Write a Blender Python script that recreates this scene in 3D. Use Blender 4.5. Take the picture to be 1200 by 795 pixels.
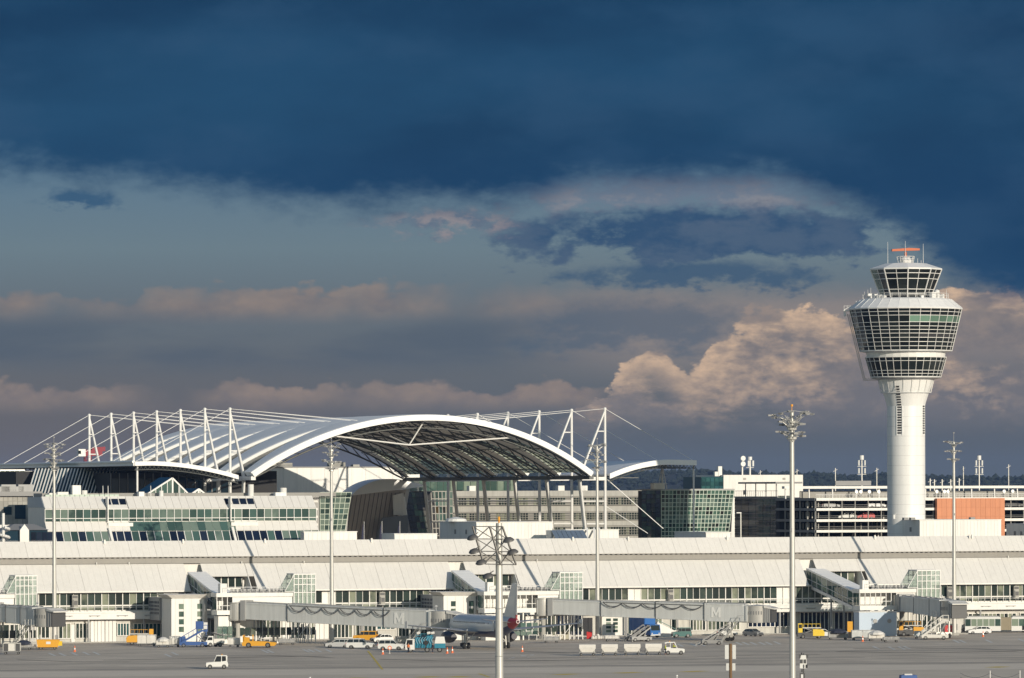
import bpy, bmesh, math, random
from mathutils import Vector, Matrix
R = math.radians
random.seed(7)
for o in list(bpy.data.objects):
    bpy.data.objects.remove(o)
SC = bpy.context.scene
COL = SC.collection

# ------------------------------------------------------------------ camera
FPX, HZ, CAMH, ROLL = 6500.0, 577.0, 28.0, 0.0030
cam = bpy.data.cameras.new('camera')
camo = bpy.data.objects.new('camera', cam)
COL.objects.link(camo)
camo.location = (0, 0, CAMH)
camo.rotation_euler = (R(90), ROLL, 0)
cam.sensor_width = 36
cam.lens = 36 * FPX / 1200
cam.shift_y = (HZ - 397.5) / 1200
cam.clip_start = 5
cam.clip_end = 60000
SC.camera = camo

# ------------------------------------------------------------------ sun
SUN_AZ, SUN_EL = 35.0, 13.0            # sun stands behind the camera, to its right
sd = Vector((math.sin(R(SUN_AZ)) * math.cos(R(SUN_EL)), -math.cos(R(SUN_AZ)) * math.cos(R(SUN_EL)), math.sin(R(SUN_EL))))
sl = bpy.data.lights.new('sun', 'SUN')
sl.energy = 4.1
sl.angle = R(0.5)
sl.color = (1.0, 0.90, 0.74)
so = bpy.data.objects.new('sun', sl)
COL.objects.link(so)
so.rotation_euler = (-sd).to_track_quat('-Z', 'Y').to_euler()

# ------------------------------------------------------------------ colour management
SC.view_settings.view_transform = 'Standard'
SC.view_settings.look = 'None'
SC.view_settings.exposure = 0.0
SC.view_settings.gamma = 1.0
SC.view_settings.use_curve_mapping = False
SC.render.engine = 'CYCLES'
SC.cycles.use_denoising = True
SC.cycles.max_bounces = 6
SC.cycles.transparent_max_bounces = 12
SC.cycles.caustics_reflective = False
SC.cycles.caustics_refractive = False

# ------------------------------------------------------------------ world: sky and clouds
def srgb(r, g, b):
    f = lambda c: (c / 255 / 12.92) if c / 255 <= .04045 else ((c / 255 + .055) / 1.055) ** 2.4
    return (f(r), f(g), f(b), 1)

class NT:
    """small helper for node trees"""
    def __init__(s, tree):
        s.t = tree
    def n(s, typ, **kw):
        nd = s.t.nodes.new(typ)
        for k, v in kw.items():
            setattr(nd, k, v)
        return nd
    def lk(s, a, b):
        s.t.links.new(a, b)
    def val(s, sock, v):
        if isinstance(v, bpy.types.NodeSocket):
            s.lk(v, sock)
        else:
            sock.default_value = v
    def m(s, op, a, b=0.0, c=0.0, clamp=False):
        nd = s.n('ShaderNodeMath', operation=op, use_clamp=clamp)
        for i, v in enumerate((a, b, c)):
            s.val(nd.inputs[i], v)
        return nd.outputs[0]
    def ss(s, x, a, b):
        nd = s.n('ShaderNodeMapRange', interpolation_type='SMOOTHSTEP')
        s.val(nd.inputs[0], x)
        nd.inputs[1].default_value = a
        nd.inputs[2].default_value = b
        return nd.outputs[0]
    def mix(s, f, a, b, blend='MIX'):
        nd = s.n('ShaderNodeMix', data_type='RGBA', blend_type=blend)
        s.val(nd.inputs[0], f)
        s.val(nd.inputs[6], a)
        s.val(nd.inputs[7], b)
        return nd.outputs[2]
    def noise(s, vec, scale=1.0, detail=4, rough=.5, dim='3D', dist=0.0):
        nd = s.n('ShaderNodeTexNoise', noise_dimensions=dim)
        s.lk(vec, nd.inputs['Vector'])
        nd.inputs['Scale'].default_value = scale
        nd.inputs['Detail'].default_value = detail
        nd.inputs['Roughness'].default_value = rough
        nd.inputs['Distortion'].default_value = dist
        return nd.outputs[0]
    def vec(s, x, y, z=0.0):
        nd = s.n('ShaderNodeCombineXYZ')
        for i, v in enumerate((x, y, z)):
            s.val(nd.inputs[i], v)
        return nd.outputs[0]
    def ramp(s, f, stops):
        nd = s.n('ShaderNodeValToRGB')
        e = nd.color_ramp.elements
        while len(e) < len(stops):
            e.new(.5)
        for k, (p, c) in enumerate(stops):
            e[k].position = p
            e[k].color = c
        s.val(nd.inputs[0], f)
        return nd.outputs[0]

wd = bpy.data.worlds.new('World')
SC.world = wd
wd.use_nodes = True
wd.cycles.sampling_method = 'MANUAL'
wd.cycles.sample_map_resolution = 512
wt = wd.node_tree
wt.nodes.clear()
w = NT(wt)
tc = w.n('ShaderNodeTexCoord')
sp = w.n('ShaderNodeSeparateXYZ')
w.lk(tc.outputs['Generated'], sp.inputs[0])
dx, dy, dz = sp.outputs
az = w.m('MULTIPLY', w.m('ARCTAN2', dx, dy), 57.2958)            # degrees to the right of the view
el = w.m('MULTIPLY', w.m('ARCSINE', dz), 57.2958)                # degrees above the horizon
sky = w.n('ShaderNodeTexSky', sky_type='NISHITA')
sky.sun_disc = False
sky.sun_elevation = R(SUN_EL)
sky.sun_rotation = R(180 - SUN_AZ)
sky.altitude = 450
sky.air_density = 1.0
sky.dust_density = 0.4
sky.ozone_density = 2.0
clear = w.mix(1.0, sky.outputs[0], (.15, .165, .185, 1), 'MULTIPLY')

def cl(sx, sy, off, **kw):
    v = w.vec(w.m('MULTIPLY_ADD', az, sx, off), w.m('MULTIPLY', el, sy), off * .37)
    return w.noise(v, 1.0, **kw)
wob = cl(.45, .8, 3.1, detail=5, rough=.55)
wob2 = cl(1.7, 3.4, 9.4, detail=8, rough=.6)
fine2 = cl(9.0, 14.0, 51.0, detail=6, rough=.6)
fine = cl(4.2, 7.5, 33.0, detail=8, rough=.62)
nz = w.m('ADD', w.m('MULTIPLY_ADD', wob2, 1.6, -.8), w.m('MULTIPLY_ADD', fine, .7, -.35))
def curve(stops, x0, x1):
    """piecewise height over azimuth, heights given in degrees"""
    nd = w.n('ShaderNodeFloatCurve')
    c = nd.mapping.curves[0]
    ys = [b_ for a_, b_ in stops]
    nd.mapping.extend = 'HORIZONTAL'
    pts = [((a_ - x0) / (x1 - x0), b_ / 10) for a_, b_ in stops]
    c.points[0].location = pts[0]
    c.points[1].location = pts[-1]
    for p in pts[1:-1]:
        c.points.new(*p)
    for p in c.points:
        p.handle_type = 'AUTO_CLAMPED'
    nd.mapping.update()
    w.lk(w.m('MULTIPLY', w.m('SUBTRACT', az, x0), 1 / (x1 - x0), clamp=True), nd.inputs['Value'])
    return w.m('MULTIPLY', nd.outputs[0], 10.0)
def blob(cx, cy, rx, ry, amp=.55, soft=.35):
    """soft ragged cloud patch standing at azimuth cx, elevation cy"""
    a_ = w.m('MULTIPLY', w.m('ADD', w.m('SUBTRACT', az, cx), w.m('MULTIPLY_ADD', wob, 1.6, -.8)), 1 / rx)
    b_ = w.m('MULTIPLY', w.m('ADD', w.m('SUBTRACT', el, cy), w.m('MULTIPLY_ADD', wob2, .5, -.25)), 1 / ry)
    d_ = w.m('SQRT', w.m('ADD', w.m('MULTIPLY', a_, a_), w.m('MULTIPLY', b_, b_)))
    return w.ss(w.m('ADD', w.m('SUBTRACT', 1.0, d_), w.m('MULTIPLY', nz, amp * 2.0)), -soft * 1.2, soft * 1.6)
# clear air low down, between the cloud layers
base = w.ramp(w.m('DIVIDE', el, 6.0), [
    (0.00, srgb(88, 95, 102)), (0.10, srgb(92, 97, 103)), (0.20, srgb(98, 104, 110)), (0.32, srgb(102, 112, 120)),
    (0.42, srgb(108, 127, 137)), (0.50, srgb(100, 124, 140)), (0.62, srgb(84, 118, 144)), (1.0, srgb(62, 104, 145))])
# dull mauve haze to the left near the horizon
lefty = w.ss(az, 1.5, -4.0)
base = w.mix(w.m('MULTIPLY', w.m('MULTIPLY', lefty, w.ss(el, 1.7, .4)), .7), base, srgb(110, 102, 100))
# grey-blue bank low down
bank_n = cl(.35, 1.5, 21.0, detail=6, rough=.55)
bank = w.m('MULTIPLY', w.ss(bank_n, .36, .60), w.m('MULTIPLY', w.ss(w.m('ADD', el, w.m('MULTIPLY', nz, .08)), 1.15, 1.45), w.ss(el, 2.0, 1.6)))
base = w.mix(w.m('MULTIPLY', bank, .75), base, srgb(82, 94, 108))
# long low cloud banks: billowed tops, flat soft bottoms, faintly lit
def billow(sx, sy, off):
    nd = w.n('ShaderNodeTexVoronoi', feature='SMOOTH_F1', voronoi_dimensions='2D', normalize=True)
    nd.inputs['Scale'].default_value = 1.0
    nd.inputs['Detail'].default_value = 2.5
    nd.inputs['Roughness'].default_value = .55
    nd.inputs['Smoothness'].default_value = .6
    warp = cl(sx * 2.2, sy * 2.2, off + 7, detail=5, rough=.6)
    v = w.vec(w.m('ADD', w.m('MULTIPLY_ADD', az, sx, off), w.m('MULTIPLY', warp, .55)), w.m('ADD', w.m('MULTIPLY', el, sy), w.m('MULTIPLY', warp, .45)))
    w.lk(v, nd.inputs['Vector'])
    return w.m('SUBTRACT', 1.0, nd.outputs['Distance'])
pf = billow(2.0, 3.2, 11.0)
def lowbank(top, thick, off, amp, a0, a1):
    n_ = cl(.55, .3, off, detail=3)
    t_ = w.m('ADD', top, w.m('ADD', w.m('MULTIPLY_ADD', pf, .55, -.38), w.m('MULTIPLY_ADD', n_, .5, -.25)))
    up = w.ss(w.m('SUBTRACT', t_, el), -.01, .07)
    dn = w.ss(w.m('SUBTRACT', el, top - thick), -.06, .20)
    k_ = w.m('MULTIPLY', w.m('MULTIPLY', up, dn), w.ss(cl(.5, .6, off + 3, detail=5), .34, .58))
    return w.m('MULTIPLY', w.m('MULTIPLY', k_, amp), w.ss(az, a1, a0))
st_sh = w.m('ADD', w.m('MULTIPLY_ADD', pf, 1.5, -.75), w.m('MULTIPLY_ADD', fine, .8, -.4), clamp=True)
st_c = w.mix(st_sh, srgb(124, 116, 116), srgb(164, 144, 128))
base = w.mix(lowbank(2.12, .36, 5.0, .85, .8, 2.4), base, st_c)
base = w.mix(lowbank(1.12, .30, 17.0, .9, .6, 1.8), base, st_c)
# peach veil above the cumulus
veil = w.m('MULTIPLY', w.m('MULTIPLY', w.ss(el, 1.0, 1.6), w.ss(w.m('ADD', el, w.m('MULTIPLY', nz, .16)), 2.22, 1.85)), w.ss(az, -.4, 1.6))
base = w.mix(w.m('MULTIPLY', veil, .72), base, srgb(150, 138, 132))
base = w.mix(w.m('MULTIPLY', blob(1.2, 1.72, 1.1, .26, .6), .7), base, srgb(78, 96, 114))
# the cumulus bank to the right
cu_a = cl(1.0, 1.2, 40.0, detail=3, rough=.5)
bil = billow(1.15, 1.75, 3.7)
bil_u = w.m('MULTIPLY', w.m('ADD', pf, bil), .5)
prof = curve([(-2, .2), (.2, .55), (.9, .98), (1.45, 1.42), (1.85, 1.18), (2.15, 1.58), (2.7, 1.78), (3.5, 1.78), (4.4, 2.0), (5.3, 1.95), (7, 1.5), (10, .9), (14, .5)], -2, 14)
cu_t = w.m('ADD', prof, w.m('ADD', w.m('MULTIPLY_ADD', bil, .85, -.56), w.m('ADD', w.m('MULTIPLY_ADD', fine, .40, -.20), w.m('MULTIPLY_ADD', fine2, .16, -.08))))
cu = w.m('MULTIPLY', w.ss(w.m('SUBTRACT', cu_t, el), -.015, .06), w.ss(w.m('ADD', el, w.m('MULTIPLY', nz, .12)), .50, .95))
cu = w.m('MULTIPLY', cu, w.ss(az, .1, 1.0))
rel = w.m('SUBTRACT', cu_t, el)
gaps = w.ss(cl(.8, 1.9, 55.0, detail=7, rough=.6), .33, .50)
cu = w.m('MULTIPLY', cu, w.m('ADD', 1.0, w.m('MULTIPLY', w.ss(rel, .12, .55), w.m('SUBTRACT', gaps, 1.0))))
cu_lit = w.m('ADD', w.m('MULTIPLY_ADD', bil, 1.7, -.62), w.m('ADD', w.m('MULTIPLY_ADD', pf, .9, -.55), w.m('ADD', w.m('ADD', w.m('MULTIPLY_ADD', fine, 1.5, -.75), w.m('MULTIPLY_ADD', fine2, .8, -.4)), w.m('MULTIPLY', rel, -.55))), clamp=True)
shade = w.ss(cl(.9, 2.6, 71.0, detail=6, rough=.55), .44, .56)
cu_lit = w.m('MULTIPLY', cu_lit, w.m('MULTIPLY_ADD', shade, -.75, 1.0))
cu_col = w.mix(cu_lit, srgb(116, 114, 118), srgb(218, 186, 156))
base = w.mix(w.m('MULTIPLY', cu, .96), base, cu_col)
# broken clouds in the gap under the storm deck
base = w.mix(w.m('MULTIPLY', blob(1.9, 3.05, 1.7, .22, .8), .8), base, w.mix(w.ss(w.m('ADD', w.m('MULTIPLY', wob2, .7), w.m('MULTIPLY', fine, .3)), .42, .62), srgb(108, 120, 138), srgb(156, 152, 154)))
base = w.mix(w.m('MULTIPLY', blob(2.1, 2.66, 2.1, .28, .75, .22), .95), base, w.mix(w.ss(wob2, .40, .62), srgb(46, 78, 112), srgb(72, 94, 120)))
base = w.mix(w.m('MULTIPLY', blob(1.9, 2.24, 1.1, .13, .9, .3), .85), base, srgb(60, 88, 116))
base = w.mix(w.m('MULTIPLY', blob(-.62, 2.78, .62, .13, .8), .75), base, w.mix(w.ss(fine, .4, .6), srgb(96, 108, 128), srgb(150, 140, 142)))
base = w.mix(w.m('MULTIPLY', blob(-4.55, 3.03, .26, .10, 1.0), .9), base, srgb(52, 88, 120))
# the storm deck overhead
dedge = curve([(-14, 3.4), (-5.4, 3.28), (-3.4, 3.12), (-2.4, 3.0), (-1.4, 2.95), (-.5, 2.92), (.2, 3.0), (.8, 3.16), (2.6, 3.16), (3.2, 3.0), (3.9, 2.72), (4.6, 2.2), (5.2, 1.9), (6.5, 1.8), (14, 2.2)], -14, 14)
dd = w.m('SUBTRACT', w.m('ADD', el, w.m('ADD', w.m('MULTIPLY', nz, .34), w.m('MULTIPLY_ADD', wob, .3, -.15))), dedge)
deck = w.ss(dd, -.20, .30)
deck_n = cl(.16, .55, 90.0, detail=7, rough=.5)
deck_n2 = cl(.55, 1.15, 97.0, detail=7, rough=.55)
deck_m = w.m('ADD', w.m('MULTIPLY', deck_n, .7), w.m('MULTIPLY', deck_n2, .3))
deck_c = w.mix(w.ss(deck_m, .34, .66), srgb(24, 58, 90), srgb(36, 77, 111))
deck_c = w.mix(w.m('MULTIPLY', w.ss(el, 4.0, 3.0), .7), deck_c, srgb(28, 66, 102))
deck_c = w.mix(w.m('MULTIPLY', w.ss(deck_n2, .45, .65), .35), deck_c, srgb(50, 82, 114))
front = w.mix(deck, base, deck_c)
# the deck thins out towards the zenith and towards the sun behind the camera
hi_n = w.noise(w.vec(w.m('MULTIPLY', dx, 3.0), w.m('MULTIPLY', dy, 3.0), w.m('MULTIPLY', dz, 3.0)), 1.0, detail=5)
clear = w.mix(1.0, clear, (.75, .62, .46, 1), 'DARKEN')            # caps the unseen glow round the sun to dim window reflections
fill_cloud = w.ss(w.noise(w.vec(w.m('MULTIPLY', dx, 2.2), w.m('MULTIPLY', dy, 2.2), w.m('MULTIPLY', dz, 5.0)), 1.0, detail=7, rough=.6), .38, .60)
clear = w.mix(w.m('MULTIPLY', fill_cloud, .38), clear, (.37, .34, .30, 1))      # unseen warm cloud added to brighten and warm the ambient light
cover = w.m('MULTIPLY', w.ss(w.m('ADD', dy, w.m('MULTIPLY_ADD', hi_n, .6, -.3)), -.15, .55), w.ss(w.m('ADD', el, w.m('MULTIPLY_ADD', hi_n, 30.0, -15.0)), 75.0, 25.0))
final = w.mix(cover, clear, front)
bg = w.n('ShaderNodeBackground')
w.lk(final, bg.inputs[0])
bg.inputs[1].default_value = 1.0
out = w.n('ShaderNodeOutputWorld')
w.lk(bg.outputs[0], out.inputs[0])

# ------------------------------------------------------------------ materials
_mats = {}
def mat(name, col, rough=.6, metal=0.0, var=.10, scale=.6, spec=.5, rnd=0.0, streak=0.0, bump=0.0, rib=None, coat=0.0):
    if name in _mats:
        return _mats[name]
    m = bpy.data.materials.new(name)
    m.use_nodes = True
    t = NT(m.node_tree)
    b = m.node_tree.nodes['Principled BSDF']
    b.inputs['Roughness'].default_value = rough
    b.inputs['Metallic'].default_value = metal
    b.inputs['Specular IOR Level'].default_value = spec
    b.inputs['Coat Weight'].default_value = coat
    g = t.n('ShaderNodeNewGeometry')
    pos = g.outputs['Position']
    c = (*col, 1)
    n1 = t.noise(pos, scale, detail=5, rough=.6)
    f = t.m('MULTIPLY_ADD', n1, 2 * var, 1 - var)
    if streak:
        mp = t.n('ShaderNodeMapping')
        t.lk(pos, mp.inputs[0])
        mp.inputs['Scale'].default_value = (1.4, 1.4, .12)
        n2 = t.noise(mp.outputs[0], 1.0, detail=5, rough=.65)
        f = t.m('MULTIPLY', f, t.m('MULTIPLY_ADD', t.ss(n2, .35, .75), -streak, 1.0))
    if rnd:
        oi = t.n('ShaderNodeObjectInfo')
        f = t.m('MULTIPLY', f, t.m('MULTIPLY_ADD', oi.outputs['Random'], 2 * rnd, 1 - rnd))
    cc = t.mix(1.0, c, t.vec(f, f, f), 'MULTIPLY')
    t.lk(cc, b.inputs['Base Color'])
    if bump:
        bn = t.n('ShaderNodeBump')
        bn.inputs['Strength'].default_value = bump
        bn.inputs['Distance'].default_value = .05
        t.lk(t.noise(pos, scale * 5, detail=4), bn.inputs['Height'])
        t.lk(bn.outputs[0], b.inputs['Normal'])
    _mats[name] = m
    return m

def glass_mat(name, col, curtain, frac=.35, rough=.035, spec=.25):
    """window glass: dark with the room behind it, some panes with pale blinds"""
    if name in _mats:
        return _mats[name]
    m = bpy.data.materials.new(name)
    m.use_nodes = True
    t = NT(m.node_tree)
    b = m.node_tree.nodes['Principled BSDF']
    b.inputs['Roughness'].default_value = rough
    b.inputs['Specular IOR Level'].default_value = spec
    oi = t.n('ShaderNodeObjectInfo')
    r = oi.outputs['Random']
    g = t.n('ShaderNodeNewGeometry')
    n = t.noise(g.outputs['Position'], .55, detail=3)
    f = t.ss(t.m('ADD', r, t.m('MULTIPLY_ADD', n, .6, -.3)), 1 - frac - .2, 1 - frac + .25)
    k = t.m('MULTIPLY_ADD', t.m('FRACT', t.m('MULTIPLY', r, 17.3)), .9, .55)
    c = t.mix(1.0, (*col, 1), t.vec(k, k, k), 'MULTIPLY')
    t.lk(t.mix(f, c, (*curtain, 1)), b.inputs['Base Color'])
    _mats[name] = m
    return m

M = dict(
    roof=mat('roof_sheet', (.74, .715, .67), .5, var=.05, scale=.4, rnd=.025, streak=.06),
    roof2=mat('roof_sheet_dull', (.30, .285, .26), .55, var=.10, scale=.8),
    white=mat('white_paint', (.76, .74, .70), .5, var=.06, scale=.3, streak=.12, rnd=.03),
    cladding=mat('white_cladding', (.74, .73, .70), .45, var=.05, scale=.3, rnd=.05, streak=.10),
    steel=mat('white_steel', (.72, .71, .69), .4, var=.06, scale=1.2),
    galv=mat('galvanised_steel', (.55, .54, .51), .42, metal=.35, var=.12, scale=1.5),
    grey=mat('grey_panel', (.34, .34, .335), .5, var=.07, scale=.5, streak=.12),
    bridge=mat('bridge_panel', (.56, .57, .56), .5, var=.05, scale=.5, rnd=.04, streak=.14),
    midgrey=mat('mid_grey_metal', (.22, .22, .22), .5, var=.1),
    darkgrey=mat('dark_grey_metal', (.07, .07, .072), .5, var=.15),
    black=mat('black_rubber', (.018, .018, .018), .75, var=.2, scale=4),
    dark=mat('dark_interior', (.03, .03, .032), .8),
    concrete=mat('concrete_wall', (.42, .41, .38), .8, var=.14, scale=.5, streak=.2, bump=.2),
    conc_d=mat('concrete_slab', (.30, .29, .27), .85, var=.15, scale=.5),
    stone=mat('stone_cladding', (.36, .35, .32), .8, var=.2, scale=.8, rnd=.15),
    orange_wall=mat('orange_cladding', (.60, .24, .12), .65, var=.06, scale=.4, rnd=.05, streak=.10),
    shell=mat('membrane_white', (.88, .875, .86), .5, var=.05, scale=.1),
    truss=mat('truss_steel_dark', (.09, .095, .09), .5, var=.15),
    rim=mat('wheel_rim', (.20, .20, .20), .45, metal=.3),
    tower=mat('tower_white', (.80, .795, .78), .45, var=.04, scale=.25, streak=.08),
    yellow=mat('yellow_paint', (.70, .35, .03), .4, var=.12, scale=2, coat=.2),
    lemon=mat('bright_yellow_paint', (.75, .52, .03), .4, var=.12, scale=2, coat=.2),
    red=mat('red_paint', (.55, .03, .03), .4, var=.1, coat=.2),
    orange=mat('signal_orange', (.75, .16, .04), .5, var=.1),
    teal=mat('teal_paint', (.02, .20, .30), .4, var=.15, coat=.2),
    green=mat('green_paint', (.02, .12, .11), .35, var=.1, coat=.3),
    blue=mat('blue_paint', (.02, .13, .40), .4, var=.15, coat=.2),
    navy=mat('navy_paint', (.015, .03, .11), .35, var=.1, coat=.3),
    carwhite=mat('white_car_paint', (.72, .72, .70), .3, var=.03, coat=.4),
    carsilver=mat('silver_car_paint', (.42, .43, .44), .32, metal=.5, var=.03, coat=.4),
    carblack=mat('black_car_paint', (.02, .02, .022), .28, var=.05, coat=.4),
    cargrey=mat('grey_car_paint', (.25, .255, .26), .32, metal=.4, var=.03, coat=.4),
    carglass=mat('car_glass', (.02, .024, .026), .08, spec=.6, var=.3),
    canvas=mat('pale_canvas', (.66, .64, .60), .8, var=.12, scale=1.5, bump=.5),
    hivis=mat('hivis_cloth', (.55, .62, .05), .7, var=.1),
    hivis_o=mat('orange_hivis_cloth', (.8, .2, .04), .7, var=.1),
    cloth=mat('dark_cloth', (.025, .03, .05), .85, var=.2),
    skin=mat('skin', (.45, .26, .18), .6, var=.08),
    hair=mat('hair', (.03, .02, .012), .7),
    lamp=mat('lamp_glass', (.55, .56, .56), .15, var=.1),
    amber=mat('amber_lens', (.8, .35, .03), .3),
    redlens=mat('red_lens', (.5, .02, .02), .3),
    wood=mat('brown_post', (.16, .09, .035), .6, var=.15),
    brick=mat('apron_edge', (.3, .17, .13), .9),
    bluefab=mat('blue_plastic', (.03, .09, .28), .5, var=.1),
    pax=mat('aircraft_white', (.66, .67, .68), .28, var=.04, coat=.3),
    paxred=mat('aircraft_red', (.42, .02, .03), .3, var=.05, coat=.3),
    paxwing=mat('wing_grey', (.40, .41, .42), .35, metal=.3, var=.06),
    nacelle=mat('dark_nacelle', (.03, .03, .045), .35, var=.2),
    palegreen=mat('pale_green_frame', (.46, .54, .46), .5, var=.06),
    lattice=mat('lattice_steel', (.13, .125, .12), .5, metal=.3, var=.2),
    slate=mat('slate_blue_glass', (.12, .16, .22), .2, var=.1),
    radar=mat('radar_orange', (.50, .11, .03), .5, var=.1),
    crane=mat('crane_red', (.24, .012, .03), .6, var=.1),
    flag=mat('dark_flag', (.02, .02, .05), .8),
)
G = dict(
    term=glass_mat('terminal_glass', (.030, .044, .038), (.26, .28, .21), .24),
    off=glass_mat('office_glass', (.045, .085, .075), (.15, .20, .17), .45),
    offd=glass_mat('dark_office_glass', (.008, .014, .030), (.02, .03, .05), .2),
    gate=glass_mat('gallery_glass', (.05, .09, .075), (.22, .27, .21), .35),
    green=glass_mat('green_glass', (.05, .10, .075), (.012, .014, .012), .32),
    tow=glass_mat('tower_glass', (.010, .013, .012), (.028, .033, .030), .3, rough=.05, spec=.2),
    towg=glass_mat('tower_green_glass', (.14, .24, .18), (.2, .3, .24), .4, rough=.05),
    blue=glass_mat('blue_dark_glass', (.012, .035, .055), (.02, .05, .07), .4),
    teal=glass_mat('teal_glass', (.02, .07, .08), (.03, .1, .1), .4),
    amber=glass_mat('amber_glass', (.12, .085, .04), (.03, .03, .025), .4),  # amber pane colour, some panes darker
)

def translucent(name, col):
    m = bpy.data.materials.new(name)
    m.use_nodes = True
    t = NT(m.node_tree)
    b = m.node_tree.nodes['Principled BSDF']
    b.inputs['Base Color'].default_value = (.02, .045, .085, 1)
    b.inputs['Roughness'].default_value = .12
    b.inputs['Specular IOR Level'].default_value = .3
    tr = t.n('ShaderNodeBsdfTranslucent')
    tr.inputs[0].default_value = (*col, 1)
    mx = t.n('ShaderNodeMixShader')
    mx.inputs[0].default_value = .55
    t.lk(b.outputs[0], mx.inputs[1])
    t.lk(tr.outputs[0], mx.inputs[2])
    t.lk(mx.outputs[0], m.node_tree.nodes['Material Output'].inputs[0])
    return m
M['roofglass'] = translucent('fritted_roof_glass', (.74, .76, .52))

# ------------------------------------------------------------------ mesh builder and objects
class MB:
    def __init__(s, org=(0, 0, 0)):
        s.v, s.f, s.mi, s.o, s.cur = [], [], [], Vector(org), 0
    def add(s, pts, faces):
        k = len(s.v)
        s.v += [Vector(p) - s.o for p in pts]
        s.f += [tuple(k + i for i in f) for f in faces]
        s.mi += [s.cur] * len(faces)
        return s
    def hexa(s, p):          # 4 bottom points ccw, 4 top points
        return s.add(p, [(3, 2, 1, 0), (4, 5, 6, 7), (0, 1, 5, 4), (1, 2, 6, 5), (2, 3, 7, 6), (3, 0, 4, 7)])
    def box(s, x0, x1, y0, y1, z0, z1):
        return s.hexa([(x0, y0, z0), (x1, y0, z0), (x1, y1, z0), (x0, y1, z0), (x0, y0, z1), (x1, y0, z1), (x1, y1, z1), (x0, y1, z1)])
    def prism(s, poly, a, b, axis='y'):
        """poly of 2-D points extruded along axis from a to b"""
        def P(u, v, t):
            return {'y': (u, t, v), 'x': (t, u, v), 'z': (u, v, t)}[axis]
        n = len(poly)
        pts = [P(u, v, a) for u, v in poly] + [P(u, v, b) for u, v in poly]
        fs = [tuple(range(n))[::-1], tuple(range(n, 2 * n))] + [(i, (i + 1) % n, n + (i + 1) % n, n + i) for i in range(n)]
        return s.add(pts, fs)
    def tube(s, p, q, r0, r1=None, n=8):
        r1 = r0 if r1 is None else r1
        p, q = Vector(p), Vector(q)
        d = (q - p)
        if d.length < 1e-6:
            return s
        d.normalize()
        a = d.orthogonal().normalized()
        b = d.cross(a)
        pts = []
        for c, r in ((p, r0), (q, r1)):
            for i in range(n):
                t = 2 * math.pi * (i + .5) / n
                pts.append(c + (a * math.cos(t) + b * math.sin(t)) * r)
        return s.add(pts, [tuple(range(n))[::-1], tuple(range(n, 2 * n))] + [(i, (i + 1) % n, n + (i + 1) % n, n + i) for i in range(n)])
    def path(s, pts, r, n=6):
        for a, b in zip(pts, pts[1:]):
            s.tube(a, b, r, r, n)
        return s
    def bar(s, p, q, w, h):
        """rectangular bar: w across, h upwards"""
        p, q = Vector(p), Vector(q)
        d = (q - p).normalized()
        up = Vector((0, 0, 1)) if abs(d.z) < .99 else Vector((0, 1, 0))
        a = d.cross(up).normalized() * w / 2
        b = a.cross(d).normalized() * h / 2
        return s.hexa([p - a - b, p + a - b, p + a + b, p - a + b, q - a - b, q + a - b, q + a + b, q - a + b])
    def lathe(s, prof, n=24, cx=0, cy=0, a0=0.0, closed=True):
        pts, m = [], len(prof)
        for i in range(n):
            t = a0 + 2 * math.pi * i / n
            for r, z in prof:
                pts.append((cx + r * math.cos(t), cy + r * math.sin(t), z))
        fs = []
        for i in range(n):
            j = (i + 1) % n
            for k in range(m - 1):
                fs.append((i * m + k, j * m + k, j * m + k + 1, i * m + k + 1))
        if closed:
            fs.append(tuple(i * m for i in range(n))[::-1])
            fs.append(tuple(i * m + m - 1 for i in range(n)))
        return s.add(pts, fs)
    def mesh(s, name, mats, smooth=False):
        me = bpy.data.meshes.new(name)
        me.from_pydata([tuple(v) for v in s.v], [], s.f)
        for m in (mats if isinstance(mats, (list, tuple)) else [mats]):
            me.materials.append(m)
        if any(s.mi):
            me.polygons.foreach_set('material_index', s.mi)
        if smooth:
            me.polygons.foreach_set('use_smooth', [True] * len(me.polygons))
            try:
                me.set_sharp_from_angle(angle=R(35))
            except Exception:
                pass
        me.update()
        return me
    def build(s, name, mats, parent=None, smooth=False, loc=None, rz=0):
        return inst(s.mesh(name, mats, smooth), name, parent, loc or (0, 0, 0), rz)

def inst(me, name, parent=None, loc=(0, 0, 0), rz=0.0, scale=None, rot=None):
    o = bpy.data.objects.new(name, me)
    COL.objects.link(o)
    o.location = loc
    o.rotation_euler = rot if rot else (0, 0, rz)
    if scale:
        o.scale = scale
    if parent:
        o.parent = parent
    return o

def tag(o, label=None, cat=None, group=None, kind=None):
    if label: o['label'] = label
    if cat: o['category'] = cat
    if group: o['group'] = group
    if kind: o['kind'] = kind
    return o

def thing(name, label, cat, loc=(0, 0, 0), rz=0.0, group=None):
    return tag(inst(None, name, None, loc, rz), label, cat, group)

def copy_thing(root, loc, rz, label, group=None):
    def rec(o, par):
        c = o.copy()
        COL.objects.link(c)
        c.parent = par
        for ch in KIDS.get(o.name, ()):
            rec(ch, c)
        return c
    KIDS.clear()
    for o in bpy.data.objects:
        if o.parent:
            KIDS.setdefault(o.parent.name, []).append(o)
    c = rec(root, None)
    c.location = loc
    c.rotation_euler = (0, 0, rz)
    c['label'] = label
    if group: c['group'] = group
    return c
KIDS = {}

_unit = {}
def unit(mt):
    """unit box mesh (0..1 across, centred in depth, 0..1 up), shared between alike pieces"""
    if mt.name not in _unit:
        _unit[mt.name] = MB().box(0, 1, -.5, .5, 0, 1).mesh('piece_' + mt.name, mt)
    return _unit[mt.name]
def piece(name, mt, parent, x, y, z, sx, sy, sz, rz=0.0):
    return inst(unit(mt), name, parent, (x, y, z), rz, (sx, sy, sz))

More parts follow.
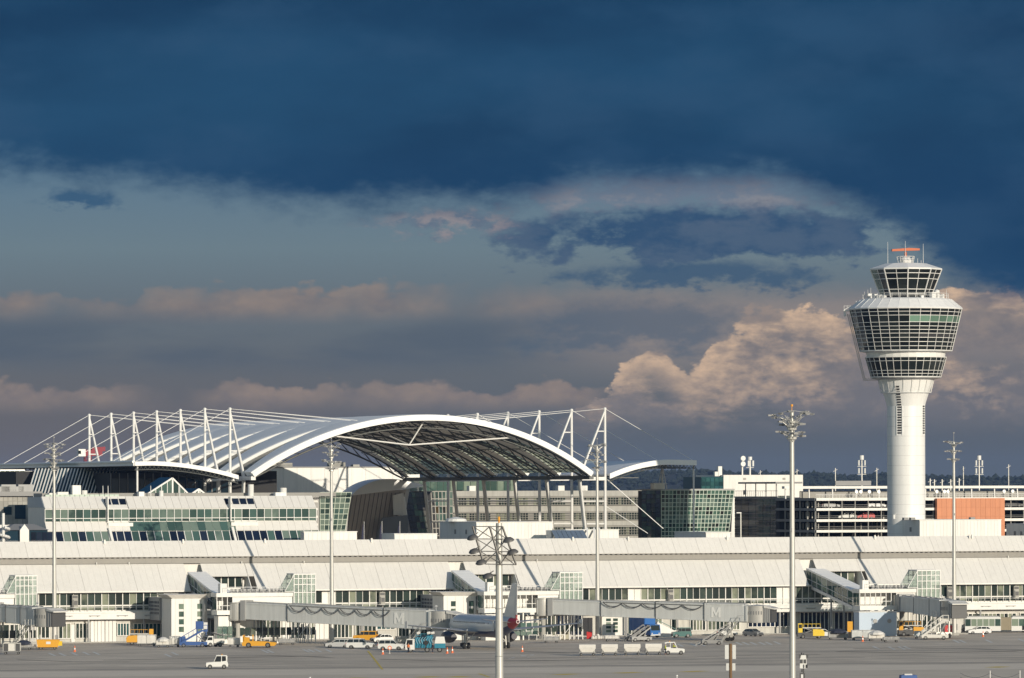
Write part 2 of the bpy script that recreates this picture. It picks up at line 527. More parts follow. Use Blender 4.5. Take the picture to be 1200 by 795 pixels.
# ------------------------------------------------------------------ where things stand
# The apron-side front of the terminal runs along u; v points away from the apron.
ANG = R(20.0)
D0 = 1070.0
U = Vector((math.cos(ANG), math.sin(ANG), 0))
V = Vector((-math.sin(ANG), math.cos(ANG), 0))
def TL(x, y, z=0.0):
    p = U * x + V * y
    return Vector((p.x, p.y + D0, z))
def bearing(px, py=650):
    return (px + ROLL * (py - HZ) - 600) / FPX
def LX(px, y, py=650):
    """position along the terminal front that stands on a bearing, at depth y behind the front"""
    t = bearing(px, py)
    c, s = math.cos(ANG), math.sin(ANG)
    return (t * (D0 + y * c) + y * s) / (c - t * s)
def DP(x, y):
    return D0 + x * math.sin(ANG) + y * math.cos(ANG)
def LZ(py, px, x, y):
    return CAMH - (py - ROLL * (px - 600) - HZ) * DP(x, y) / FPX
def YL(px, x, py=650):
    """depth at which the line at x crosses a bearing"""
    t = bearing(px, py)
    c, s = math.cos(ANG), math.sin(ANG)
    return (x * c - t * (D0 + x * s)) / (s + t * c)
def ground(px, py):
    yy = py - ROLL * (px - 600) - HZ
    d = FPX * CAMH / yy
    return Vector((bearing(px, py) * d, d, 0))
def at(px, py, d):
    return Vector((bearing(px, py) * d, d, CAMH - (py - ROLL * (px - 600) - HZ) * d / FPX))
def tthing(name, label, cat, x, y, group=None):
    """a thing standing square to the terminal; its meshes are given in terminal coordinates less (x, y)"""
    return thing(name, label, cat, TL(x, y), ANG, group)
def tb(x, y):
    return MB((x, y, 0))

# ------------------------------------------------------------------ ground
def ground_mat():
    m = bpy.data.materials.new('apron_concrete')
    m.use_nodes = True
    t = NT(m.node_tree)
    b = m.node_tree.nodes['Principled BSDF']
    b.inputs['Roughness'].default_value = .85
    g = t.n('ShaderNodeNewGeometry')
    mp = t.n('ShaderNodeMapping')
    t.lk(g.outputs['Position'], mp.inputs[0])
    mp.inputs['Rotation'].default_value = (0, 0, -ANG)
    n1 = t.noise(mp.outputs[0], .06, detail=6, rough=.6)
    mp2 = t.n('ShaderNodeMapping')
    t.lk(mp.outputs[0], mp2.inputs[0])
    mp2.inputs['Scale'].default_value = (.03, .12, 1)
    n2 = t.noise(mp2.outputs[0], 1.0, detail=7, rough=.65)
    n3 = t.noise(mp.outputs[0], 1.3, detail=6, rough=.7)
    bk = t.n('ShaderNodeTexBrick')
    t.lk(mp.outputs[0], bk.inputs['Vector'])
    bk.offset = 0
    bk.inputs['Scale'].default_value = 1
    bk.inputs['Brick Width'].default_value = 7.5
    bk.inputs['Row Height'].default_value = 7.5
    bk.inputs['Mortar Size'].default_value = .05
    bk.inputs['Mortar Smooth'].default_value = .3
    bk.inputs['Color1'].default_value = (.59, .505, .40, 1)
    bk.inputs['Color2'].default_value = (.51, .435, .345, 1)
    bk.inputs['Mortar'].default_value = (.30, .27, .23, 1)
    k = t.m('MULTIPLY', t.m('MULTIPLY_ADD', n1, .5, .74), t.m('MULTIPLY_ADD', t.ss(n2, .3, .72), -.32, 1.1))
    k = t.m('MULTIPLY', k, t.m('MULTIPLY_ADD', n3, .4, .8))
    oil = t.ss(t.noise(mp.outputs[0], .35, detail=4, rough=.7), .62, .74)
    k = t.m('MULTIPLY', k, t.m('MULTIPLY_ADD', oil, -.28, 1.0))
    t.lk(t.mix(1.0, bk.outputs[0], t.vec(k, k, k), 'MULTIPLY'), b.inputs['Base Color'])
    return m
AP = ground_mat()
gm = MB()
gm.add([(-7500, -1500, -.02), (7500, -1500, -.02), (7500, 11500, -.02), (-7500, 11500, -.02)], [(0, 1, 2, 3)])
tag(gm.build('ground', mat('grass_ground', (.07, .085, .035), .95, var=.3, scale=.02)), kind='structure')
ap = MB()
ap.add([TL(-420, -900, 0), TL(520, -900, 0), TL(520, 700, 0), TL(-420, 700, 0)], [(0, 1, 2, 3)])
tag(ap.build('apron', AP), kind='structure')

# taxiway concrete nearer the camera, with its joint channel, laid on the apron
TA = R(9)
def band(name, d_near, d_far, mt, z, x0=-160, x1=170):
    b = MB()
    c, s = math.cos(TA), math.sin(TA)
    P = lambda x, d: (x * c, d + x * s, z)
    b.add([P(x0, d_near), P(x1, d_near), P(x1, d_far), P(x0, d_far)], [(0, 1, 2, 3)])
    return tag(b.build(name, mt), kind='structure')
taxi = mat('taxiway_concrete', (.67, .58, .465), .85, var=.16, scale=.15)
taxi2 = mat('taxiway_concrete_worn', (.58, .50, .395), .85, var=.2, scale=.12)
band('taxiway', 640, 884, taxi2, .004)
band('taxiway_shoulder', 858, 884, taxi, .008)
band('drain_channel', 890, 893.5, mat('channel_dark', (.34, .30, .25), .9, var=.3, scale=.2), .008)
band('drain_channel', 922, 924, mat('channel_dark', (.2, .2, .18)), .008, -160, 60)
band('drain_channel', 962, 965, mat('channel_dark', (.2, .2, .18)), .008, -60, 130)

ypaint = mat('yellow_marking', (.62, .46, .08), .8, var=.35, scale=.8)
wpaint = mat('white_marking', (.62, .60, .55), .85, var=.3, scale=.6)
rpaint = mat('red_marking', (.34, .16, .10), .85, var=.3, scale=.6)
def marking(px0, py0, px1, py1, wd, mt, z=.014, name='painted_line'):
    a, b = ground(px0, py0), ground(px1, py1)
    d = (b - a).normalized()
    n = Vector((-d.y, d.x, 0)) * wd / 2
    m = MB()
    m.add([a - n, b - n, b + n, a + n], [(0, 1, 2, 3)])
    o = m.build(name, mt)
    o.location.z = z
    return tag(o, kind='structure')
for a in [(430, 762, 447, 784, .35), (560, 789.5, 572, 793.5, .5)]:
    marking(*a, ypaint)
for px, py, wpx in ((662, 791, 22), (735, 789.5, 26), (812, 788.5, 24), (1168, 785.5, 14), (500, 793, 20), (536, 793, 16), (415, 794, 16)):
    a = ground(px - wpx / 2, py + .4); b = ground(px + wpx / 2, py - .6)
    marking(px - wpx / 2, py + .4, px + wpx / 2, py - .6, 2.6, ypaint, .014)
hatch = [(60, 764), (72, 764), (86, 763.5), (100, 763), (112, 763), (196, 766), (204, 764), (310, 762), (316, 762), (358, 761.5), (364, 761.5), (372, 761.5), (384, 761.5),
         (796, 757.6), (812, 757.4), (822, 757.2), (865, 756), (873, 756), (882, 756), (892, 756), (900, 756), (910, 755.5), (1026, 762), (1044, 762.5), (1056, 762.5), (1062, 762), (1120, 755), (1127, 755), (1158, 755), (1196, 754)]
for i, (px, py) in enumerate(hatch):
    marking(px - 4, py - 1.7, px + 3.5, py + 1.7, .55, wpaint, .018)
for px0, px1, py in ((1090, 1130, 752), (1010, 1050, 749.5), (780, 860, 746.6), (610, 690, 754.6), (900, 960, 746)):
    marking(px0, py, px1, py - (px1 - px0) * .018, .9, rpaint, .022, 'painted_red_line')
tyre = mat('tyre_mark', (.27, .235, .19), .9, var=.35, scale=.5)
def tyre_mark(pts, wd, z):
    q = MB()
    P = [ground(*p) for p in pts]
    vs = []
    for i, p in enumerate(P):
        d = (P[min(i + 1, len(P) - 1)] - P[max(i - 1, 0)]).normalized()
        n = Vector((-d.y, d.x, 0)) * wd / 2
        vs += [p - n, p + n]
    q.add([(v.x, v.y, 0) for v in vs], [(2 * i, 2 * i + 2, 2 * i + 3, 2 * i + 1) for i in range(len(P) - 1)])
    o = q.build('tyre_mark', tyre)
    o.location.z = z
    tag(o, kind='structure')
for k, pts in enumerate(([(300, 766.5), (330, 767.3), (365, 768.6), (390, 770)], [(120, 771), (200, 770), (290, 768.5), (380, 768)], [(1000, 763), (1060, 762.4), (1130, 763.5), (1200, 766)], [(700, 773), (780, 772.2), (880, 770), (960, 769.5)],
                          [(445, 772), (520, 774.5), (600, 775), (690, 774)], [(980, 766), (1040, 767.5), (1100, 768), (1190, 767)], [(20, 770), (80, 772.5), (150, 773.5)], [(610, 764), (660, 765.5), (720, 765), (800, 762)])):
    tyre_mark(pts, .9 + .3 * (k % 3), .026 + .002 * k)
frost = mat('spilled_foam', (.75, .75, .73), .7, var=.2, scale=3)
for i, (px, py, wpx) in enumerate(((612, 769, 8), (622, 768, 7), (600, 771, 5), (596, 772, 4), (580, 768, 4), (552, 761, 5), (618, 771, 3))):
    b = MB()
    c = ground(px, py)
    r = wpx / 2 / 6.8
    b.add([(c.x + r * math.cos(k) * random.uniform(.7, 1.2), c.y + 2.6 * r * math.sin(k) * random.uniform(.6, 1.2), .016 + .001 * i) for k in [j * .5236 for j in range(12)]], [tuple(range(12))])
    tag(b.build('spilled_foam', frost), kind='structure')

# ------------------------------------------------------------------ terminal pier
X0, X1 = -128.0, 132.0
TX, TY = 0.0, 0.0
term = tthing('terminal_building', 'long white airport terminal pier with two tiers of sloping sheet metal roof', 'terminal', TX, TY)
b = tb(0, 0)
b.box(X0, X1, .35, 30, 4.36, 9.4)
b.box(X0, X1, 4.6, 30, 9.4, 14.6)
b.box(X0, X1, 5.2, 30, 14.6, 17.6)
b.build('wall', M['white'], term)
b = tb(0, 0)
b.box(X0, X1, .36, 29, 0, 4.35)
b.build('ground_floor_wall', mat('ground_floor_wall', (.55, .535, .49), .6, var=.12, scale=.5, streak=.25), term)  # wall greyed to stand in for shade under the belt, streaks are weathering
b = tb(0, 0)
b.prism([(6.2, 17.8), (30, 17.8), (30, 18.4), (6.2, 18.75)], X0, X1, 'x')
b.build('flat_roof', M['roof2'], term)

# lower roof: a sheet metal panel per bay, with recesses where the walkways come out
SEG = [(-60, 218), (238.5, 528.5), (547, 941), (957.5, 1260)]
NICHE = [(249.5, 288), (559, 601), (970, 1007)]
EY, EZ, RY, RZ = -1.0, 9.66, 3.8, 14.62
def slope_pt(x, f):
    return (x, EY + (RY - EY) * f, EZ + (RZ - EZ) * f)
def roof_panel_mesh(wd, f0, f1, cut0=0.0, cut1=0.0):
    q = MB()
    n = Vector((0, -(RZ - EZ), (RY - EY))).normalized()
    A, B, C, D = (Vector(slope_pt(0, f0)), Vector(slope_pt(wd + cut1, f0)), Vector(slope_pt(wd, f1)), Vector(slope_pt(0, f1)))
    t = n * -.14
    q.hexa([A + t, B + t, C + t, D + t, A, B, C, D])
    # standing seams inside the panel
    k = 4
    for i in range(1, k):
        x = wd * i / k
        a, c = Vector(slope_pt(x, f0 + .01)), Vector(slope_pt(x, f1 - .01))
        q.bar(a + n * .012, c + n * .012, .03, .03)
    return q
cache = {}
def rp(wd, f0, f1):
    k = (round(wd, 2), f0, f1)
    if k not in cache:
        cache[k] = roof_panel_mesh(k[0], f0, f1).mesh('roof_panel', M['roof'])
    return cache[k]
for si, (p0, p1) in enumerate(SEG):
    xa, xb = LX(p0, 1.4, 674), LX(p1, 1.4, 674)
    n = max(1, round((xb - xa) / 5.0))
    wd = (xb - xa) / n
    nx = None
    if si > 0:
        nx = (LX(NICHE[si - 1][0], .5, 680), LX(NICHE[si - 1][1], .5, 680))
    for i in range(n):
        x = xa + i * wd
        lo = 0.0
        if nx and x + wd * .6 > nx[0] and x + wd * .4 < nx[1]:
            lo = .52
        if nx and x + wd * .5 <= nx[0]:
            lo = .52
        inst(rp(wd - .045, lo, 1.0), 'roof_panel', term, (x, 0, 0))
    # gutter along the eave
    g = tb(0, 0)
    g.box(xa if not nx else nx[1] + 1, xb, EY - .16, EY + .02, EZ - .28, EZ - .02)
    g.build('gutter', M['white'], term)
    if nx:
        xa2 = xa
        w0 = nx[0] - .4
        w1 = nx[1]
        zc = EZ + (RZ - EZ) * .52
        yc = EY + (RY - EY) * .52
        b = tb(0, 0)
        b.box(xa2, w1, 3.2, 4.6, 9.4, zc + .1)
        b.build('recess_wall', M['white'], term)
        b = tb(0, 0)
        b.prism([(EY, EZ), (RY, RZ), (RY, 9.5), (EY, 9.5)], w1 + .6, w1 + .75, 'x')
        b.build('end_wall', M['white'], term)
        b = tb(0, 0)
        b.prism([(EY, EZ), (RY, RZ), (RY, 9.5), (EY, 9.5)], xb - .05, xb + .12, 'x')
        b.build('end_wall', M['white'], term)
        k = 5
        pw = (w1 - w0) / k
        for j in range(k):
            piece('recess_window', G['term'], term, w0 + j * pw + .12, 3.14, 10.0, pw - .24, .06, 2.1)
    else:
        b = tb(0, 0)
        b.prism([(EY, EZ), (RY, RZ), (RY, 9.5), (EY, 9.5)], xb - .05, xb + .12, 'x')
        b.build('end_wall', M['white'], term)

# ribbed louvre band between the two roofs, and a dark bar painting the shade above it
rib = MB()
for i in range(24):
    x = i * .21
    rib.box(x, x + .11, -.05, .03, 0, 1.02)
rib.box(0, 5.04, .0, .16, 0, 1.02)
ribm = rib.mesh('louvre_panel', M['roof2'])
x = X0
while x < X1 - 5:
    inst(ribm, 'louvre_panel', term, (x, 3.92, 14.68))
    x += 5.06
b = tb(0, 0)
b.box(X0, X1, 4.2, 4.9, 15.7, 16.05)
b.build('gap_shade_bar', M['dark'], term)
b = tb(0, 0)
x = X0
while x < X1:
    b.box(x, x + .5, 3.75, 4.3, 15.72, 15.86)
    x += 1.05
tag(b.build('gutter_bracket', M['midgrey'], term), kind='stuff')
# upper roof
uy0, uz0, uy1, uz1 = 3.3, 16.0, 6.0, 18.98
q = MB()
nn = Vector((0, -(uz1 - uz0), uy1 - uy0)).normalized()
A, Bp, C, Dp = [Vector(p) for p in ((0, uy0, uz0), (4.985, uy0, uz0), (4.985, uy1, uz1), (0, uy1, uz1))]
q.hexa([A - nn * .14, Bp - nn * .14, C - nn * .14, Dp - nn * .14, A, Bp, C, Dp])
for i in range(1, 4):
    q.bar(A + Vector((1.24 * i, 0, 0)) + nn * .012, Dp + Vector((1.24 * i, 0, 0)) + nn * .012, .03, .03)
upm = q.mesh('upper_roof_panel', M['roof'])
off = LX(62, 4, 640) % 5.03
x = X0 + (off - X0) % 5.03
while x < X1 - 5:
    inst(upm, 'upper_roof_panel', term, (x, 0, 0))
    x += 5.03
b = tb(0, 0)
for px in (123, 311, 436, 737, 853, 1026, 1140, 1137, 672, 590, 215):
    x = LX(px, 5, 640)
    b.box(x - .15, x + .15, 5.3, 5.6, 18.4, 19.25)
for px in (112, 150, 282, 355, 628, 1180):
    x = LX(px, 4, 657)
    b.tube((x, 3.6, 14.5), (x, 3.6, 15.0), .12, .12, 6)
tag(b.build('roof_vent', M['white'], term), kind='stuff')

# the glazed departure level under the eave
PB = 1.36
xs = LX(-30, 0, 700)
i = 0
fr = tb(0, 0)
while xs + i * PB < LX(1230, 0, 700):
    x = xs + i * PB
    r = random.random()
    if i % 23 in (4, 5):
        piece('wall_panel', M['cladding'], term, x + .02, .28, 5.95, PB - .04, .1, 3.3)
    else:
        piece('window_pane', G['term'], term, x + .06, .26, 7.05, PB - .12, .05, 2.25)
        piece('transom_pane', G['term'], term, x + .12, .26, 6.08, PB - .24, .05, .68)
    if i % 3 == 0:
        fr.box(x - .09, x + .09, .02, .27, 5.9, 9.45)
    else:
        fr.box(x - .045, x + .045, .1, .27, 5.9, 9.45)
    i += 1
xe = xs + i * PB
fr.box(xs, xe, .14, .25, 6.78, 7.03)
fr.box(xs, xe, .14, .25, 9.28, 9.46)
fr.build('window_frame', M['white'], term)
# the projecting belt below it
b = tb(0, 0)
b.box(xs, xe, -1.3, .3, 4.35, 5.55)
b.box(xs, xe, -1.42, -1.2, 5.55, 5.86)
b.build('belt', M['cladding'], term)
b = tb(0, 0)
x = xs
while x < xe:
    b.box(x, x + 2.2, -1.46, -1.31, 5.0, 5.12)
    b.tube((x + .3, -1.5, 5.06), (x + .3, -1.5, 4.9), .06, .06, 5)
    b.tube((x + 1.7, -1.5, 5.06), (x + 1.7, -1.5, 4.9), .06, .06, 5)
    x += 5.4
tag(b.build('belt_rail', M['grey'], term), kind='stuff')
rl = tb(0, 0)
x = xs
while x < xe:
    rl.tube((x, -1.3, 5.85), (x, -1.3, 6.6), .03, .03, 5)
    x += 2.7
rl.tube((xs, -1.3, 6.6), (xe, -1.3, 6.6), .035, .035, 5)
rl.build('railing', M['steel'], term)

# ground floor, bay by bay, by what shows between the things parked in front of it
def gwin(p0, p1, n, z0=1.0, z1=3.5, g=None):  # tall dark stretches also stand in for the shade under the belt
    xa, xb = LX(p0, 0, 735), LX(p1, 0, 735)
    wd = (xb - xa) / n
    f = tb(0, 0)
    f.box(xa - .12, xb + .12, .1, .3, z0 - .14, z0)
    f.box(xa - .12, xb + .12, .1, .3, z1, z1 + .14)
    for k in range(n + 1):
        f.box(xa + k * wd - .07, xa + k * wd + .07, .06, .3, z0, z1)
    f.build('ground_window_frame', M['white'], term)
    for k in range(n):
        piece('ground_window', g or G['term'], term, xa + k * wd + .07, .27, z0, wd - .14, .05, z1 - z0)
def gdoor(p0, p1, z1, mt, n=1, name='gate_panel'):
    xa, xb = LX(p0, 0, 735), LX(p1, 0, 735)
    wd = (xb - xa) / n
    for k in range(n):
        piece(name, mt, term, xa + k * wd + .04, .22, .05, wd - .08, .14, z1 - .05)
gwin(-20, 40, 8); gwin(43, 57, 3); gwin(68, 82, 3, .9, 3.6); gdoor(82.5, 87, 3.4, M['cladding'], 1, 'door'); gwin(88, 104.5, 4, .9, 3.6)
gdoor(105.5, 122, 4.2, M['cladding'], 4); gdoor(122.5, 135.5, 4.2, M['cladding'], 3)
gwin(137, 150.5, 4, 1.3, 3.5, G['teal']); gwin(156, 192, 8, 1.1, 3.4, G['teal'])
gwin(246, 262, 3, .3, 4.1); gwin(303, 328, 6, .6, 4.1); gdoor(330, 338, 3.8, M['cladding'], 2); gwin(340, 367, 6, .3, 4.1)
gdoor(368.5, 384.5, 4.25, M['white'], 3); gwin(386, 412, 6, .4, 4.1); gwin(416, 440, 5, .6, 4.1); gwin(441, 462, 4, 1.9, 3.4, G['teal'])
gwin(466, 505, 9, .5, 4.1); gdoor(508, 526, 4.2, M['cladding'], 4); gwin(548, 560, 3); gdoor(603, 627, 4.2, M['white'], 4); gwin(636, 650, 3, .3, 4.1); gwin(652, 681, 7, .3, 4.1, G['offd'])
gdoor(683, 694, 3.6, M['dark'], 2, 'open_doorway'); gwin(735, 775, 9, .3, 4.1); gwin(786, 792, 1); gwin(808, 826, 5); gwin(829, 852, 5); gwin(855, 866, 3)
gwin(876, 928, 10, 1.5, 4.15, G['offd']); gwin(937, 975, 8, .3, 4.15, G['offd']); gwin(977, 1003, 5, .3, 4.1, G['offd']); gwin(1074, 1094, 5, .3, 3.9)
gwin(1134, 1190, 12, 2.4, 3.5); gwin(1195, 1225, 6, 2.4, 3.5)
# white double door with eight small panes
xa, xb = LX(704, 0, 735), LX(731, 0, 735)
b = tb(0, 0); b.box(xa, xb, -.25, .3, 0, 4.34)
b.build('door_surround', M['white'], term)
for c in range(2):
    for r_ in range(4):
        piece('door_pane', G['gate'], term, xa + .85 + c * 1.45, -.27, .75 + r_ * .72, .98, .05, .52)
# ground floor columns
cm = MB().tube((0, 0, 0), (0, 0, 4.36), .2, .2, 8).mesh('column', M['grey'])
x = xs
while x < xe:
    inst(cm, 'column', term, (x, -1.0, 0))
    x += 10.8
b = tb(0, 0)
b.box(xs, xe, -1.7, .3, 0, .16)
b.build('kerb', M['concrete'], term)
# signal boxes hung between the windows
for px in (87, 356, 447, 785, 1112, 1190):
    x = LX(px, -.5, 700)
    b = tb(0, 0)
    b.box(x - .55, x + .55, -.75, -.2, 6.5, 9.0)
    b.build('signal_box', M['stone'], term)
    b = tb(0, 0)
    b.box(x - .45, x + .45, -.81, -.75, 8.4, 8.85)
    b.box(x - .2, x + .45, -.81, -.75, 7.1, 7.9)
    b.box(x - .48, x - .3, -.82, -.75, 6.6, 8.1)
    b.build('signal_display', M['darkgrey'], term)

# ------------------------------------------------------------------ stair pavilions on the apron front
def pavilion(pl, pr, label, y1, y0=-14.0):
    xa, xb = LX(pl, y0, 720), LX(pr, y0, 720)
    t = tthing('stair_pavilion', label, 'stair tower', xa, y0, 'white stair pavilions on the apron front')
    b = tb(xa, y0)
    H = 8.35
    b.prism([(xa, y0), (xb - .9, y0), (xb, y0 + 1.0), (xb, -7.6), (xa, -7.6)], .0, H, 'z')
    b.build('wall', M['cladding'], t)
    b = tb(xa, y0)
    b.hexa([(xa + .2, y0 - .0, H + .004), (xb - .6, y0 - .0, H + .004), (xb - .6, -7.6, H + .004), (xa + .2, -7.6, H + .004),
            (xa - 1.1, y0 - .9, H + .8), (xb - .6, y0 - .9, H + .8), (xb - .6, -7.4, H + .8), (xa - 1.1, -7.4, H + .8)])
    b.build('roof', M['white'], t)
    w_ = xb - xa
    for f in (.20, .69):
        for k in range(4):
            piece('window', G['gate'], t, w_ * f, -.02, 2.15 + k * 1.42, .95, .05, .98)
    for k in range(4):
        piece('facade_seam', M['grey'], t, w_ * (.1 + .22 * k), -.006, .1, .025, .03, H - .2)
    # glazed link back to the terminal, its near wall pierced by small square lights
    xl = LX(pl - 26.5, -.5, 705)
    b = tb(xa, y0)
    b.box(xl, xl + 4.6, -7.55, -.3, 4.2, 8.45)
    b.build('link', M['grey'], t)
    for i in range(7):
        for k in range(4):
            piece('link_window', G['offd'], t, xl - xa - .03, -y0 - 6.9 + i * .92, 5.3 + k * .68, .06, .44, .42)
    return t
pavilion(200, 244, 'white stair pavilion with two window columns behind the blue steps at left', -7.6)
pavilion(519, 562, 'white stair pavilion with two window columns above the parked airliner', -7.6)

# ------------------------------------------------------------------ walkways, galleries and stair towers of each gate
def gate_set(key, pA, pB, pG0, pG1, pW, yE, stair, lab, pS=None):
    """pA: bearing of the walkway's left roof edge at the terminal, pB where it ends; pG0..pG1 gallery; pW where its windows end"""
    # sloping walkway
    x0 = LX(pB, yE, 694)
    y_top = YL(pA, x0, 668)
    x1 = x0 + 3.3
    zt, zb = LZ(668, pA, x0, y_top), LZ(694.3, pB, x0, yE)
    hw = 3.7
    if pA > -20:
        t = tthing('sloped_walkway', lab[0], 'walkway', x0, yE, 'sloping glazed walkways')
        k = 9
        L = y_top - yE
        for i in range(k):
            f0, f1 = i / k, (i + 1) / k
            ya, yb = yE + L * f0, yE + L * f1 - .06
            za, zb_ = zb + (zt - zb) * f0, zb + (zt - zb) * (f1 - .06 / L)
            q = tb(x0, yE)
            q.hexa([(x0 - .15, ya, za - .22), (x1 + .15, ya, za - .22), (x1 + .15, yb, zb_ - .22), (x0 - .15, yb, zb_ - .22),
                    (x0 - .15, ya, za), (x1 + .15, ya, za), (x1 + .15, yb, zb_), (x0 - .15, yb, zb_)])
            q.build('roof_panel', M['shell'], t)
            for xs_, nm in ((x0, 'glass_panel'), (x1, 'glass_panel')):
                q = tb(x0, yE)
                h0, h1 = 2.9, 1.15
                q.hexa([(xs_ - .03, ya + .12, za - h0), (xs_ + .03, ya + .12, za - h0), (xs_ + .03, yb - .06, zb_ - h0), (xs_ - .03, yb - .06, zb_ - h0),
                        (xs_ - .03, ya + .12, za - .26), (xs_ + .03, ya + .12, za - .26), (xs_ + .03, yb - .06, zb_ - .26), (xs_ - .03, yb - .06, zb_ - .26)])
                q.build(nm, G['gate'], t)
        f = tb(x0, yE)
        for i in range(k + 1):
            y = yE + L * i / k
            z = zb + (zt - zb) * i / k
            for xs_ in (x0, x1):
                f.box(xs_ - .07, xs_ + .07, y - .07, y + .07, z - hw, z - .23)
        for xs_ in (x0 - .09, x1 + .09):
            f.bar((xs_, yE, zb - hw + .32), (xs_, y_top, zt - hw + .32), .14, .62)
            f.bar((xs_, yE, zb - .2), (xs_, y_top, zt - .2), .14, .30)
            f.bar((xs_, yE, zb - 2.0), (xs_, y_top, zt - 2.0), .10, .08)
        f.build('frame', M['steel'], t)
        f = tb(x0, yE)
        f.hexa([(x0 + .1, yE, zb - hw), (x1 - .1, yE, zb - hw), (x1 - .1, y_top, zt - hw), (x0 + .1, y_top, zt - hw),
                (x0 + .1, yE, zb - hw + .2), (x1 - .1, yE, zb - hw + .2), (x1 - .1, y_top, zt - hw + .2), (x0 + .1, y_top, zt - hw + .2)])
        f.build('floor', M['grey'], t)
        f = tb(x0, yE)
        ym = (yE + y_top) / 2
        zm = (zb + zt) / 2 - hw
        f.tube((x0 + .3, ym, 0), (x0 + .3, ym, zm), .18, .18, 8)
        f.build('column', M['grey'], t)
        f = tb(x0, yE)
        f.tube((x1 - .3, ym, 0), (x1 - .3, ym, zm), .18, .18, 8)
        f.build('column', M['grey'], t)
    # gallery along the front of the bridges
    gy0, gy1 = yE - 3.6, yE - .15
    ga, gb = LX(pG0, gy0, 700), LX(pG1, gy0, 700)
    zr = LZ(693.3, pG0, ga, gy0)
    t = tthing('boarding_gallery', lab[1], 'gallery', ga, gy0, 'glazed boarding galleries')
    zf = zr - 4.05
    q = tb(ga, gy0)
    q.box(ga, gb, gy0, gy1, zf, zf + .85)
    q.build('floor', M['cladding'], t)
    q = tb(ga, gy0)
    q.box(ga - .15, gb, gy0 - .15, gy1 + .1, zr - .72, zr)
    q.build('roof', M['white'], t)
    q = tb(ga, gy0)
    q.box(ga + .2, gb, gy1 - .3, gy1 - .1, zf + .85, zr - .72)
    q.build('rear_wall', M['cladding'], t)
    wx = LX(pW, gy0, 705)
    n = max(2, round((wx - ga) / 1.15))
    wd = (wx - ga) / n
    fr = tb(ga, gy0)
    for k in range(n):
        piece('window_pane', G['off'], t, k * wd + .07, .12, .88, wd - .14, .05, .78)
        piece('window_pane', G['off'], t, k * wd + .07, .12, 1.76, wd - .14, .05, 1.5)
    n2 = max(3, round((gb - wx - 1.2) / 1.1))
    wd2 = (gb - wx) / n2
    for k in range(n2):
        piece('gallery_window', G['term'], t, wx - ga + k * wd2 + .12, .12, 1.5, wd2 - .24, .05, 1.45)
    for k in range(n + 1):
        fr.box(ga + k * wd - .06, ga + k * wd + .06, gy0 + .03, gy0 + .2, zf + .85, zr - .72)
    fr.box(ga, wx, gy0 + .05, gy0 + .17, zf + 1.66, zf + 1.76)
    fr.box(wx, gb, gy0 + .16, gy0 + .24, zf + .85, zr - .72)
    fr.build('window_frame', M['steel'], t)
    # end glass, seen in shade
    for k in range(2):
        q = tb(ga, gy0)
        q.box(ga - .02, ga + .03, gy0 + .15 + k * 1.6, gy0 + 1.6 + k * 1.6, zf + .9, zr - .76)
        q.build('window_pane', G['gate'], t)
    # railing with plant and cable trays on the roof
    rl = tb(ga, gy0)
    for yy in (gy0 + .05, gy1 - .05):
        x = ga + 1.5
        while x < gb:
            rl.tube((x, yy, zr), (x, yy, zr + 1.05), .035, .035, 5)
            x += 1.25
        for zz in (.55, 1.05):
            rl.tube((ga + 1.5, yy, zr + zz), (gb, yy, zr + zz), .03, .03, 5)
    rl.build('railing', M['steel'], t)
    q = tb(ga, gy0)
    q.box(ga + .9, ga + 2.2, gy0 + .8, gy0 + 2.2, zr, zr + 1.75)
    q.build('roof_box', M['cladding'], t)
    q = tb(ga, gy0)
    x = ga + 3.2
    while x < gb - 5:
        q.box(x, x + .42, gy0 + 1.2, gy0 + 1.9, zr + .25, zr + .72)
        x += .78
    q.box(ga + 3, gb - 5, gy0 + 1.3, gy0 + 1.8, zr + .05, zr + .25)
    tag(q.build('cable_tray', M['midgrey'], t), kind='stuff')
    for f_ in (.14, .40, .62):
        x = ga + (gb - ga) * f_
        for yy in (gy0 + .5, gy1 - .5):
            q = tb(ga, gy0)
            q.tube((x, yy, 0), (x, yy, zf), .2, .2, 8)
            q.build('column', M['galv'], t)
    # service cabins and braced bay under the gallery
    q = tb(ga, gy0)
    q.box(ga + .4, ga + 3.0, gy0 + .5, gy1 - .3, 0, zf - .25)
    q.build('service_cabin', M['cladding'], t)
    q = tb(ga, gy0)
    q.box(ga + 4.4, ga + 7.4, gy0 + .8, gy1, 0, zf - .45)
    q.build('service_cabin', M['cladding'], t)
    xa_, xb_ = ga + (gb - ga) * .45, ga + (gb - ga) * .60
    q = tb(ga, gy0)
    q.tube((xa_, gy0 + 1.2, .5), (xb_, gy0 + 1.2, zf - .2), .06, .06, 6)
    q.tube((xb_, gy0 + 1.26, .5), (xa_, gy0 + 1.26, zf - .2), .06, .06, 6)
    q.build('cross_brace', M['steel'], t)
    q = tb(ga, gy0)
    for f_ in (.44, .60, .72):
        x = ga + (gb - ga) * f_
        for dx in (0, 1.6):
            q.tube((x + dx, gy0 - .5, 0), (x + dx, gy0 - .5, .95), .07, .07, 6)
        q.tube((x, gy0 - .5, .95), (x + 1.6, gy0 - .5, .95), .07, .07, 6)
    tag(q.build('crash_barrier', M['white'], t), kind='stuff')
    # glazed stair tower at the far end of the gallery
    s0, s1 = stair
    sa, sb = LX(s0, gy0 - .3, 690), LX(s1, gy0 - .3, 690)
    sy0, sy1 = gy0 - .3, gy1 + .4
    zt_ = LZ(671.5, s1, sb, sy0)
    t = tthing('glass_stair_tower', lab[2], 'stair tower', sa, sy0, 'glazed stair towers')
    xm = sa + (sb - sa) * .30
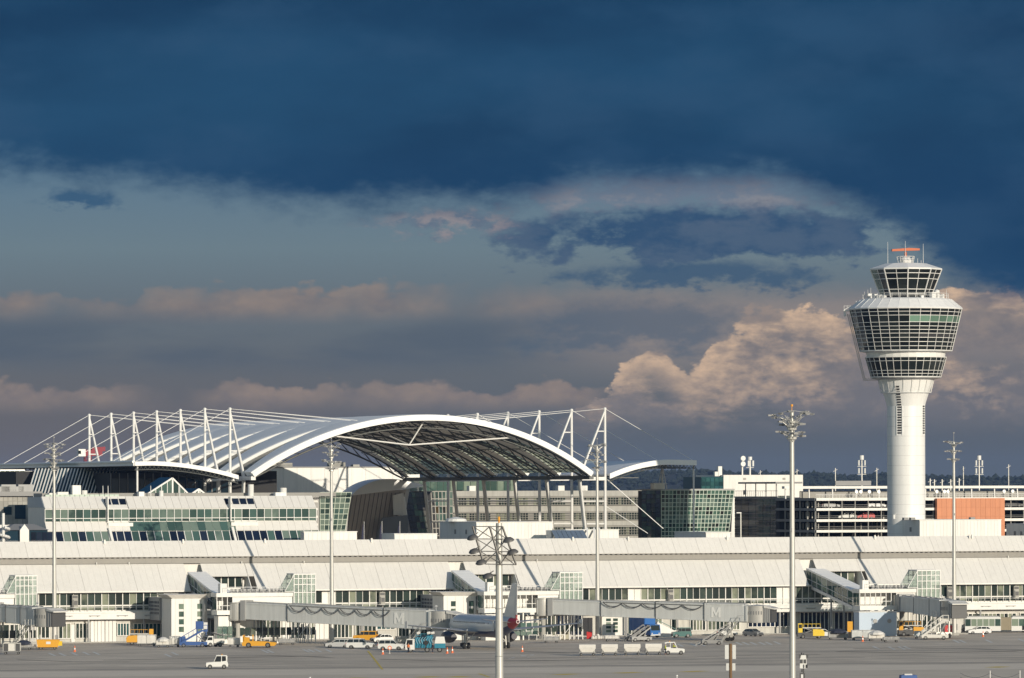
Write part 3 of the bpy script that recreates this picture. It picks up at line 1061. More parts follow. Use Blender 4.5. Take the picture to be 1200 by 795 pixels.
    zk = zr + .2
    fr = tb(sa, sy0)
    xs_ = [xm + (sb - xm) * i / 5 for i in range(6)]
    for yy in (sy0, sy1):
        for x in xs_:
            fr.bar((x, yy, 0), (x, yy, zt_), .15, .15)
        for z in (zf, zf + 1.9, zr, zr + 1.5, zr + 2.6, zt_ - .06):
            fr.bar((xm, yy, z), (sb, yy, z), .10, .14)
        fr.bar((sa, yy, zk), (xm, yy, zt_ - .1), .10, .10)
        fr.bar((sa, yy, zk), (xm, yy, zk), .10, .10)
        fr.bar((xm, yy, .1), (xs_[2], yy, 2.2), .06, .08)
        fr.bar((xs_[2], yy, 2.2), (sb, yy, zf), .06, .08)
    for x in (xm, sb):
        for z in (zf, zr, zr + 1.5, zt_ - .06):
            fr.bar((x, sy0, z), (x, sy1, z), .08, .10)
    fr.build('frame', M['steel'], t)
    q = tb(sa, sy0)
    for yy in (sy0 + .08, sy1 - .08):
        for i in range(5):
            for z0, z1 in ((zf + .05, zf + 1.85), (zf + 1.95, zr - .05), (zr + .05, zr + 1.45), (zr + 1.55, zr + 2.55), (zr + 2.65, zt_ - .1)):
                if z1 > z0 + .2:
                    piece('glass_pane', G['clear'], t, xs_[i] + .08 - sa, yy - sy0, z0, xs_[i + 1] - xs_[i] - .16, .03, z1 - z0)
        q.prism([(sa + .15, zk + .06), (xm - .06, zk + .06), (xm - .06, zt_ - .2)], yy - .02, yy + .02, 'y')
    q.build('glass_gable', G['clear'], t)
    st = tb(sa, sy0)
    n = 12
    for i in range(n):
        f0 = i / n
        xx = xm + .3 + (sb - xm - .9) * f0
        st.box(xx, xx + .35, sy0 + .9, sy0 + 2.2, zr + .1 + (zt_ - zr - 1.6) * f0, zr + .2 + (zt_ - zr - 1.6) * f0)
    st.bar((xm + .3, sy0 + .9, zr + .9), (sb - .4, sy0 + .9, zt_ - .5), .05, .08)
    st.build('stair_flight', M['midgrey'], t)
    q = tb(sa, sy0)
    q.box(xm - .1, sb + .1, sy0 - .08, sy1 + .08, zt_, zt_ + .12)
    q.build('roof', M['steel'], t)
    return dict(ga=ga, gb=gb, gy0=gy0, gy1=gy1, zf=zf, zr=zr, wx=wx)

def clear_glass():
    m = bpy.data.materials.new('clear_greenish_glass')
    m.use_nodes = True
    t = NT(m.node_tree)
    b = m.node_tree.nodes['Principled BSDF']
    b.inputs['Base Color'].default_value = (.44, .50, .46, 1)
    b.inputs['Roughness'].default_value = .08
    tr = t.n('ShaderNodeBsdfTransparent')
    tr.inputs[0].default_value = (.88, .93, .90, 1)
    mx = t.n('ShaderNodeMixShader')
    mx.inputs[0].default_value = .70
    t.lk(b.outputs[0], mx.inputs[1])
    t.lk(tr.outputs[0], mx.inputs[2])
    t.lk(mx.outputs[0], m.node_tree.nodes['Material Output'].inputs[0])
    return m
G['clear'] = clear_glass()

g0 = gate_set(0, -90, -62, -60, 42, -6, -16.0, (7, 42.5), (None, 'long glazed boarding gallery cut off by the left edge', 'glass stair tower with a slanted side at the far left'))
g1 = gate_set(1, 220, 253, 253.5, 369, 272, -16.0, (333, 369), ('sloping glazed walkway beside the left white stair pavilion', 'boarding gallery behind the jet bridge carrying looped black cables at left', 'glass stair tower with a slanted side above the left jet bridge'))
g2 = gate_set(2, 529, 563, 567, 682, 630, -16.0, (644.5, 682), ('sloping glazed walkway passing behind the lattice lamp mast', 'boarding gallery behind the airliner tail', 'glass stair tower with a slanted side in the middle beside the tall mast'))
g3 = gate_set(3, 945, 999, 1007, 1101, 1050, -20.0, (1063, 1101), ('long sloping glazed walkway right of the tallest lamp mast', 'boarding gallery above the pale blue service cabin', 'glass stair tower with a slanted side at the right'))

# ------------------------------------------------------------------ passenger bridges
def letter_m(size, mt, parent, loc, slope):
    """the capital letter M as a thin raised plate"""
    h = size * .72
    w_ = h * .95
    k = h * .20
    P = [(0, 0), (k, 0), (k, h * .62), (w_ / 2, h * .12), (w_ - k, h * .62), (w_ - k, 0), (w_, 0), (w_, h), (w_ - k * 1.05, h), (w_ / 2, h * .42), (k * 1.05, h), (0, h)]
    q = MB().prism([(x - w_ / 2, z - h / 2) for x, z in P], -.02, .02, 'y')
    o = q.build('letter', mt, parent, loc=loc)
    o.rotation_euler = (0, -slope, 0)
    return o

def jet_bridge(P, Q, zP, zQ, H, secs, label, cables=(), letter=None, cab=True, rot_h=3.3):
    """P, Q ground points of rotunda and cab; zP, zQ floor heights; secs fractions where the telescoping sections end"""
    d = Q - P
    L = d.length
    t = thing('passenger_bridge', label, 'jet bridge', P, math.atan2(d.y, d.x), 'passenger bridges')
    t['group'] = 'passenger bridges'
    sl_ = (zQ - zP) / L
    fl = lambda x: zP + sl_ * x
    q = MB()
    q.lathe([(1.55, zP - .35), (1.62, zP - .2), (1.62, zP + rot_h - .2), (1.75, zP + rot_h - .15), (1.75, zP + rot_h), (.1, zP + rot_h + .12)], 20)
    q.build('rotunda', M['galv'], t, smooth=True)
    q = MB()
    for k in range(10):
        a = 2 * math.pi * k / 10
        q.tube((1.64 * math.cos(a), 1.64 * math.sin(a), zP), (1.64 * math.cos(a), 1.64 * math.sin(a), zP + rot_h - .3), .05, .05, 4)
    tag(q.build('rotunda_rib', M['bridge'], t), kind='stuff')
    q = MB()
    q.tube((0, 0, 0), (0, 0, zP - .3), .55, .45, 12)
    q.box(-1.1, 1.1, -1.1, 1.1, 0, .25)
    q.build('rotunda_column', M['concrete'], t)
    q = MB()
    q.hexa([(1.5, -1.6, zP - .3), (2.5, -1.6, zP - .3), (2.5, 1.6, zP - .3), (1.5, 1.6, zP - .3), (1.5, -1.6, zP + H + .35), (2.5, -1.6, zP + H + .35), (2.5, 1.6, zP + H + .35), (1.5, 1.6, zP + H + .35)])
    q.build('end_frame', M['grey'], t)
    xa = 2.5
    n = len(secs)
    for i, f in enumerate(secs):
        xb = L * f
        wd = 1.38 + .13 * i
        h0 = -.08 * i
        h1 = H + .13 * i
        q = MB()
        q.hexa([(xa - (.5 if i else 0), -wd, fl(xa) + h0), (xb, -wd, fl(xb) + h0), (xb, wd, fl(xb) + h0), (xa - (.5 if i else 0), wd, fl(xa) + h0),
                (xa - (.5 if i else 0), -wd, fl(xa) + h1), (xb, -wd, fl(xb) + h1), (xb, wd, fl(xb) + h1), (xa - (.5 if i else 0), wd, fl(xa) + h1)])
        o = q.build('tunnel_section', M['bridge'], t)
        q = MB()                              # edge rails and pressed ribs
        for s in (-1, 1):
            q.bar((xa, s * (wd + .03), fl(xa) + h1 - .14), (xb, s * (wd + .03), fl(xb) + h1 - .14), .09, .24)
            q.bar((xa, s * (wd + .03), fl(xa) + h0 + .16), (xb, s * (wd + .03), fl(xb) + h0 + .16), .09, .28)
            k = max(2, int((xb - xa) / 3.0))
            for j in range(1, k):
                x = xa + (xb - xa) * j / k
                q.box(x - .02, x + .02, s * (wd + .012) - .012, s * (wd + .012) + .012, fl(x) + h0 + .3, fl(x) + h1 - .26)
        q.build('rail', M['bridge'], o)
        if i:
            q = MB()
            q.box(xa - .62, xa - .5, -wd - .06, wd + .06, fl(xa) + h0 - .05, fl(xa) + h1 + .1)
            q.build('section_seal', M['darkgrey'], o)
        q = MB()
        for s in (-.9, .9):
            q.bar((xa, s, fl(xa) + h1 + .12), (xb, s, fl(xb) + h1 + .12), .08, .16)
        x = xa
        while x < xb:
            q.box(x, x + .3, -.3, .3, fl(x) + h1, fl(x) + h1 + .22)
            x += 2.6
        q.build('roof_duct', M['grey'], o)
        xa = xb
    # festoon cables
    for (c0, c1, k, sag) in cables:
        q = MB()
        for j in range(k):
            a0 = L * (c0 + (c1 - c0) * j / k)
            a1 = L * (c0 + (c1 - c0) * (j + 1) / k)
            for oo in (0, .25):
                pts = []
                for i_ in range(11):
                    u_ = i_ / 10
                    x = a0 + (a1 - a0) * u_
                    pts.append((x, -1.86 - oo * .3, fl(x) + H - .12 - sag * (1 + oo) * 4 * u_ * (1 - u_)))
                q.path(pts, .055, 5)
        tag(q.build('hanging_cable', M['darkgrey'], t), kind='stuff')
        q = MB()
        q.bar((L * c0, -1.84, fl(L * c0) + H - .04), (L * c1, -1.84, fl(L * c1) + H - .04), .07, .07)
        q.build('cable_rail', M['darkgrey'], t)
    if letter:
        f, size = letter
        wd = 1.38 + .13 * (n - 1) + .03
        x = L * f
        letter_m(size * 1.5, M['carwhite'], t, (x, -wd - .03, fl(x) + H / 2 + .1), math.atan(sl_))
    # drive column with wheels
    x = L * (secs[-2] + .55 * (secs[-1] - secs[-2]) if n > 1 else .8)
    dl = MB()
    for s in (-1.15, 1.15):
        dl.tube((x, s, .8), (x, s, fl(x)), .2, .2, 8)
    dl.box(x - .3, x + .3, -1.6, 1.6, .7, 1.15)
    dl.build('drive_column', M['galv'], t)
    wm = MB().tube((0, -.22, 0), (0, .22, 0), .52, .52, 14).mesh('drive_wheel', M['black'])
    for s in (-1.15, 1.15):
        inst(wm, 'drive_wheel', t, (x, s, .52))
    # service stair beside the cab
    sx = L * secs[-1]
    wd = 1.38 + .13 * (n - 1)
    st = MB()
    zf = fl(sx)
    for s in (-wd - .25, -wd - 1.1):
        st.bar((sx - .6, s, zf), (sx - .6 - zf * .85, s, .15), .06, .2)
        st.bar((sx - .6, s, zf + 1), (sx - .6 - zf * .85, s, 1.15), .05, .06)
    for k in range(13):
        f = k / 13
        st.box(sx - .75 - zf * .85 * f, sx - .5 - zf * .85 * f, -wd - 1.1, -wd - .25, zf - (zf - .15) * f - .05, zf - (zf - .15) * f)
    st.box(sx - .7, sx + 1.2, -wd - 1.2, -wd - .12, zf - .1, zf)
    for xx in (sx - .65, sx + .3, sx + 1.15):
        st.tube((xx, -wd - 1.18, zf), (xx, -wd - 1.18, zf + 1.05), .035, .035, 5)
    st.tube((sx - .65, -wd - 1.18, zf + 1.05), (sx + 1.15, -wd - 1.18, zf + 1.05), .035, .035, 5)
    st.build('service_stair', M['galv'], t)
    # cab: round ribbed shell, bellows, and a hooded mouth
    if cab:
        cx = sx + 2.3
        zc = fl(cx)
        q = MB()
        q.lathe([(2.1, zc - .25), (2.16, zc - .1), (2.16, zc + H + .1), (2.2, zc + H + .2), (.1, zc + H + .4)], 22, cx, 0)
        q.build('cab', M['galv'], t, smooth=True)
        q = MB()
        for k in range(-3, 4):
            a = -math.pi / 2 + k * .22
            q.box(cx + 2.17 * math.cos(a) - .09, cx + 2.17 * math.cos(a) + .09, 2.17 * math.sin(a) - .03, 2.17 * math.sin(a) + .03, zc + 1.3, zc + 1.95)
        q.build('cab_window', M['midgrey'], t)
        q = MB()
        q.box(sx - .1, sx + .5, -wd - .02, wd + .02, zc - .2, zc + H + .05)
        q.box(sx + .62, sx + 1.0, -2.0, 2.0, zc - .2, zc + H + .15)
        q.build('cab_frame', M['bridge'], t)
        for k in range(5):
            q = MB()
            y0 = 1.5 + k * .0
            x0 = cx + 1.7 + k * .34
            o_ = .06 * (k % 2)
            q.box(x0, x0 + .26, -1.55 - o_, 1.55 + o_, zc - .15 - o_, zc + H - .1 + o_)
            q.build('bellows', M['grey'] if k < 4 else M['darkgrey'], t)
        q = MB()
        q.prism([(cx + 1.8, zc + H - .2), (cx + 3.9, zc + H - .5), (cx + 3.9, zc + H - .3), (cx + 1.8, zc + H + .25)], -1.7, 1.7, 'y')
        q.build('canopy_hood', M['canvas'], t)
        q = MB()
        q.tube((cx, -2.2, zc + H + .2), (cx, -2.2, zc + H + 1.1), .05, .05, 5)
        q.box(cx - .2, cx + .2, -2.3, -2.1, zc + H + 1.0, zc + H + 1.3)
        q.build('cab_lamp', M['lamp'], t)
    return t

# 1: reaches the airliner; 2: long one lettered M; 3 and 0: turned towards the apron
def gpt(px, g, dy=0.0):
    y = g['gy0'] + .4 + dy
    x = LX(px, y, 710)
    p = TL(x, y)
    return p
PL_NOSE = at(536, 733, 1002)
j1 = jet_bridge(gpt(277.5, g1), at(520, 730, 1011) * 1, 4.65, 3.05, 3.1, (.275, .74, .93), 'long jet bridge docked to the airliner, black cables looped along its side', [(.28, .76, 6, .95)], letter=(.80, 1.9), rot_h=3.0)
j1.location.z = 0
j2 = jet_bridge(gpt(635.5, g2), at(893, 730, 1036), 4.9, 3.7, 2.75, (.29, .54, .76, .92), 'empty jet bridge reaching right over the green van, lettered M', [(.29, .74, 5, .7)], letter=(.80, 1.75), rot_h=3.0)
j2.location.z = 0
j3 = jet_bridge(gpt(1056, g3, .3), at(1115, 730, 1050), 4.9, 4.1, 2.9, (.4, .72, .9), 'dark shaded jet bridge pointing at the camera on the right', rot_h=3.0)
j3.location.z = 0
j0 = jet_bridge(gpt(-14, g0), at(50, 730, 1003), 4.9, 4.2, 2.9, (.45, .72, .9), 'jet bridge at the left edge with round cab in front of the lamp mast', rot_h=3.0)
j0.location.z = 0

# pale blue service cabin under the right gallery
y0 = -27.0
xa, xb = LX(1006, y0, 730), LX(1050, y0, 730)
t = tthing('service_cabin', 'pale blue-grey flat service cabin with round vents under the right boarding gallery', 'cabin', xa, y0)
b = tb(xa, y0); b.box(xa, xb, y0, y0 + 2.6, .1, 4.7); b.build('wall', mat('pale_blue_panel', (.46, .55, .66), .55, var=.05), t)
b = tb(xa, y0); b.box(xa - .1, xb + .1, y0 - .1, y0 + 2.7, 4.7, 4.85); b.build('roof', M['white'], t)
for f in (.42, .8):
    b = tb(xa, y0); x = xa + (xb - xa) * f
    b.tube((x, y0 - .12, 3.0), (x, y0 + .05, 3.0), .42, .42, 14); b.build('round_vent', M['grey'], t)

# ------------------------------------------------------------------ floodlight masts on the apron
def mast(loc, H, r0, r1, arms, label, group='tall floodlight masts on the apron', seed=1, spike=1.2, beacon=False):
    """arms: list of (height, reach, how many, rise)"""
    rnd = random.Random(seed)
    t = thing('floodlight_mast', label, 'floodlight mast', loc, R(seed * 23), group)
    q = MB()
    k = 4
    for i in range(k):
        za, zb = H * i / k, H * (i + 1) / k
        ra = r0 + (r1 - r0) * i / k
        rb = r0 + (r1 - r0) * (i + 1) / k
        q.tube((0, 0, za), (0, 0, zb), ra, rb - .012, 14)
    q.build('pole', M['galv'], t, smooth=True)
    q = MB()
    q.tube((0, 0, 0), (0, 0, .5), r0 * 2.0, r0 * 2.0, 12)
    q.build('base', M['concrete'], t)
    q = MB()
    q.tube((0, 0, H), (0, 0, H + spike), .05, .03, 6)
    q.tube((0, 0, H + spike), (0, 0, H + spike + .25), .14, .14, 8)
    q.build('beacon', M['amber'] if beacon else M['grey'], t)
    lm = MB().hexa([(-.34, -.3, -.16), (.34, -.3, -.16), (.4, .3, -.10), (-.4, .3, -.10), (-.3, -.24, .12), (.3, -.24, .12), (.36, .3, .14), (-.36, .3, .14)])
    lm.cur = 1
    lm.hexa([(-.3, -.26, -.19), (.3, -.26, -.19), (.35, .26, -.13), (-.35, .26, -.13), (-.3, -.26, -.165), (.3, -.26, -.165), (.35, .26, -.11), (-.35, .26, -.11)])
    lme = lm.mesh('floodlight', [M['midgrey'], M['lamp']])
    for (h, reach, n, rise) in arms:
        q = MB()
        ends = []
        for i in range(n):
            a = 2 * math.pi * (i + rnd.uniform(-.15, .15)) / n
            rr = reach * rnd.uniform(.75, 1.0)
            e = (rr * math.cos(a), rr * math.sin(a), h + rise * rnd.uniform(.1, 1.2))
            q.tube((0, 0, h - .3), e, .045, .035, 6)
            q.tube((0, 0, h - 1.1), (e[0] * .6, e[1] * .6, h + rise * .45), .035, .035, 5)
            ends.append((e, a))
        for i in range(n):
            q.tube(ends[i][0], ends[(i + 1) % n][0], .03, .03, 5)
        q.lathe([(r1 * 2.2, h - .42), (r1 * 2.2, h - .18)], 10)
        q.build('arm_ring', M['galv'], t)
        for e, a in ends:
            inst(lme, 'floodlight', t, (e[0] * 1.06, e[1] * 1.06, e[2] - .12), a - math.pi / 2, (.72, .72, .72))
            inst(lme, 'floodlight', t, (e[0] * .84 + .25 * math.sin(a), e[1] * .84 - .25 * math.cos(a), e[2] - .1), a - math.pi / 2 + .5, (.72, .72, .72))
    q = MB()
    q.box(-.18, .18, -r0 - .22, -r0 - .02, 1.0, 2.2)
    q.box(-r1 - .16, -r1 + .02, -.1, .1, H * .62, H * .62 + .4)
    q.build('switch_box', M['grey'], t)
    return t
def mast_at(px, ytop, d, r0, r1, arms, label, seed, **kw):
    b = at(px, ytop, d)
    H = b.z
    return mast((b.x, b.y, 0), H, r0, r1, [(H + a[0],) + a[1:] for a in arms], label, seed=seed, **kw)
AR = [(-.6, 1.9, 6, 1.0), (-1.9, 1.5, 5, .7), (-3.1, 1.8, 6, .5), (-4.4, 1.0, 4, .4)]
mast_at(63.5, 518, 1013, .46, .22, AR, 'floodlight mast in front of the pier at the far left, left of the white gates', 2)
mast_at(388.5, 521, 1033, .46, .22, AR, 'floodlight mast rising behind the looped black cables of the left jet bridge', 4)
mast_at(700, 523, 1055, .46, .22, AR, 'floodlight mast in line with the right steel pylon of the arched roof', 6)
mast_at(1118, 521, 1075, .46, .22, [(-.3, 1.9, 6, .4), (-1.8, 1.6, 5, .3), (-3.4, 1.1, 5, .2)], 'floodlight mast standing right of the control tower', 5, spike=1.6)
mast_at(928.5, 484, 656, .40, .26, [(-1.0, 2.5, 9, 1.0), (-1.8, 1.6, 6, .6), (-2.9, 1.7, 7, .5)], 'near floodlight mast with a wide crown of lamps, tallest in the picture', 3, spike=.55, beacon=True)

# the lower mast nearest the camera carries a ladder-like truss with round lamps
b0 = at(584.5, 613, 700)
t = thing('lattice_floodlight_mast', 'thick lower mast with a dark steel truss of round lamps in front of the airliner', 'floodlight mast', (b0.x, b0.y, 0), R(4), 'tall floodlight masts on the apron')
q = MB()
Hm = b0.z
q.tube((0, 0, 0), (0, 0, Hm * .5), .53, .48, 18)
q.tube((0, 0, Hm * .5), (0, 0, Hm), .468, .40, 18)
q.build('pole', M['galv'], t, smooth=True)
q = MB(); q.tube((0, 0, Hm), (0, 0, Hm + .35), .1, .1, 8); q.tube((0, 0, Hm + .35), (0, 0, Hm + .8), .16, .12, 8); q.build('beacon', M['amber'], t)
px_m = 700 / FPX
def tr(dx, py, y=0):
    return (dx * px_m, y, Hm - (py - 613) * px_m)
rails = [((-31, 617), (-18, 661)), ((-11, 617), (2, 662)), ((4, 617), (20, 662))]
for yy in (-.55, .55):
    for (x0, y0_), (x1, y1_) in rails:
        q = MB(); q.tube(tr(x0, y0_, yy), tr(x1, y1_, yy), .10, .10, 6); q.build('truss_rail', M['lattice'], t)
q = MB()
for yy in (-.55, .55):
    for f in (0, .33, .66, 1):
        a = tr(-31 + 13 * f, 617 + 44 * f, yy); b = tr(4 + 16 * f, 617 + 45 * f, yy)
        q.tube(a, b, .055, .055, 6)
    for f in (0, .33, .66):
        for (u0, u1) in ((-31, -11), (-11, 4)):
            q.tube(tr(u0 + 13 * f, 617 + 44 * f, yy), tr(u1 + 13 * (f + .33), 617 + 44 * (f + .33), yy), .04, .04, 5)
            q.tube(tr(u1 + 13 * f, 617 + 44 * f, yy), tr(u0 + 13 * (f + .33), 617 + 44 * (f + .33), yy), .04, .04, 5)
for f in (0, .33, .66, 1):
    for u0 in (-31, -11, 4):
        q.tube(tr(u0 + 13 * f, 617 + 44 * f, -.55), tr(u0 + 13 * f, 617 + 44 * f, .55), .05, .05, 5)
q.build('truss_brace', M['lattice'], t)
lp = MB()
lp.lathe([(.05, .46), (.42, .38), (.64, .16), (.70, 0)], 16, closed=False)
lp.cur = 1
lp.lathe([(.67, .02), (.4, .08), (.02, .1)], 16, closed=False)
lpm = lp.mesh('round_floodlight', [M['lattice'], M['darkgrey']], True)
for (x, y_) in ((-31, 631), (-29, 647), (-21, 660), (-13, 676), (11, 634), (16, 648)):
    for yy in (-.8, .6):
        p = tr(x, y_, yy)
        inst(lpm, 'round_floodlight', t, p, 0, None, (R(18 if yy < 0 else -10), R(-14), 0))
        q = MB(); q.tube((p[0], p[1], p[2] + .3), (p[0] + (.7 if x < 0 else -.5), p[1] * .7, p[2] + .75), .04, .04, 5); q.build('lamp_bracket', M['lattice'], t)
for f in (.3, .55, .8):
    q = MB(); q.tube((0, 0, Hm * f), (0, 0, Hm * f + .12), .53, .53, 18); q.build('joint_collar', M['grey'], t)

# ------------------------------------------------------------------ control tower
TD = 1144.0
tp = at(1062, 577, TD)
TS = TD / FPX
tz = lambda py: CAMH - (py - ROLL * 462 - HZ) * TS
tower = thing('control_tower', 'tall white airport control tower with a wide glazed cab', 'control tower', (tp.x, tp.y, 0), 0)
N = 48
q = MB()
rs = 22.3 * TS
q.lathe([(rs, 0), (rs, tz(479))], N)
q.build('shaft', M['tower'], tower, smooth=True)
q = MB()
for i in range(14):
    z = tz(640) + (tz(480) - tz(640)) * i / 14
    q.lathe([(rs + .006, z), (rs + .012, z + .015), (rs + .006, z + .03)], N, closed=False)
tag(q.build('shaft_joint', M['grey'], tower), kind='stuff')
q = MB()
prof = [(22.3, 479), (23.6, 474), (25.4, 468), (27.6, 462), (30.0, 456), (31.6, 450), (32.5, 446)]
q.lathe([(r * TS, tz(y)) for r, y in prof], N)
q.build('flared_head', M['tower'], tower, smooth=True)
# slot windows
def slot(ang, y0_, y1_, wpx, n):
    a = R(ang)
    for i in range(n):
        y = y0_ + (y1_ - y0_) * (i + .5) / n
        z = tz(y)
        rr = 22.3
        for (ra, ya), (rb, yb) in zip(prof, prof[1:]):
            if yb <= y <= ya:
                rr = ra + (rb - ra) * (ya - y) / (ya - yb)
        rr *= TS
        hh = (y1_ - y0_) / n * TS * .30
        o = inst(slot_m, 'slot_window', tower, (rr * math.sin(a), -rr * math.cos(a), z), a, (wpx * TS, .12, 2 * hh))
slot_m = MB().box(-.5, .5, -.5, .5, -.5, .5).mesh('slot_window', M['dark'])
slot(-24, 455, 512, 5, 19)
slot(62, 478, 512, 5, 12)
for ang, y0_, y1_ in ((-24, 479, 513), (62, 477, 513)):
    a = R(ang)
    for s in (-1, 1):
        q = MB()
        an = a + s * .155
        q.box(-.09, .09, -.1, .1, tz(y1_), tz(y0_))
        q.build('slot_reveal', M['tower'], tower, loc=(rs * math.sin(an), -rs * math.cos(an), 0), rz=an)
# cage of posts under the ring
for i in range(20):
    a = 2 * math.pi * (i + .5) / 20
    q = MB()
    q.tube((33.5 * TS * math.sin(a), -33.5 * TS * math.cos(a), tz(446)), (29.5 * TS * math.sin(a), -29.5 * TS * math.cos(a), tz(463)), .05, .05, 5)
    q.build('cage_post', M['steel'], tower)
q = MB()
q.lathe([(29.3 * TS, tz(463.5)), (29.9 * TS, tz(463.5)), (29.9 * TS, tz(462.6)), (29.3 * TS, tz(462.6))], 36, closed=False)
q.build('cage_ring', M['steel'], tower)

def glazed_ring(y_top, y_bot, rt, rb, n, rows, name, mt, a0=0.0, post=.13, inner=True, special=None, sub=1):
    """faceted glazing between two heights; rows = fractions from the top"""
    za, zb = tz(y_top), tz(y_bot)
    rt, rb = rt * TS, rb * TS
    def V0(i, f, off):
        a = a0 + 2 * math.pi * i / n
        r = rt + (rb - rt) * f + off
        return Vector((r * math.sin(a), -r * math.cos(a), za + (zb - za) * f))
    def P(i, f, off=0.0):
        if sub == 1:
            return V0(i, f, off)
        k, m_ = divmod(i, sub)
        return V0(k, f, off).lerp(V0(k + 1, f, off), m_ / sub)
    n0, n = n, n * sub
    P_n = n0
    n_ = n
    n = n0
    for i in range(n_):
        a = (a0 + 2 * math.pi * (i + .5) / n_ + math.pi) % (2 * math.pi) - math.pi
        back = abs(a) > R(118)
        for j, (f0, f1) in enumerate(zip(rows, rows[1:])):
            c = [P(i, f1), P(i + 1, f1), P(i + 1, f0), P(i, f0)]
            mt_ = mt
            if special and special(j, a):
                mt_ = special(j, a)
            q = MB()
            e = Vector((math.sin(a), -math.cos(a), 0)) * -.05
            q.hexa([c[0] + e, c[1] + e, c[1], c[0], c[3] + e, c[2] + e, c[2], c[3]])
            q.build(name, mt_, tower)
    fr = MB()
    for i in range(n_):
        pw = post * (1.9 if sub > 1 and i % sub == 0 else 1)
        fr.bar(P(i, 0, .03), P(i, 1, .03), pw, pw)
    for f in rows:
        for i in range(n_):
            fr.bar(P(i, f, .03), P(i + 1, f, .03), post * .9, post * (1.1 if f not in (0, 1) else 2.2))
    fr.build('glazing_frame', M['steel'], tower)
# lower ring of glass
q = MB(); q.lathe([(40.2 * TS, tz(445.5)), (40.5 * TS, tz(446.4)), (30 * TS, tz(448.3))], 32); q.build('ring_floor', M['grey'], tower)
glazed_ring(422, 445, 47.5, 41, 32, [0, .2, .68, .84, 1], 'ring_window', G['tow'], post=.085)
q = MB(); q.lathe([(45.0 * TS, tz(422.5)), (46 * TS, tz(421.6)), (46.5 * TS, tz(416.5)), (53 * TS, tz(415.2))], 32); q.build('white_collar', M['tower'], tower)
# main cab
def spec(j, a):
    if j == 2:
        return G['towg'] if R(-1) < a < R(78) else None
    if j == 6 and R(8) < a < R(80):
        return M['dark']
    return None
rows = [0, .085, .175, .335, .43, .515, .60, .70, .80, .90, 1]
glazed_ring(365.5, 414.5, 66, 54, 32, rows, 'cab_window', G['tow'], post=.095, special=spec)
q = MB()
q.lathe([(66.6 * TS, tz(366.3)), (67.0 * TS, tz(365)), (66.4 * TS, tz(364.3)), (53.5 * TS, tz(354.2)), (44 * TS, tz(352.6))], 32)
q.build('cab_roof', M['tower'], tower)
for i in range(32):
    a = 2 * math.pi * i / 32
    q = MB()
    q.bar((66.2 * TS * math.sin(a), -66.2 * TS * math.cos(a), tz(364.2)), (53.5 * TS * math.sin(a), -53.5 * TS * math.cos(a), tz(354)), .07, .07)
    q.build('roof_seam', M['tower'], tower)
# gallery deck above with railing, boxes and aerials
q = MB()
for i in range(32):
    a = 2 * math.pi * i / 32
    b_ = 2 * math.pi * (i + 1) / 32
    p = lambda an, z: (50 * TS * math.sin(an), -50 * TS * math.cos(an), z)
    q.tube(p(a, tz(353.5)), p(a, tz(347.5)), .035, .035, 5)
    q.tube(p(a, tz(347.5)), p(b_, tz(347.5)), .035, .035, 5)
    q.tube(p(a, tz(350.4)), p(b_, tz(350.4)), .03, .03, 5)
q.build('railing', M['steel'], tower)
for i, (an, rr, w_, h_) in enumerate(((-55, 46, 4, 5), (-46, 46, 5, 4), (-70, 46, 3, 6), (42, 44, 7, 7), (50, 45, 4, 9), (63, 46, 4, 5), (-38, 45, 4, 3), (20, 46, 3, 3))):
    a = R(an)
    q = MB()
    q.box(-w_ / 2 * TS, w_ / 2 * TS, -.4, .4, tz(353.5), tz(353.5 - h_))
    q.build('equipment_box', M['steel'], tower, loc=(rr * TS * math.sin(a), -rr * TS * math.cos(a), 0), rz=a)
for an, rr, y0_, y1_ in ((-68, 49, 353, 343), (-60, 49, 353, 341), (72, 49, 353, 343), (-78, 50, 353, 345)):
    a = R(an)
    q = MB(); q.tube((rr * TS * math.sin(a), -rr * TS * math.cos(a), tz(y0_)), (rr * TS * math.sin(a), -rr * TS * math.cos(a), tz(y1_)), .05, .03, 5)
    q.build('aerial', M['steel'], tower)
q = MB()
a = R(50)
q.lathe([(.05, .6), (.45, .4), (.6, 0), (.45, -.4), (.05, -.6)], 12, 45 * TS * math.sin(a), -45 * TS * math.cos(a))
q.build('small_dome', M['steel'], tower, loc=(0, 0, tz(346.5)), smooth=True)
# upper cab
def spec2(j, a):
    if R(-100) < a < R(-60):
        return G['clear']
    return None
q = MB(); q.lathe([(26 * TS, tz(353)), (26 * TS, tz(352))], 24); q.build('upper_deck', M['steel'], tower)
for sub in (0,):
    n = 9
    glazed_ring(319, 353, 42.4, 29.0, n, [0, .15, .34, .70, .86, 1], 'upper_cab_window', G['tow'], a0=0.0, post=.11, special=spec2, sub=2)
q = MB()
q.lathe([(40 * TS, tz(320)), (42.6 * TS, tz(319.6)), (42.8 * TS, tz(318)), (40.5 * TS, tz(317.2)), (24.5 * TS, tz(312)), (10 * TS, tz(311.2))], 9, a0=R(-90))
q.build('upper_roof', M['tower'], tower)
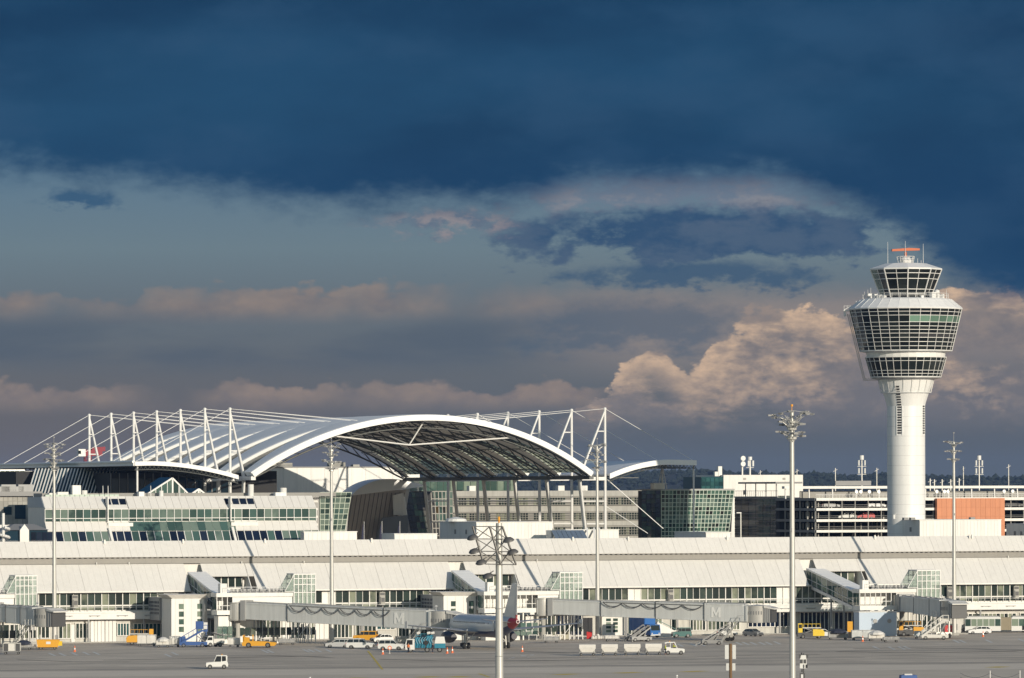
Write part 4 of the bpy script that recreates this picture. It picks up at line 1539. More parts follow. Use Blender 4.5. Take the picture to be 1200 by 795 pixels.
# blinds behind the lower half keep the cab from being see-through
q = MB(); q.lathe([(24 * TS, tz(352)), (36 * TS, tz(320))], 9, a0=R(-90)); q.build('cab_core', M['dark'], tower)
q = MB()
for k in range(11):
    a = 2 * math.pi * k / 11
    q.tube((9 * TS * math.cos(a), 9 * TS * math.sin(a), tz(311)), (10.5 * TS * math.cos(a), 10.5 * TS * math.sin(a), tz(303.5)), .05, .05, 5)
    a2 = 2 * math.pi * (k + 1) / 11
    for y in (303.5, 306.5):
        q.tube((10.5 * TS * math.cos(a), 10.5 * TS * math.sin(a), tz(y)), (10.5 * TS * math.cos(a2), 10.5 * TS * math.sin(a2), tz(y)), .045, .045, 5)
q.lathe([(6.5 * TS, tz(311)), (7.5 * TS, tz(308)), (5 * TS, tz(304.5)), (2 * TS, tz(303.5))], 14)
q.build('antenna_platform', M['steel'], tower)
q = MB(); q.tube((0, 0, tz(304)), (0, 0, tz(298)), .28, .22, 10); q.build('radar_stem', M['radar'], tower)
q = MB()
q.prism([(-16.5 * TS, tz(297.6)), (16.5 * TS, tz(296.4)), (16.5 * TS, tz(294.2)), (4 * TS, tz(293.6)), (-16.5 * TS, tz(295.2))], -.45, .35, 'y')
q.build('radar_antenna', M['radar'], tower, rz=R(8))
for dxp, y0_, y1_ in ((-21, 312, 286.5), (-0.5, 303, 285.5), (20.5, 312, 289), (14, 312, 306), (18, 313, 308)):
    q = MB(); q.tube((dxp * TS, -.6, tz(y0_)), (dxp * TS, -.6, tz(y1_)), .055, .035, 5); q.build('aerial', M['steel'], tower)
# maintenance hoist hanging off the left side
q = MB()
P0, P1 = (-64.5, 371), (-46.5, 449)
for (ox, oy) in ((0, -.3), (2.2, -.3), (0, .3), (2.2, .3)):
    q.tube(((P0[0] - 4 + ox) * TS, oy, tz(P0[1])), ((P1[0] - 3 + ox) * TS, oy, tz(P1[1])), .04, .04, 5)
k = 26
for i in range(k):
    f0, f1 = i / k, (i + 1) / k
    A_ = lambda f, o: ((P0[0] - 4 + o + (P1[0] - P0[0] + 1) * f) * TS, -.3, tz(P0[1] + (P1[1] - P0[1]) * f))
    q.tube(A_(f0, 0), A_(f1, 2.2), .03, .03, 4)
    q.tube(A_(f1, 0), A_(f1, 2.2), .03, .03, 4)
q.build('hoist_ladder', M['galv'], tower)
q = MB()
q.box(-73 * TS, -62 * TS, -.9, .9, tz(367.5), tz(366.2))
q.box(-72.5 * TS, -70 * TS, -.8, .8, tz(373.5), tz(366.2))
for x in (-72.5, -69, -65.5, -62):
    q.tube((x * TS, -.85, tz(366)), (x * TS, -.85, tz(361)), .04, .04, 5)
q.tube((-72.5 * TS, -.85, tz(361.5)), (-62 * TS, -.85, tz(361.5)), .04, .04, 5)
q.tube((-72.5 * TS, -.85, tz(366)), (-54 * TS, -.85, tz(357)), .09, .09, 6)
q.tube((-60 * TS, -.85, tz(362)), (-58 * TS, -.85, tz(356)), .12, .12, 6)
q.build('hoist_platform', M['steel'], tower)
q = MB()
for i in range(6):
    x0 = -48 + i * 2.6
    q.tube((x0 * TS, -.3, tz(449)), ((x0 + 1.3) * TS, -.3, tz(446)), .04, .04, 4)
    q.tube(((x0 + 1.3) * TS, -.3, tz(446)), ((x0 + 2.6) * TS, -.3, tz(449)), .04, .04, 4)
q.tube((-48 * TS, -.3, tz(449)), (-32 * TS, -.3, tz(448)), .05, .05, 5)
q.build('hoist_truss', M['galv'], tower)
# details low on the shaft
q = MB(); q.tube((-16 * TS, -3.7, tz(611)), (-16 * TS, -3.7, tz(606)), .3, .3, 8); q.tube((-16 * TS, -3.7, tz(607)), (-13 * TS, -3.9, tz(604)), .05, .05, 5); q.build('roof_aerial', M['steel'], tower)

# ------------------------------------------------------------------ arched forum roof
YN, YF = 110.0, 231.0                 # near and far ends
XL_, XR_ = -18.5, 57.5                # springing lines
ZS, RISE = 31.6, 12.0
XC, HALF = (XL_ + XR_) / 2, (XR_ - XL_) / 2
RAD = (HALF ** 2 + RISE ** 2) / (2 * RISE)
def arc(s, off=0.0):
    """s from -1 (left springing) to 1 (right)"""
    th = s * math.asin(HALF / RAD)
    return XC + (RAD + off) * math.sin(th), ZS + RISE - RAD + (RAD + off) * math.cos(th)
forum = tthing('forum_roof', 'white arched tent-like forum roof hung from steel pylons and cables', 'roof', XC, YN)
NB, NS = 6, 28
BAY = (YF - YN) / NB
def glass_w(s):
    a = abs(s)
    lo, hi = .42, 1.0
    if a < lo or a > 1.0:
        return 0.0
    k = min(1, (a - lo) / (hi - lo))
    return BAY * .74 * (k ** .8)
def shell_strip(ya, yb, s0, s1, wa, wb, name, mt, t0=.0, t1=.55, n=NS, raise_=None, sheet=False):
    """strip between y functions ya(s), yb(s); raise_(s) bulges it upwards behind a rounded near edge"""
    q = MB((XC, YN, 0))
    m = 7 if raise_ else 2
    cs = [(0, 0), (.04, .6), (.2, .85), (.9, 1.0), (.40, 1.1), (.70, 1.2), (1.0, 1.25)] if raise_ else [(0, 0), (1, 0)]
    pts = []
    for i in range(n + 1):
        s = s0 + (s1 - s0) * i / n
        up = raise_(s) if raise_ else 0.0
        y0_, y1_ = ya(s), yb(s)
        W_ = y1_ - y0_
        ks = []
        for c, (d_, h_) in enumerate(cs):
            yy = y0_ + (d_ * min(1, W_ / 8) if (raise_ and c < 4) else W_ * d_)
            ks.append((yy, h_ * up))
        for yy, h_ in ks:
            x, z = arc(s, t1 + h_)
            pts.append((x, yy, z))
        for yy, h_ in (ks[0], ks[-1]):
            x, z = arc(s, t0)
            pts.append((x, yy, z))
    w_ = m + 2
    fs = []
    for i in range(n):
        k, j = i * w_, (i + 1) * w_
        for c in range(m - 1):
            fs.append((k + c, k + c + 1, j + c + 1, j + c))
        fs += [(k + m, j + m, j + m + 1, k + m + 1), (k, j, j + m, k + m), (k + m - 1, k + m + 1, j + m + 1, j + m - 1)]
    if sheet:
        fs = [(i * w_, i * w_ + 1, (i + 1) * w_ + 1, (i + 1) * w_) for i in range(n)]
    for k in (() if sheet else (0, n * w_)):
        fs.append(tuple([k + c for c in range(m)] + [k + m + 1, k + m]))
    q.add(pts, fs)
    return q.build(name, mt, forum, smooth=bool(raise_))
for j in range(NB + 1):
    yc0 = YN + BAY * (j - .5)
    yc1 = YN + BAY * (j + .5)
    ya = (lambda s, y=yc0: max(YN - 0.0, y + glass_w(s) / 2)) if j > 0 else (lambda s: YN - 2.0 - 2.4 * (1 - s * s))
    yb = (lambda s, y=yc1: min(YF, y - glass_w(s) / 2)) if j < NB else (lambda s: YF + 1.5)
    shell_strip(ya, (lambda s, f=yb: f(s) - .03), -1, 1, 0, 0, 'roof_band', M['shell'], n=44, raise_=lambda s: .42)
for j in range(NB):
    yc = YN + BAY * (j + .5)
    for sg in (-1, 1):
        for k in range(4):                       # glass in four fields per lens
            s0 = sg * (.43 + .55 * k / 4)
            s1 = sg * (.43 + .55 * (k + 1) / 4)
            shell_strip(lambda s, y=yc: y - glass_w(s) / 2 + .05, lambda s, y=yc: y + glass_w(s) / 2 - .05, min(s0, s1), max(s0, s1), 0, 0, 'glass_strip', M['roofglass'], .2, .2, 7, sheet=True)
        q = MB((XC, YN, 0))                      # glazing bars
        for k in range(1, 16):
            s = sg * (.43 + .54 * k / 16)
            x, z = arc(s, .05)
            gw = glass_w(s) / 2
            q.bar((x, yc - gw, z), (x, yc + gw, z), .16, .16)
        for f in (-.25, 0, .25):
            for k in range(10):
                sa, sb = sg * (.43 + .54 * k / 10), sg * (.43 + .54 * (k + 1) / 10)
                (xa, za), (xb, zb) = arc(sa, .0), arc(sb, .0)
                q.bar((xa, yc + glass_w(sa) * f, za), (xb, yc + glass_w(sb) * f, zb), .16, .2)
        tag(q.build('glazing_bar', M['truss'], forum), kind='stuff')
# front fascia
shell_strip(lambda s: YN - 2.35 - 2.4 * (1 - s * s), lambda s: YN - 2.04 - 2.4 * (1 - s * s), -1, 1, 0, 0, 'front_fascia', M['shell'], -.35, .6, n=44)
# arched lattice girders
for j in range(NB + 1):
    y = YN + .4 + (YF - YN - 1) * j / NB
    q = MB((XC, YN, 0))
    n = 26
    for i in range(n):
        s0, s1 = -1 + 2 * i / n, -1 + 2 * (i + 1) / n
        dep = lambda s: .5 + 1.2 * (1 - s * s) ** .5
        (xa, za), (xb, zb) = arc(s0, -.12), arc(s1, -.12)
        (xc, zc), (xd, zd) = arc(s0, -.2 - dep(s0)), arc(s1, -.2 - dep(s1))
        q.tube((xa, y, za), (xb, y, zb), .16, .16, 6)
        for dy in (-.45, .45):
            q.tube((xc, y + dy, zc), (xd, y + dy, zd), .14, .14, 6)
            q.tube((xa, y, za), (xd, y + dy, zd), .07, .07, 4)
    q.build('arched_girder', M['truss'], forum)
for k in range(9):
    s = -.92 + 1.84 * k / 8
    x, z = arc(s, -.45)
    q = MB((XC, YN, 0))
    q.tube((x, YN, z), (x, YF, z), .1, .1, 6)
    n = 36
    for i in range(n):
        ya, yb = YN + (YF - YN) * i / n, YN + (YF - YN) * (i + 1) / n
        q.tube((x, ya, z - (.7 if i % 2 else 0)), (x, yb, z - (0 if i % 2 else .7)), .05, .05, 4)
    q.build('purlin', M['truss'], forum)
# edge beams
for s, nm in ((-1, 'edge_beam'), (1, 'edge_beam')):
    x, z = arc(s, 0)
    q = MB((XC, YN, 0)); q.box(x - .5, x + .5, YN - 2, YF + 1, z - .9, z - .1); q.build(nm, M['steel'] if s < 0 else M['truss'], forum)
# tie rods across the front
y = YN - 1.5
(xa, za) = arc(-.50, -.6); (xb, zb) = arc(.52, -.6); xm = XC - 3.2; zm = LZ(521, 497, xm, y)
q = MB((XC, YN, 0)); q.tube((xa, y, za), (xm, y, zm), .17, .17, 6); q.build('tie_rod', M['steel'], forum)
q = MB((XC, YN, 0)); q.tube((xb, y, zb), (xm, y, zm), .17, .17, 6); q.build('tie_rod', M['steel'], forum)
x_, z_ = arc(.0, -.4)
q = MB((XC, YN, 0)); q.tube((xm, y, zm), (XC + .2, y, z_), .15, .15, 6); q.build('tie_strut', M['steel'], forum)
q = MB((XC, YN, 0)); q.tube((xm, y, zm), (xm - 2.2, y + 8, zm + 2.2), .15, .15, 6); q.build('tie_strut', M['steel'], forum)

# pylons with their cables
ZTOP = 45.8
def pylon(side, y, k):
    xp = -21.5 if side < 0 else 63.3
    xs = XL_ if side < 0 else XR_ - .2
    zt = LZ(478.5, 273, xp, y) if (k == 0 and side < 0) else ZTOP
    q = MB((XC, YN, 0))
    q.tube((xp, y, 8), (xp, y, zt), .36, .27, 12)
    o = q.build('pylon', M['steel'], forum, smooth=True)
    q = MB((XC, YN, 0))
    lo = 1.0 if side < 0 else 1.3
    for dy in (-lo * .45, lo * .45):
        q.tube((xp, y, zt - .2), (xs, y + dy, ZS - .2), .2, .25, 10)
    q.build('inclined_leg', M['steel'], o, smooth=True)
    q = MB((XC, YN, 0))
    for f in (.30, .62) if side < 0 else (.33,):
        z = zt + (ZS - zt) * f
        q.tube((xp, y, z), (xp + (xs - xp) * f, y, z), .14, .14, 8)
    q.box(min(xp, xs), max(xp, xs), y - .3, y + .3, ZS - 1.1, ZS - .35)
    for z in (ZS - 5.6, ZS - 10.5):
        q.tube((xp, y, z), (xs + (1.6 if side > 0 else -.7) * (ZS - z) / 10, y, z), .17, .17, 8)
    q.build('crossbar', M['steel'], o)
    q = MB((XC, YN, 0))
    for dy in (-.5, .5):
        q.tube((xs, y + dy, ZS - .5), (xs + (2.2 if side > 0 else -.9), y + dy, 12), .24, .24, 10)
    q.build('springing_leg', M['steel'], o, smooth=True)
    q = MB((XC, YN, 0)); q.lathe([(.1, zt - .1), (.36, zt), (.36, zt + .35), (.15, zt + .5)], 10, xp, y); q.build('pylon_head', M['steel'], o)
    return xp, zt
def cable(p, q_, r=.055):
    q = MB((XC, YN, 0)); q.tube(p, q_, r, r, 6); return q.build('cable', M['steel'], forum)
CLX, CLZ = LX(158, 112, 541), 34.5
CRX, CRZ = LX(816, 114, 541), LZ(541.5, 816, LX(816, 114, 541), 114)
for k in range(7):
    y = 114.8 + 18.3 * k
    xp, zt = pylon(-1, y, k)
    xx, zz = arc(-.28, .6)
    for dy in (0, 4.5):
        cable((xp, y, zt + .2), (xx, y + dy - 1, zz), .05)
    cable((xp, y, zt + .2), (CLX + 1, min(y, 224), CLZ + .2), .055)
for k in range(6):
    y = 115 + 20.5 * k
    xp, zt = pylon(1, y, k)
    xx, zz = arc(.30, .6)
    for dy in (0, 4):
        cable((xp, y, zt + .2), (xx, y + dy - 1, zz), .05)
    cable((xp, y, zt + .2), (CRX - .5, y, CRZ + .2), .06)
cable((63.3, 115, ZS - .5), (76, 113, 20), .09)
cable((63.3, 115, 25), (72, 112, 19), .09)

# side canopies on either flank
def canopy(side, x_out, x_in, y0, y1, z_out, z_in, name):
    n = 24
    prof = []
    for i in range(n + 1):
        f = i / n
        x = x_out + (x_in - x_out) * f
        k = max(0, (f - (.12 if side < 0 else .30)) / (.88 if side < 0 else .70))
        prof.append((x, z_out + .25 * math.sin(f * 2) - (z_out - z_in + .2) * k ** 1.8))
    for k in range(6):                       # one roof panel per bay
        ya, yb = y0 + (y1 - y0) * k / 6, y0 + (y1 - y0) * (k + 1) / 6 - .05
        q = MB((XC, YN, 0))
        q.prism([(x, z) for x, z in prof] + [(x, z - .35) for x, z in prof[::-1]], ya, yb, 'y')
        q.build(name, M['shell'], forum)
        q = MB((XC, YN, 0))
        for i in range(n):
            (xa, za), (xb, zb) = prof[i], prof[i + 1]
            q.tube((xa, ya, za - .5), (xb, ya, zb - .5), .12, .12, 5)
            q.tube((xa, ya, za - 1.6), (xb, ya, zb - 1.6), .1, .1, 5)
            q.tube((xa, ya, za - .5), (xb, ya, zb - 1.6), .06, .06, 4)
            q.tube((xa, ya, za - 1.6), (xb, ya, zb - .5), .06, .06, 4)
        q.build('canopy_truss', M['truss'], forum)
        q = MB((XC, YN, 0))
        for i in range(1, n, 2):
            xa, za = prof[i]
            q.bar((xa, ya, za - .6), (xa, yb, za - .6), .35, .5)
        tag(q.build('canopy_slat', M['truss'], forum), kind='stuff')
    q = MB((XC, YN, 0))
    t_ = .75 if side < 0 else 1.0
    q.prism([(x, z + .12) for x, z in prof] + [(x, z - t_) for x, z in prof[::-1]], y0 - .35, y0 - .05, 'y')
    q.build('canopy_fascia', M['shell'], forum)
    return prof
pl_ = canopy(-1, CLX, -20.6, 112, 228, CLZ, ZS, 'canopy_panel')
q = MB((XC, YN, 0)); q.box(CLX - .3, CLX - .02, 111.9, 228.5, CLZ - .75, CLZ + .15); q.tube((CLX - .35, 111.8, CLZ + .1), (CLX - .35, 228.5, CLZ + .1), .28, .28, 10); q.build('canopy_fascia', M['shell'], forum)  # tube added along the shaded edge so its top catches sun
pr_ = canopy(1, CRX, 63.9, 114, 150, CRZ, ZS + .2, 'canopy_panel')
q = MB((XC, YN, 0)); q.prism([(63.9, ZS + 3.2), (CRX - 9, CRZ + .15), (CRX - 9, CRZ - .35), (63.9, ZS + 2.6)], 150.4, 228, 'y'); q.build('canopy_panel', M['shell'], forum)
q = MB((XC, YN, 0)); q.prism([(63.7, ZS + 3.3), (CRX - 8.8, CRZ + .3), (CRX - 8.8, CRZ - .5), (63.7, ZS + 2.4)], 150.0, 150.35, 'y'); q.build('canopy_fascia', M['shell'], forum)
q = MB((XC, YN, 0)); q.tube((CRX - .4, 114.5, CRZ - .5), (CRX - .4, 114.5, 18), .2, .2, 8); q.build('canopy_post', M['steel'], forum)
q = MB((XC, YN, 0)); xx = CLX + .7; q.tube((xx, 112.5, CLZ - .3), (xx, 112.5, 24), .22, .22, 8); q.build('canopy_post', M['steel'], forum)
for i in range(5):
    q = MB((XC, YN, 0)); x = CRX - 2.5 - i * 1.45; q.tube((x, 114.4, CRZ - .7), (x, 114.4, CRZ - 1.5 - .35 * (i % 2)), .06, .06, 5); q.build('hanging_lamp', M['steel'], forum)

# ------------------------------------------------------------------ buildings behind the pier
def bx(px0, px1, y, py_top, py_mid=600):
    """left and right position and roof height of a front standing at depth y"""
    xa, xb = LX(px0, y, py_mid), LX(px1, y, py_mid)
    return xa, xb, LZ(py_top, (px0 + px1) / 2, (xa + xb) / 2, y)

def grid_front(t, org, xa, xb, y, z0, z1, nx, nz, gm, fm, slant0=0.0, slant1=0.0, fw=.12, fh=.12, name='window', frame='window_frame', depth=.12):
    """curtain wall: one pane per cell, frame bars in front; slants shift the ends at the top"""
    f = tb(*org)
    wd = (xb - xa) / nx
    hh = (z1 - z0) / nz
    for j in range(nz):
        zc = z0 + hh * (j + .5)
        e0 = xa + slant0 * (zc - z0) / (z1 - z0)
        e1 = xb + slant1 * (zc - z0) / (z1 - z0)
        w_ = (e1 - e0) / nx
        for i in range(nx):
            piece(name, gm(i, j) if callable(gm) else gm, t, e0 + i * w_ + fw / 2 - org[0], y - org[1], z0 + j * hh + fh / 2, w_ - fw, .06, hh - fh)
    for i in range(nx + 1):
        p = (xa + i * wd, y - depth / 2, z0)
        q_ = (xa + slant0 + i * (xb + slant1 - xa - slant0) / nx, y - depth / 2, z1)
        f.bar(p, q_, fw, depth)
    for j in range(nz + 1):
        z = z0 + j * hh
        k = (z - z0) / (z1 - z0)
        f.box(xa + slant0 * k, xb + slant1 * k, y - depth - .02, y + .02, z - fh / 2, z + fh / 2)
    return f.build(frame, fm, t)

# --- long office module right behind the pier
y = 40.0
xa, xb = LX(53, y, 600), LX(371, y, 600)
org = (xa, y)
Z = lambda py: LZ(py, 210, (xa + xb) / 2, y)
t = tthing('office_module', 'long white two storey office wing with slanted dark windows behind the pier roof', 'office building', xa, y)
zt, z1, z2, z3, z4, z5 = Z(580), Z(594), Z(609), Z(619.5), Z(631), 0
b = tb(*org)
b.prism([(y + .4, 0), (y + 13, 0), (y + 13, zt), (y + 3.0, zt), (y + .4, z1), (y + .4, z2), (y - 1.0, z3)], xa, xb, 'x')
b.build('wall', M['white'], t)
b = tb(*org)
b.prism([(y + .5, z1 + .3), (y + 13, z1 + .3), (y + 13, zt + .02), (y + 3.1, zt + .02)], xa - .1, xa - .02, 'x')
b.build('end_wall', mat('end_wall_shade', (.40, .46, .52), .5), t)  # blue-grey colour stands in for the shade on this end face
gap = [(LX(126, y, 600), LX(155, y, 600)), (LX(270, y, 600), LX(301, y, 600))]
def in_gap(x):
    return any(g0_ < x < g1_ for g0_, g1_ in gap)
npan = 36
wd = (xb - xa) / npan
for i in range(npan):
    x = xa + i * wd
    ig = in_gap(x + wd / 2)
    # roof sheet
    q = MB()
    yo = .25 if not ig else .9
    q.hexa([(0, yo - .02, z1 - .02), (wd - .05, yo - .02, z1 - .02), (wd - .05, 3.0, zt - .02), (0, 3.0, zt - .02),
            (0, yo - .14, z1 + .1), (wd - .05, yo - .14, z1 + .1), (wd - .05, 2.9, zt + .12), (0, 2.9, zt + .12)])
    if i % 1 == 0:
        q.build('roof_panel', M['roof'], t, loc=(x - xa, 0, 0))
    if ig:
        q = MB()
        p0, p1 = .30, .78
        F = lambda f: (yo - .16 + (3.0 - yo - .1) * f, z1 + .11 + (zt - z1) * f)
        (ya, za), (yb, zb_) = F(p0), F(p1)
        q.hexa([(.1, ya, za), (wd - .16, ya, za), (wd - .16, yb, zb_), (.1, yb, zb_), (.1, ya - .05, za + .05), (wd - .16, ya - .05, za + .05), (wd - .16, yb - .05, zb_ + .05), (.1, yb - .05, zb_ + .05)])
        q.build('roof_light', G['offd'], t, loc=(x - xa, 0, 0))
    # window band
    h0 = z2 + (.75 if not ig else .2)
    piece('window', G['off'], t, x - xa + .07, .36, h0, wd - .14, .08, z1 - .1 - h0)
    if not ig:
        piece('lower_window', G['off'], t, x - xa + .07, .36, z2 + .1, wd - .14, .08, .55)
    # sloping apron panel and the slanted glazing below it
    q = MB()
    q.hexa([(0, .30, z2 - .02), (wd - .04, .30, z2 - .02), (wd - .04, .42, z2 - .12), (0, .42, z2 - .12), (0, -1.06, z3), (wd - .04, -1.06, z3), (wd - .04, -1.0, z3 - .08), (0, -1.0, z3 - .08)])
    q.build('sloping_panel', M['roof'] if not (x + wd / 2 > gap[0][1] and x < gap[1][0]) else G['off'], t, loc=(x - xa, 0, 0))
    q = MB()
    q.hexa([(.06, -3.1, z4 - 1), (wd - .1, -3.1, z4 - 1), (wd - .1, -3.0, z4 - 1.05), (.06, -3.0, z4 - 1.05), (.06, -1.05, z3 - .12), (wd - .1, -1.05, z3 - .12), (wd - .1, -.95, z3 - .17), (.06, -.95, z3 - .17)])
    dk = ig or random.random() < .25
    q.build('slanted_window', G['offd'] if dk else G['off'], t, loc=(x - xa, 0, 0))
f = tb(*org)
for i in range(npan + 1):
    x = xa + i * wd
    f.box(x - .05, x + .05, y + .2, y + .4, z2, z1)
    f.bar((x, y - 1.1, z3 - .05), (x, y - 3.15, z4 - .95), .14, .12)
f.box(xa, xb, y + .24, y + .38, z2 + .62, z2 + .74)
f.box(xa, xb, y + .22, y + .4, z1 - .1, z1 + .02)
f.build('window_frame', M['steel'], t)
for gx0, gx1 in gap:
    q = tb(*org)
    q.box(gx0 - .1, gx0 + .1, y - .4, y + 1.2, z2, zt)
    q.box(gx0, gx1, y - .5, y + .2, z2 - .9, z2 - .2)
    q.bar((gx0, y - 1.1, z3 + .6), (gx0 + .2, y - 3.3, z4 - .8), .5, .4)
    q.build('bay_divider', M['white'], t)
# roof plant
b = tb(*org); b.box(xa + 1, xb + 6, y + 6, y + 12.5, zt, zt + .75); b.build('roof_plinth', M['conc_d'], t)
for px, w_, h_ in ((88, 1.7, 2.3), (98, 1.2, 1.3), (72, 2.2, 1.0), (60, 1.4, .8), (164, 1.1, 1.0), (331, 1.4, 1.7), (293, 1.2, 2.4), (327, 2.2, .8), (188, .9, 1.2)):
    x = LX(px, y + 5, 575)
    b = tb(*org)
    if w_ < 1.5 and h_ > 1:
        b.tube((x, y + 4.5, zt), (x, y + 4.5, zt + h_), w_ / 2, w_ / 2, 12)
    else:
        b.box(x - w_ / 2, x + w_ / 2, y + 3.8, y + 5.2, zt, zt + h_)
    b.build('roof_unit', M['cladding'], t)
for px in (126, 120, 176, 210):
    x = LX(px, y + 5, 575)
    b = tb(*org); b.tube((x, y + 4.6, zt), (x, y + 4.6, zt + 2.2), .1, .06, 6); b.build('roof_pipe', M['steel'], t)
rl = tb(*org)
x = xa + 1
while x < LX(142, y, 580):
    rl.box(x, x + .9, y + 3.6, y + 3.66, zt, zt + .5); x += 1.0
tag(rl.build('roof_railing', M['palegreen'], t), kind='stuff')

# --- gabled roof lights standing on that wing
def gable(px0, px1, pk, py_pk, py_b, yy, label):
    xa_, xb_, zt_ = bx(px0, px1, yy, py_pk, 575)
    zb_ = LZ(py_b, pk, (xa_ + xb_) / 2, yy)
    xm = LX(pk, yy, 570)
    t = tthing('gabled_roof_light', label, 'roof light', xa_, yy, 'gabled glass roof lights')
    n = 8
    for i in range(n):
        x0, x1 = xa_ + (xb_ - xa_) * i / n, xa_ + (xb_ - xa_) * (i + 1) / n
        zz = lambda x: zb_ + (zt_ - zb_) * (1 - abs(x - xm) / (xm - xa_ if x < xm else xb_ - xm))
        if min(x0, x1) < xm < max(x0, x1): pass
        q = tb(xa_, yy)
        q.prism([(x0 + .08, zb_), (x1 - .08, zb_), (x1 - .08, max(zb_ + .05, zz(x1 - .08) - .1)), (x0 + .08, max(zb_ + .05, zz(x0 + .08) - .1))], yy - .03, yy + .03, 'y')
        q.build('glass_pane', G['off'], t)
    f = tb(xa_, yy)
    f.bar((xa_, yy, zb_), (xm, yy, zt_), .3, .3); f.bar((xm, yy, zt_), (xb_, yy, zb_), .3, .3)
    f.bar((xm, yy, zb_), (xm, yy, zt_), .25, .25)
    for i in range(1, n):
        x0 = xa_ + (xb_ - xa_) * i / n
        f.box(x0 - .06, x0 + .06, yy - .08, yy + .08, zb_, zz(x0))
    f.build('frame', M['steel'], t)
    q = tb(xa_, yy)
    q.hexa([(xa_, yy + .2, zb_), (xm, yy + .2, zt_), (xm, yy + 9, zt_), (xa_, yy + 9, zb_), (xa_, yy + .2, zb_ + .15), (xm, yy + .2, zt_ + .15), (xm, yy + 9, zt_ + .15), (xa_, yy + 9, zb_ + .15)])
    q.hexa([(xm, yy + .2, zt_), (xb_, yy + .2, zb_), (xb_, yy + 9, zb_), (xm, yy + 9, zt_), (xm, yy + .2, zt_ + .14), (xb_, yy + .2, zb_ + .14), (xb_, yy + 9, zb_ + .14), (xm, yy + 9, zt_ + .14)])
    q.build('glass_roof', G['blue'], t)
    q = tb(xa_, yy); q.box(xa_ + .1, xb_ - .1, yy + .3, yy + 8.5, 12, zb_ - .01); q.build('base', M['white'], t)
gable(169, 223, 202, 558, 579, 55, 'taller gabled glass roof light under the left canopy')
gable(221, 243, 233, 571, 579, 52, 'small gabled glass roof light right of the taller one')

# --- glazed hall under the left canopy, its front a leaning grid
y = 150.0
xa, xb, zt = bx(28, 128, y, 546, 560)
t = tthing('glazed_hall', 'dark leaning glass hall with pale diagonal bars under the left canopy', 'hall', xa, y)
b = tb(xa, y); b.box(xa, xb + 40, y + 6.5, y + 30, 0, zt - .6); b.build('wall', M['dark'], t)
k = 26
for i in range(k):
    x0 = xa + (xb - xa) * i / k
    q = tb(xa, y)
    w_ = (xb - xa) / k
    q.hexa([(x0 + .1, y - 1, zt - 7.5), (x0 + w_ - .1, y - 1, zt - 7.5), (x0 + w_ - .1, y - .9, zt - 7.5), (x0 + .1, y - .9, zt - 7.5), (x0 + .1 + 4.0, y + 5, zt), (x0 + 3.9 + w_, y + 5, zt), (x0 + 3.9 + w_, y + 5.1, zt), (x0 + 4.1, y + 5.1, zt)])
    q.build('leaning_pane', G['blue'], t)
    q = tb(xa, y)
    q.bar((x0, y - 1.1, zt - 7.5), (x0 + 4, y + 4.9, zt), .22, .2)
    q.build('leaning_bar', M['cladding'], t)
q = tb(xa, y); q.box(xa - 2, xb + 45, y - 2.6, y + 6, 0, zt - 7.6); q.build('lower_storey', M['darkgrey'], t)

# dark glazed hall under the middle of the canopy
y = 140.0
xa, xb, zt = bx(130, 268, y, 552, 560)
t = tthing('dark_hall', 'dark glass hall in deep shade under the curved canopy', 'hall', xa, y)
b = tb(xa, y); b.box(xa, xb, y + .2, y + 40, 0, zt); b.build('wall', M['dark'], t)
for i in range(14):
    for j in range(3):
        piece('window', G['blue'], t, (xb - xa) * i / 14 + .2, .1, 21 + j * 3.5, (xb - xa) / 14 - .4, .12, 3.2)
q = tb(xa, y)
for i in range(15):
    x = xa + (xb - xa) * i / 14; q.box(x - .1, x + .1, y - .1, y + .1, 20, zt)
q.build('window_frame', M['midgrey'], t)

# --- stone and glass buildings at the far left
y = 62.0
xa, xb, zt = bx(-30, 37, y, 578, 600)
t = tthing('stone_building', 'grey stone clad building with a long roof terrace at the left edge', 'building', xa, y)
b = tb(xa, y); b.box(xa, xb, y, y + 20, 0, zt); b.build('wall', M['conc_d'], t)
for j in range(7):
    for i in range(12):
        piece('stone_panel', M['stone'], t, (xb - xa) * i / 12 + .03, -.05, 17.2 + j * 1.55, (xb - xa) / 12 - .06, .1, 1.5)
piece('window', G['blue'], t, LX(17, y) - xa, -.12, LZ(605, 17, xa, y), 2.2, .1, 2.8)
piece('window', G['blue'], t, LX(4, y) - xa, -.12, LZ(600, 4, xa, y), 1.6, .1, 1.6)
b = tb(xa, y); b.box(xa - 1, xb + 2, y - 1, y + 20, zt, zt + .9); b.build('parapet', M['midgrey'], t)
for i, px in enumerate((3, 10, 19, 30)):
    x = LX(px, y + 3); b = tb(xa, y); b.box(x - 1.5, x + 1.5, y + 3, y + 5, zt + .9, zt + 1.9 + .4 * (i % 2)); b.build('roof_unit', M['grey'], t)
y = 175.0
xa, xb, zt = bx(-40, 29, y, 546, 560)
t = tthing('green_glass_block', 'green glass block with pale floor bands at the far left edge', 'office building', xa, y)
b = tb(xa, y); b.box(xa, xb, y + .2, y + 20, 0, zt); b.build('wall', M['dark'], t)
grid_front(t, (xa, y), xa, xb, y + .1, zt - 8, zt - .3, 12, 4, G['off'], M['galv'], fh=.3)
b = tb(xa, y); b.box(xb, xb + 1.6, y - .5, y + 19, zt - 7, zt - .5); b.build('side_wall', M['cladding'], t)
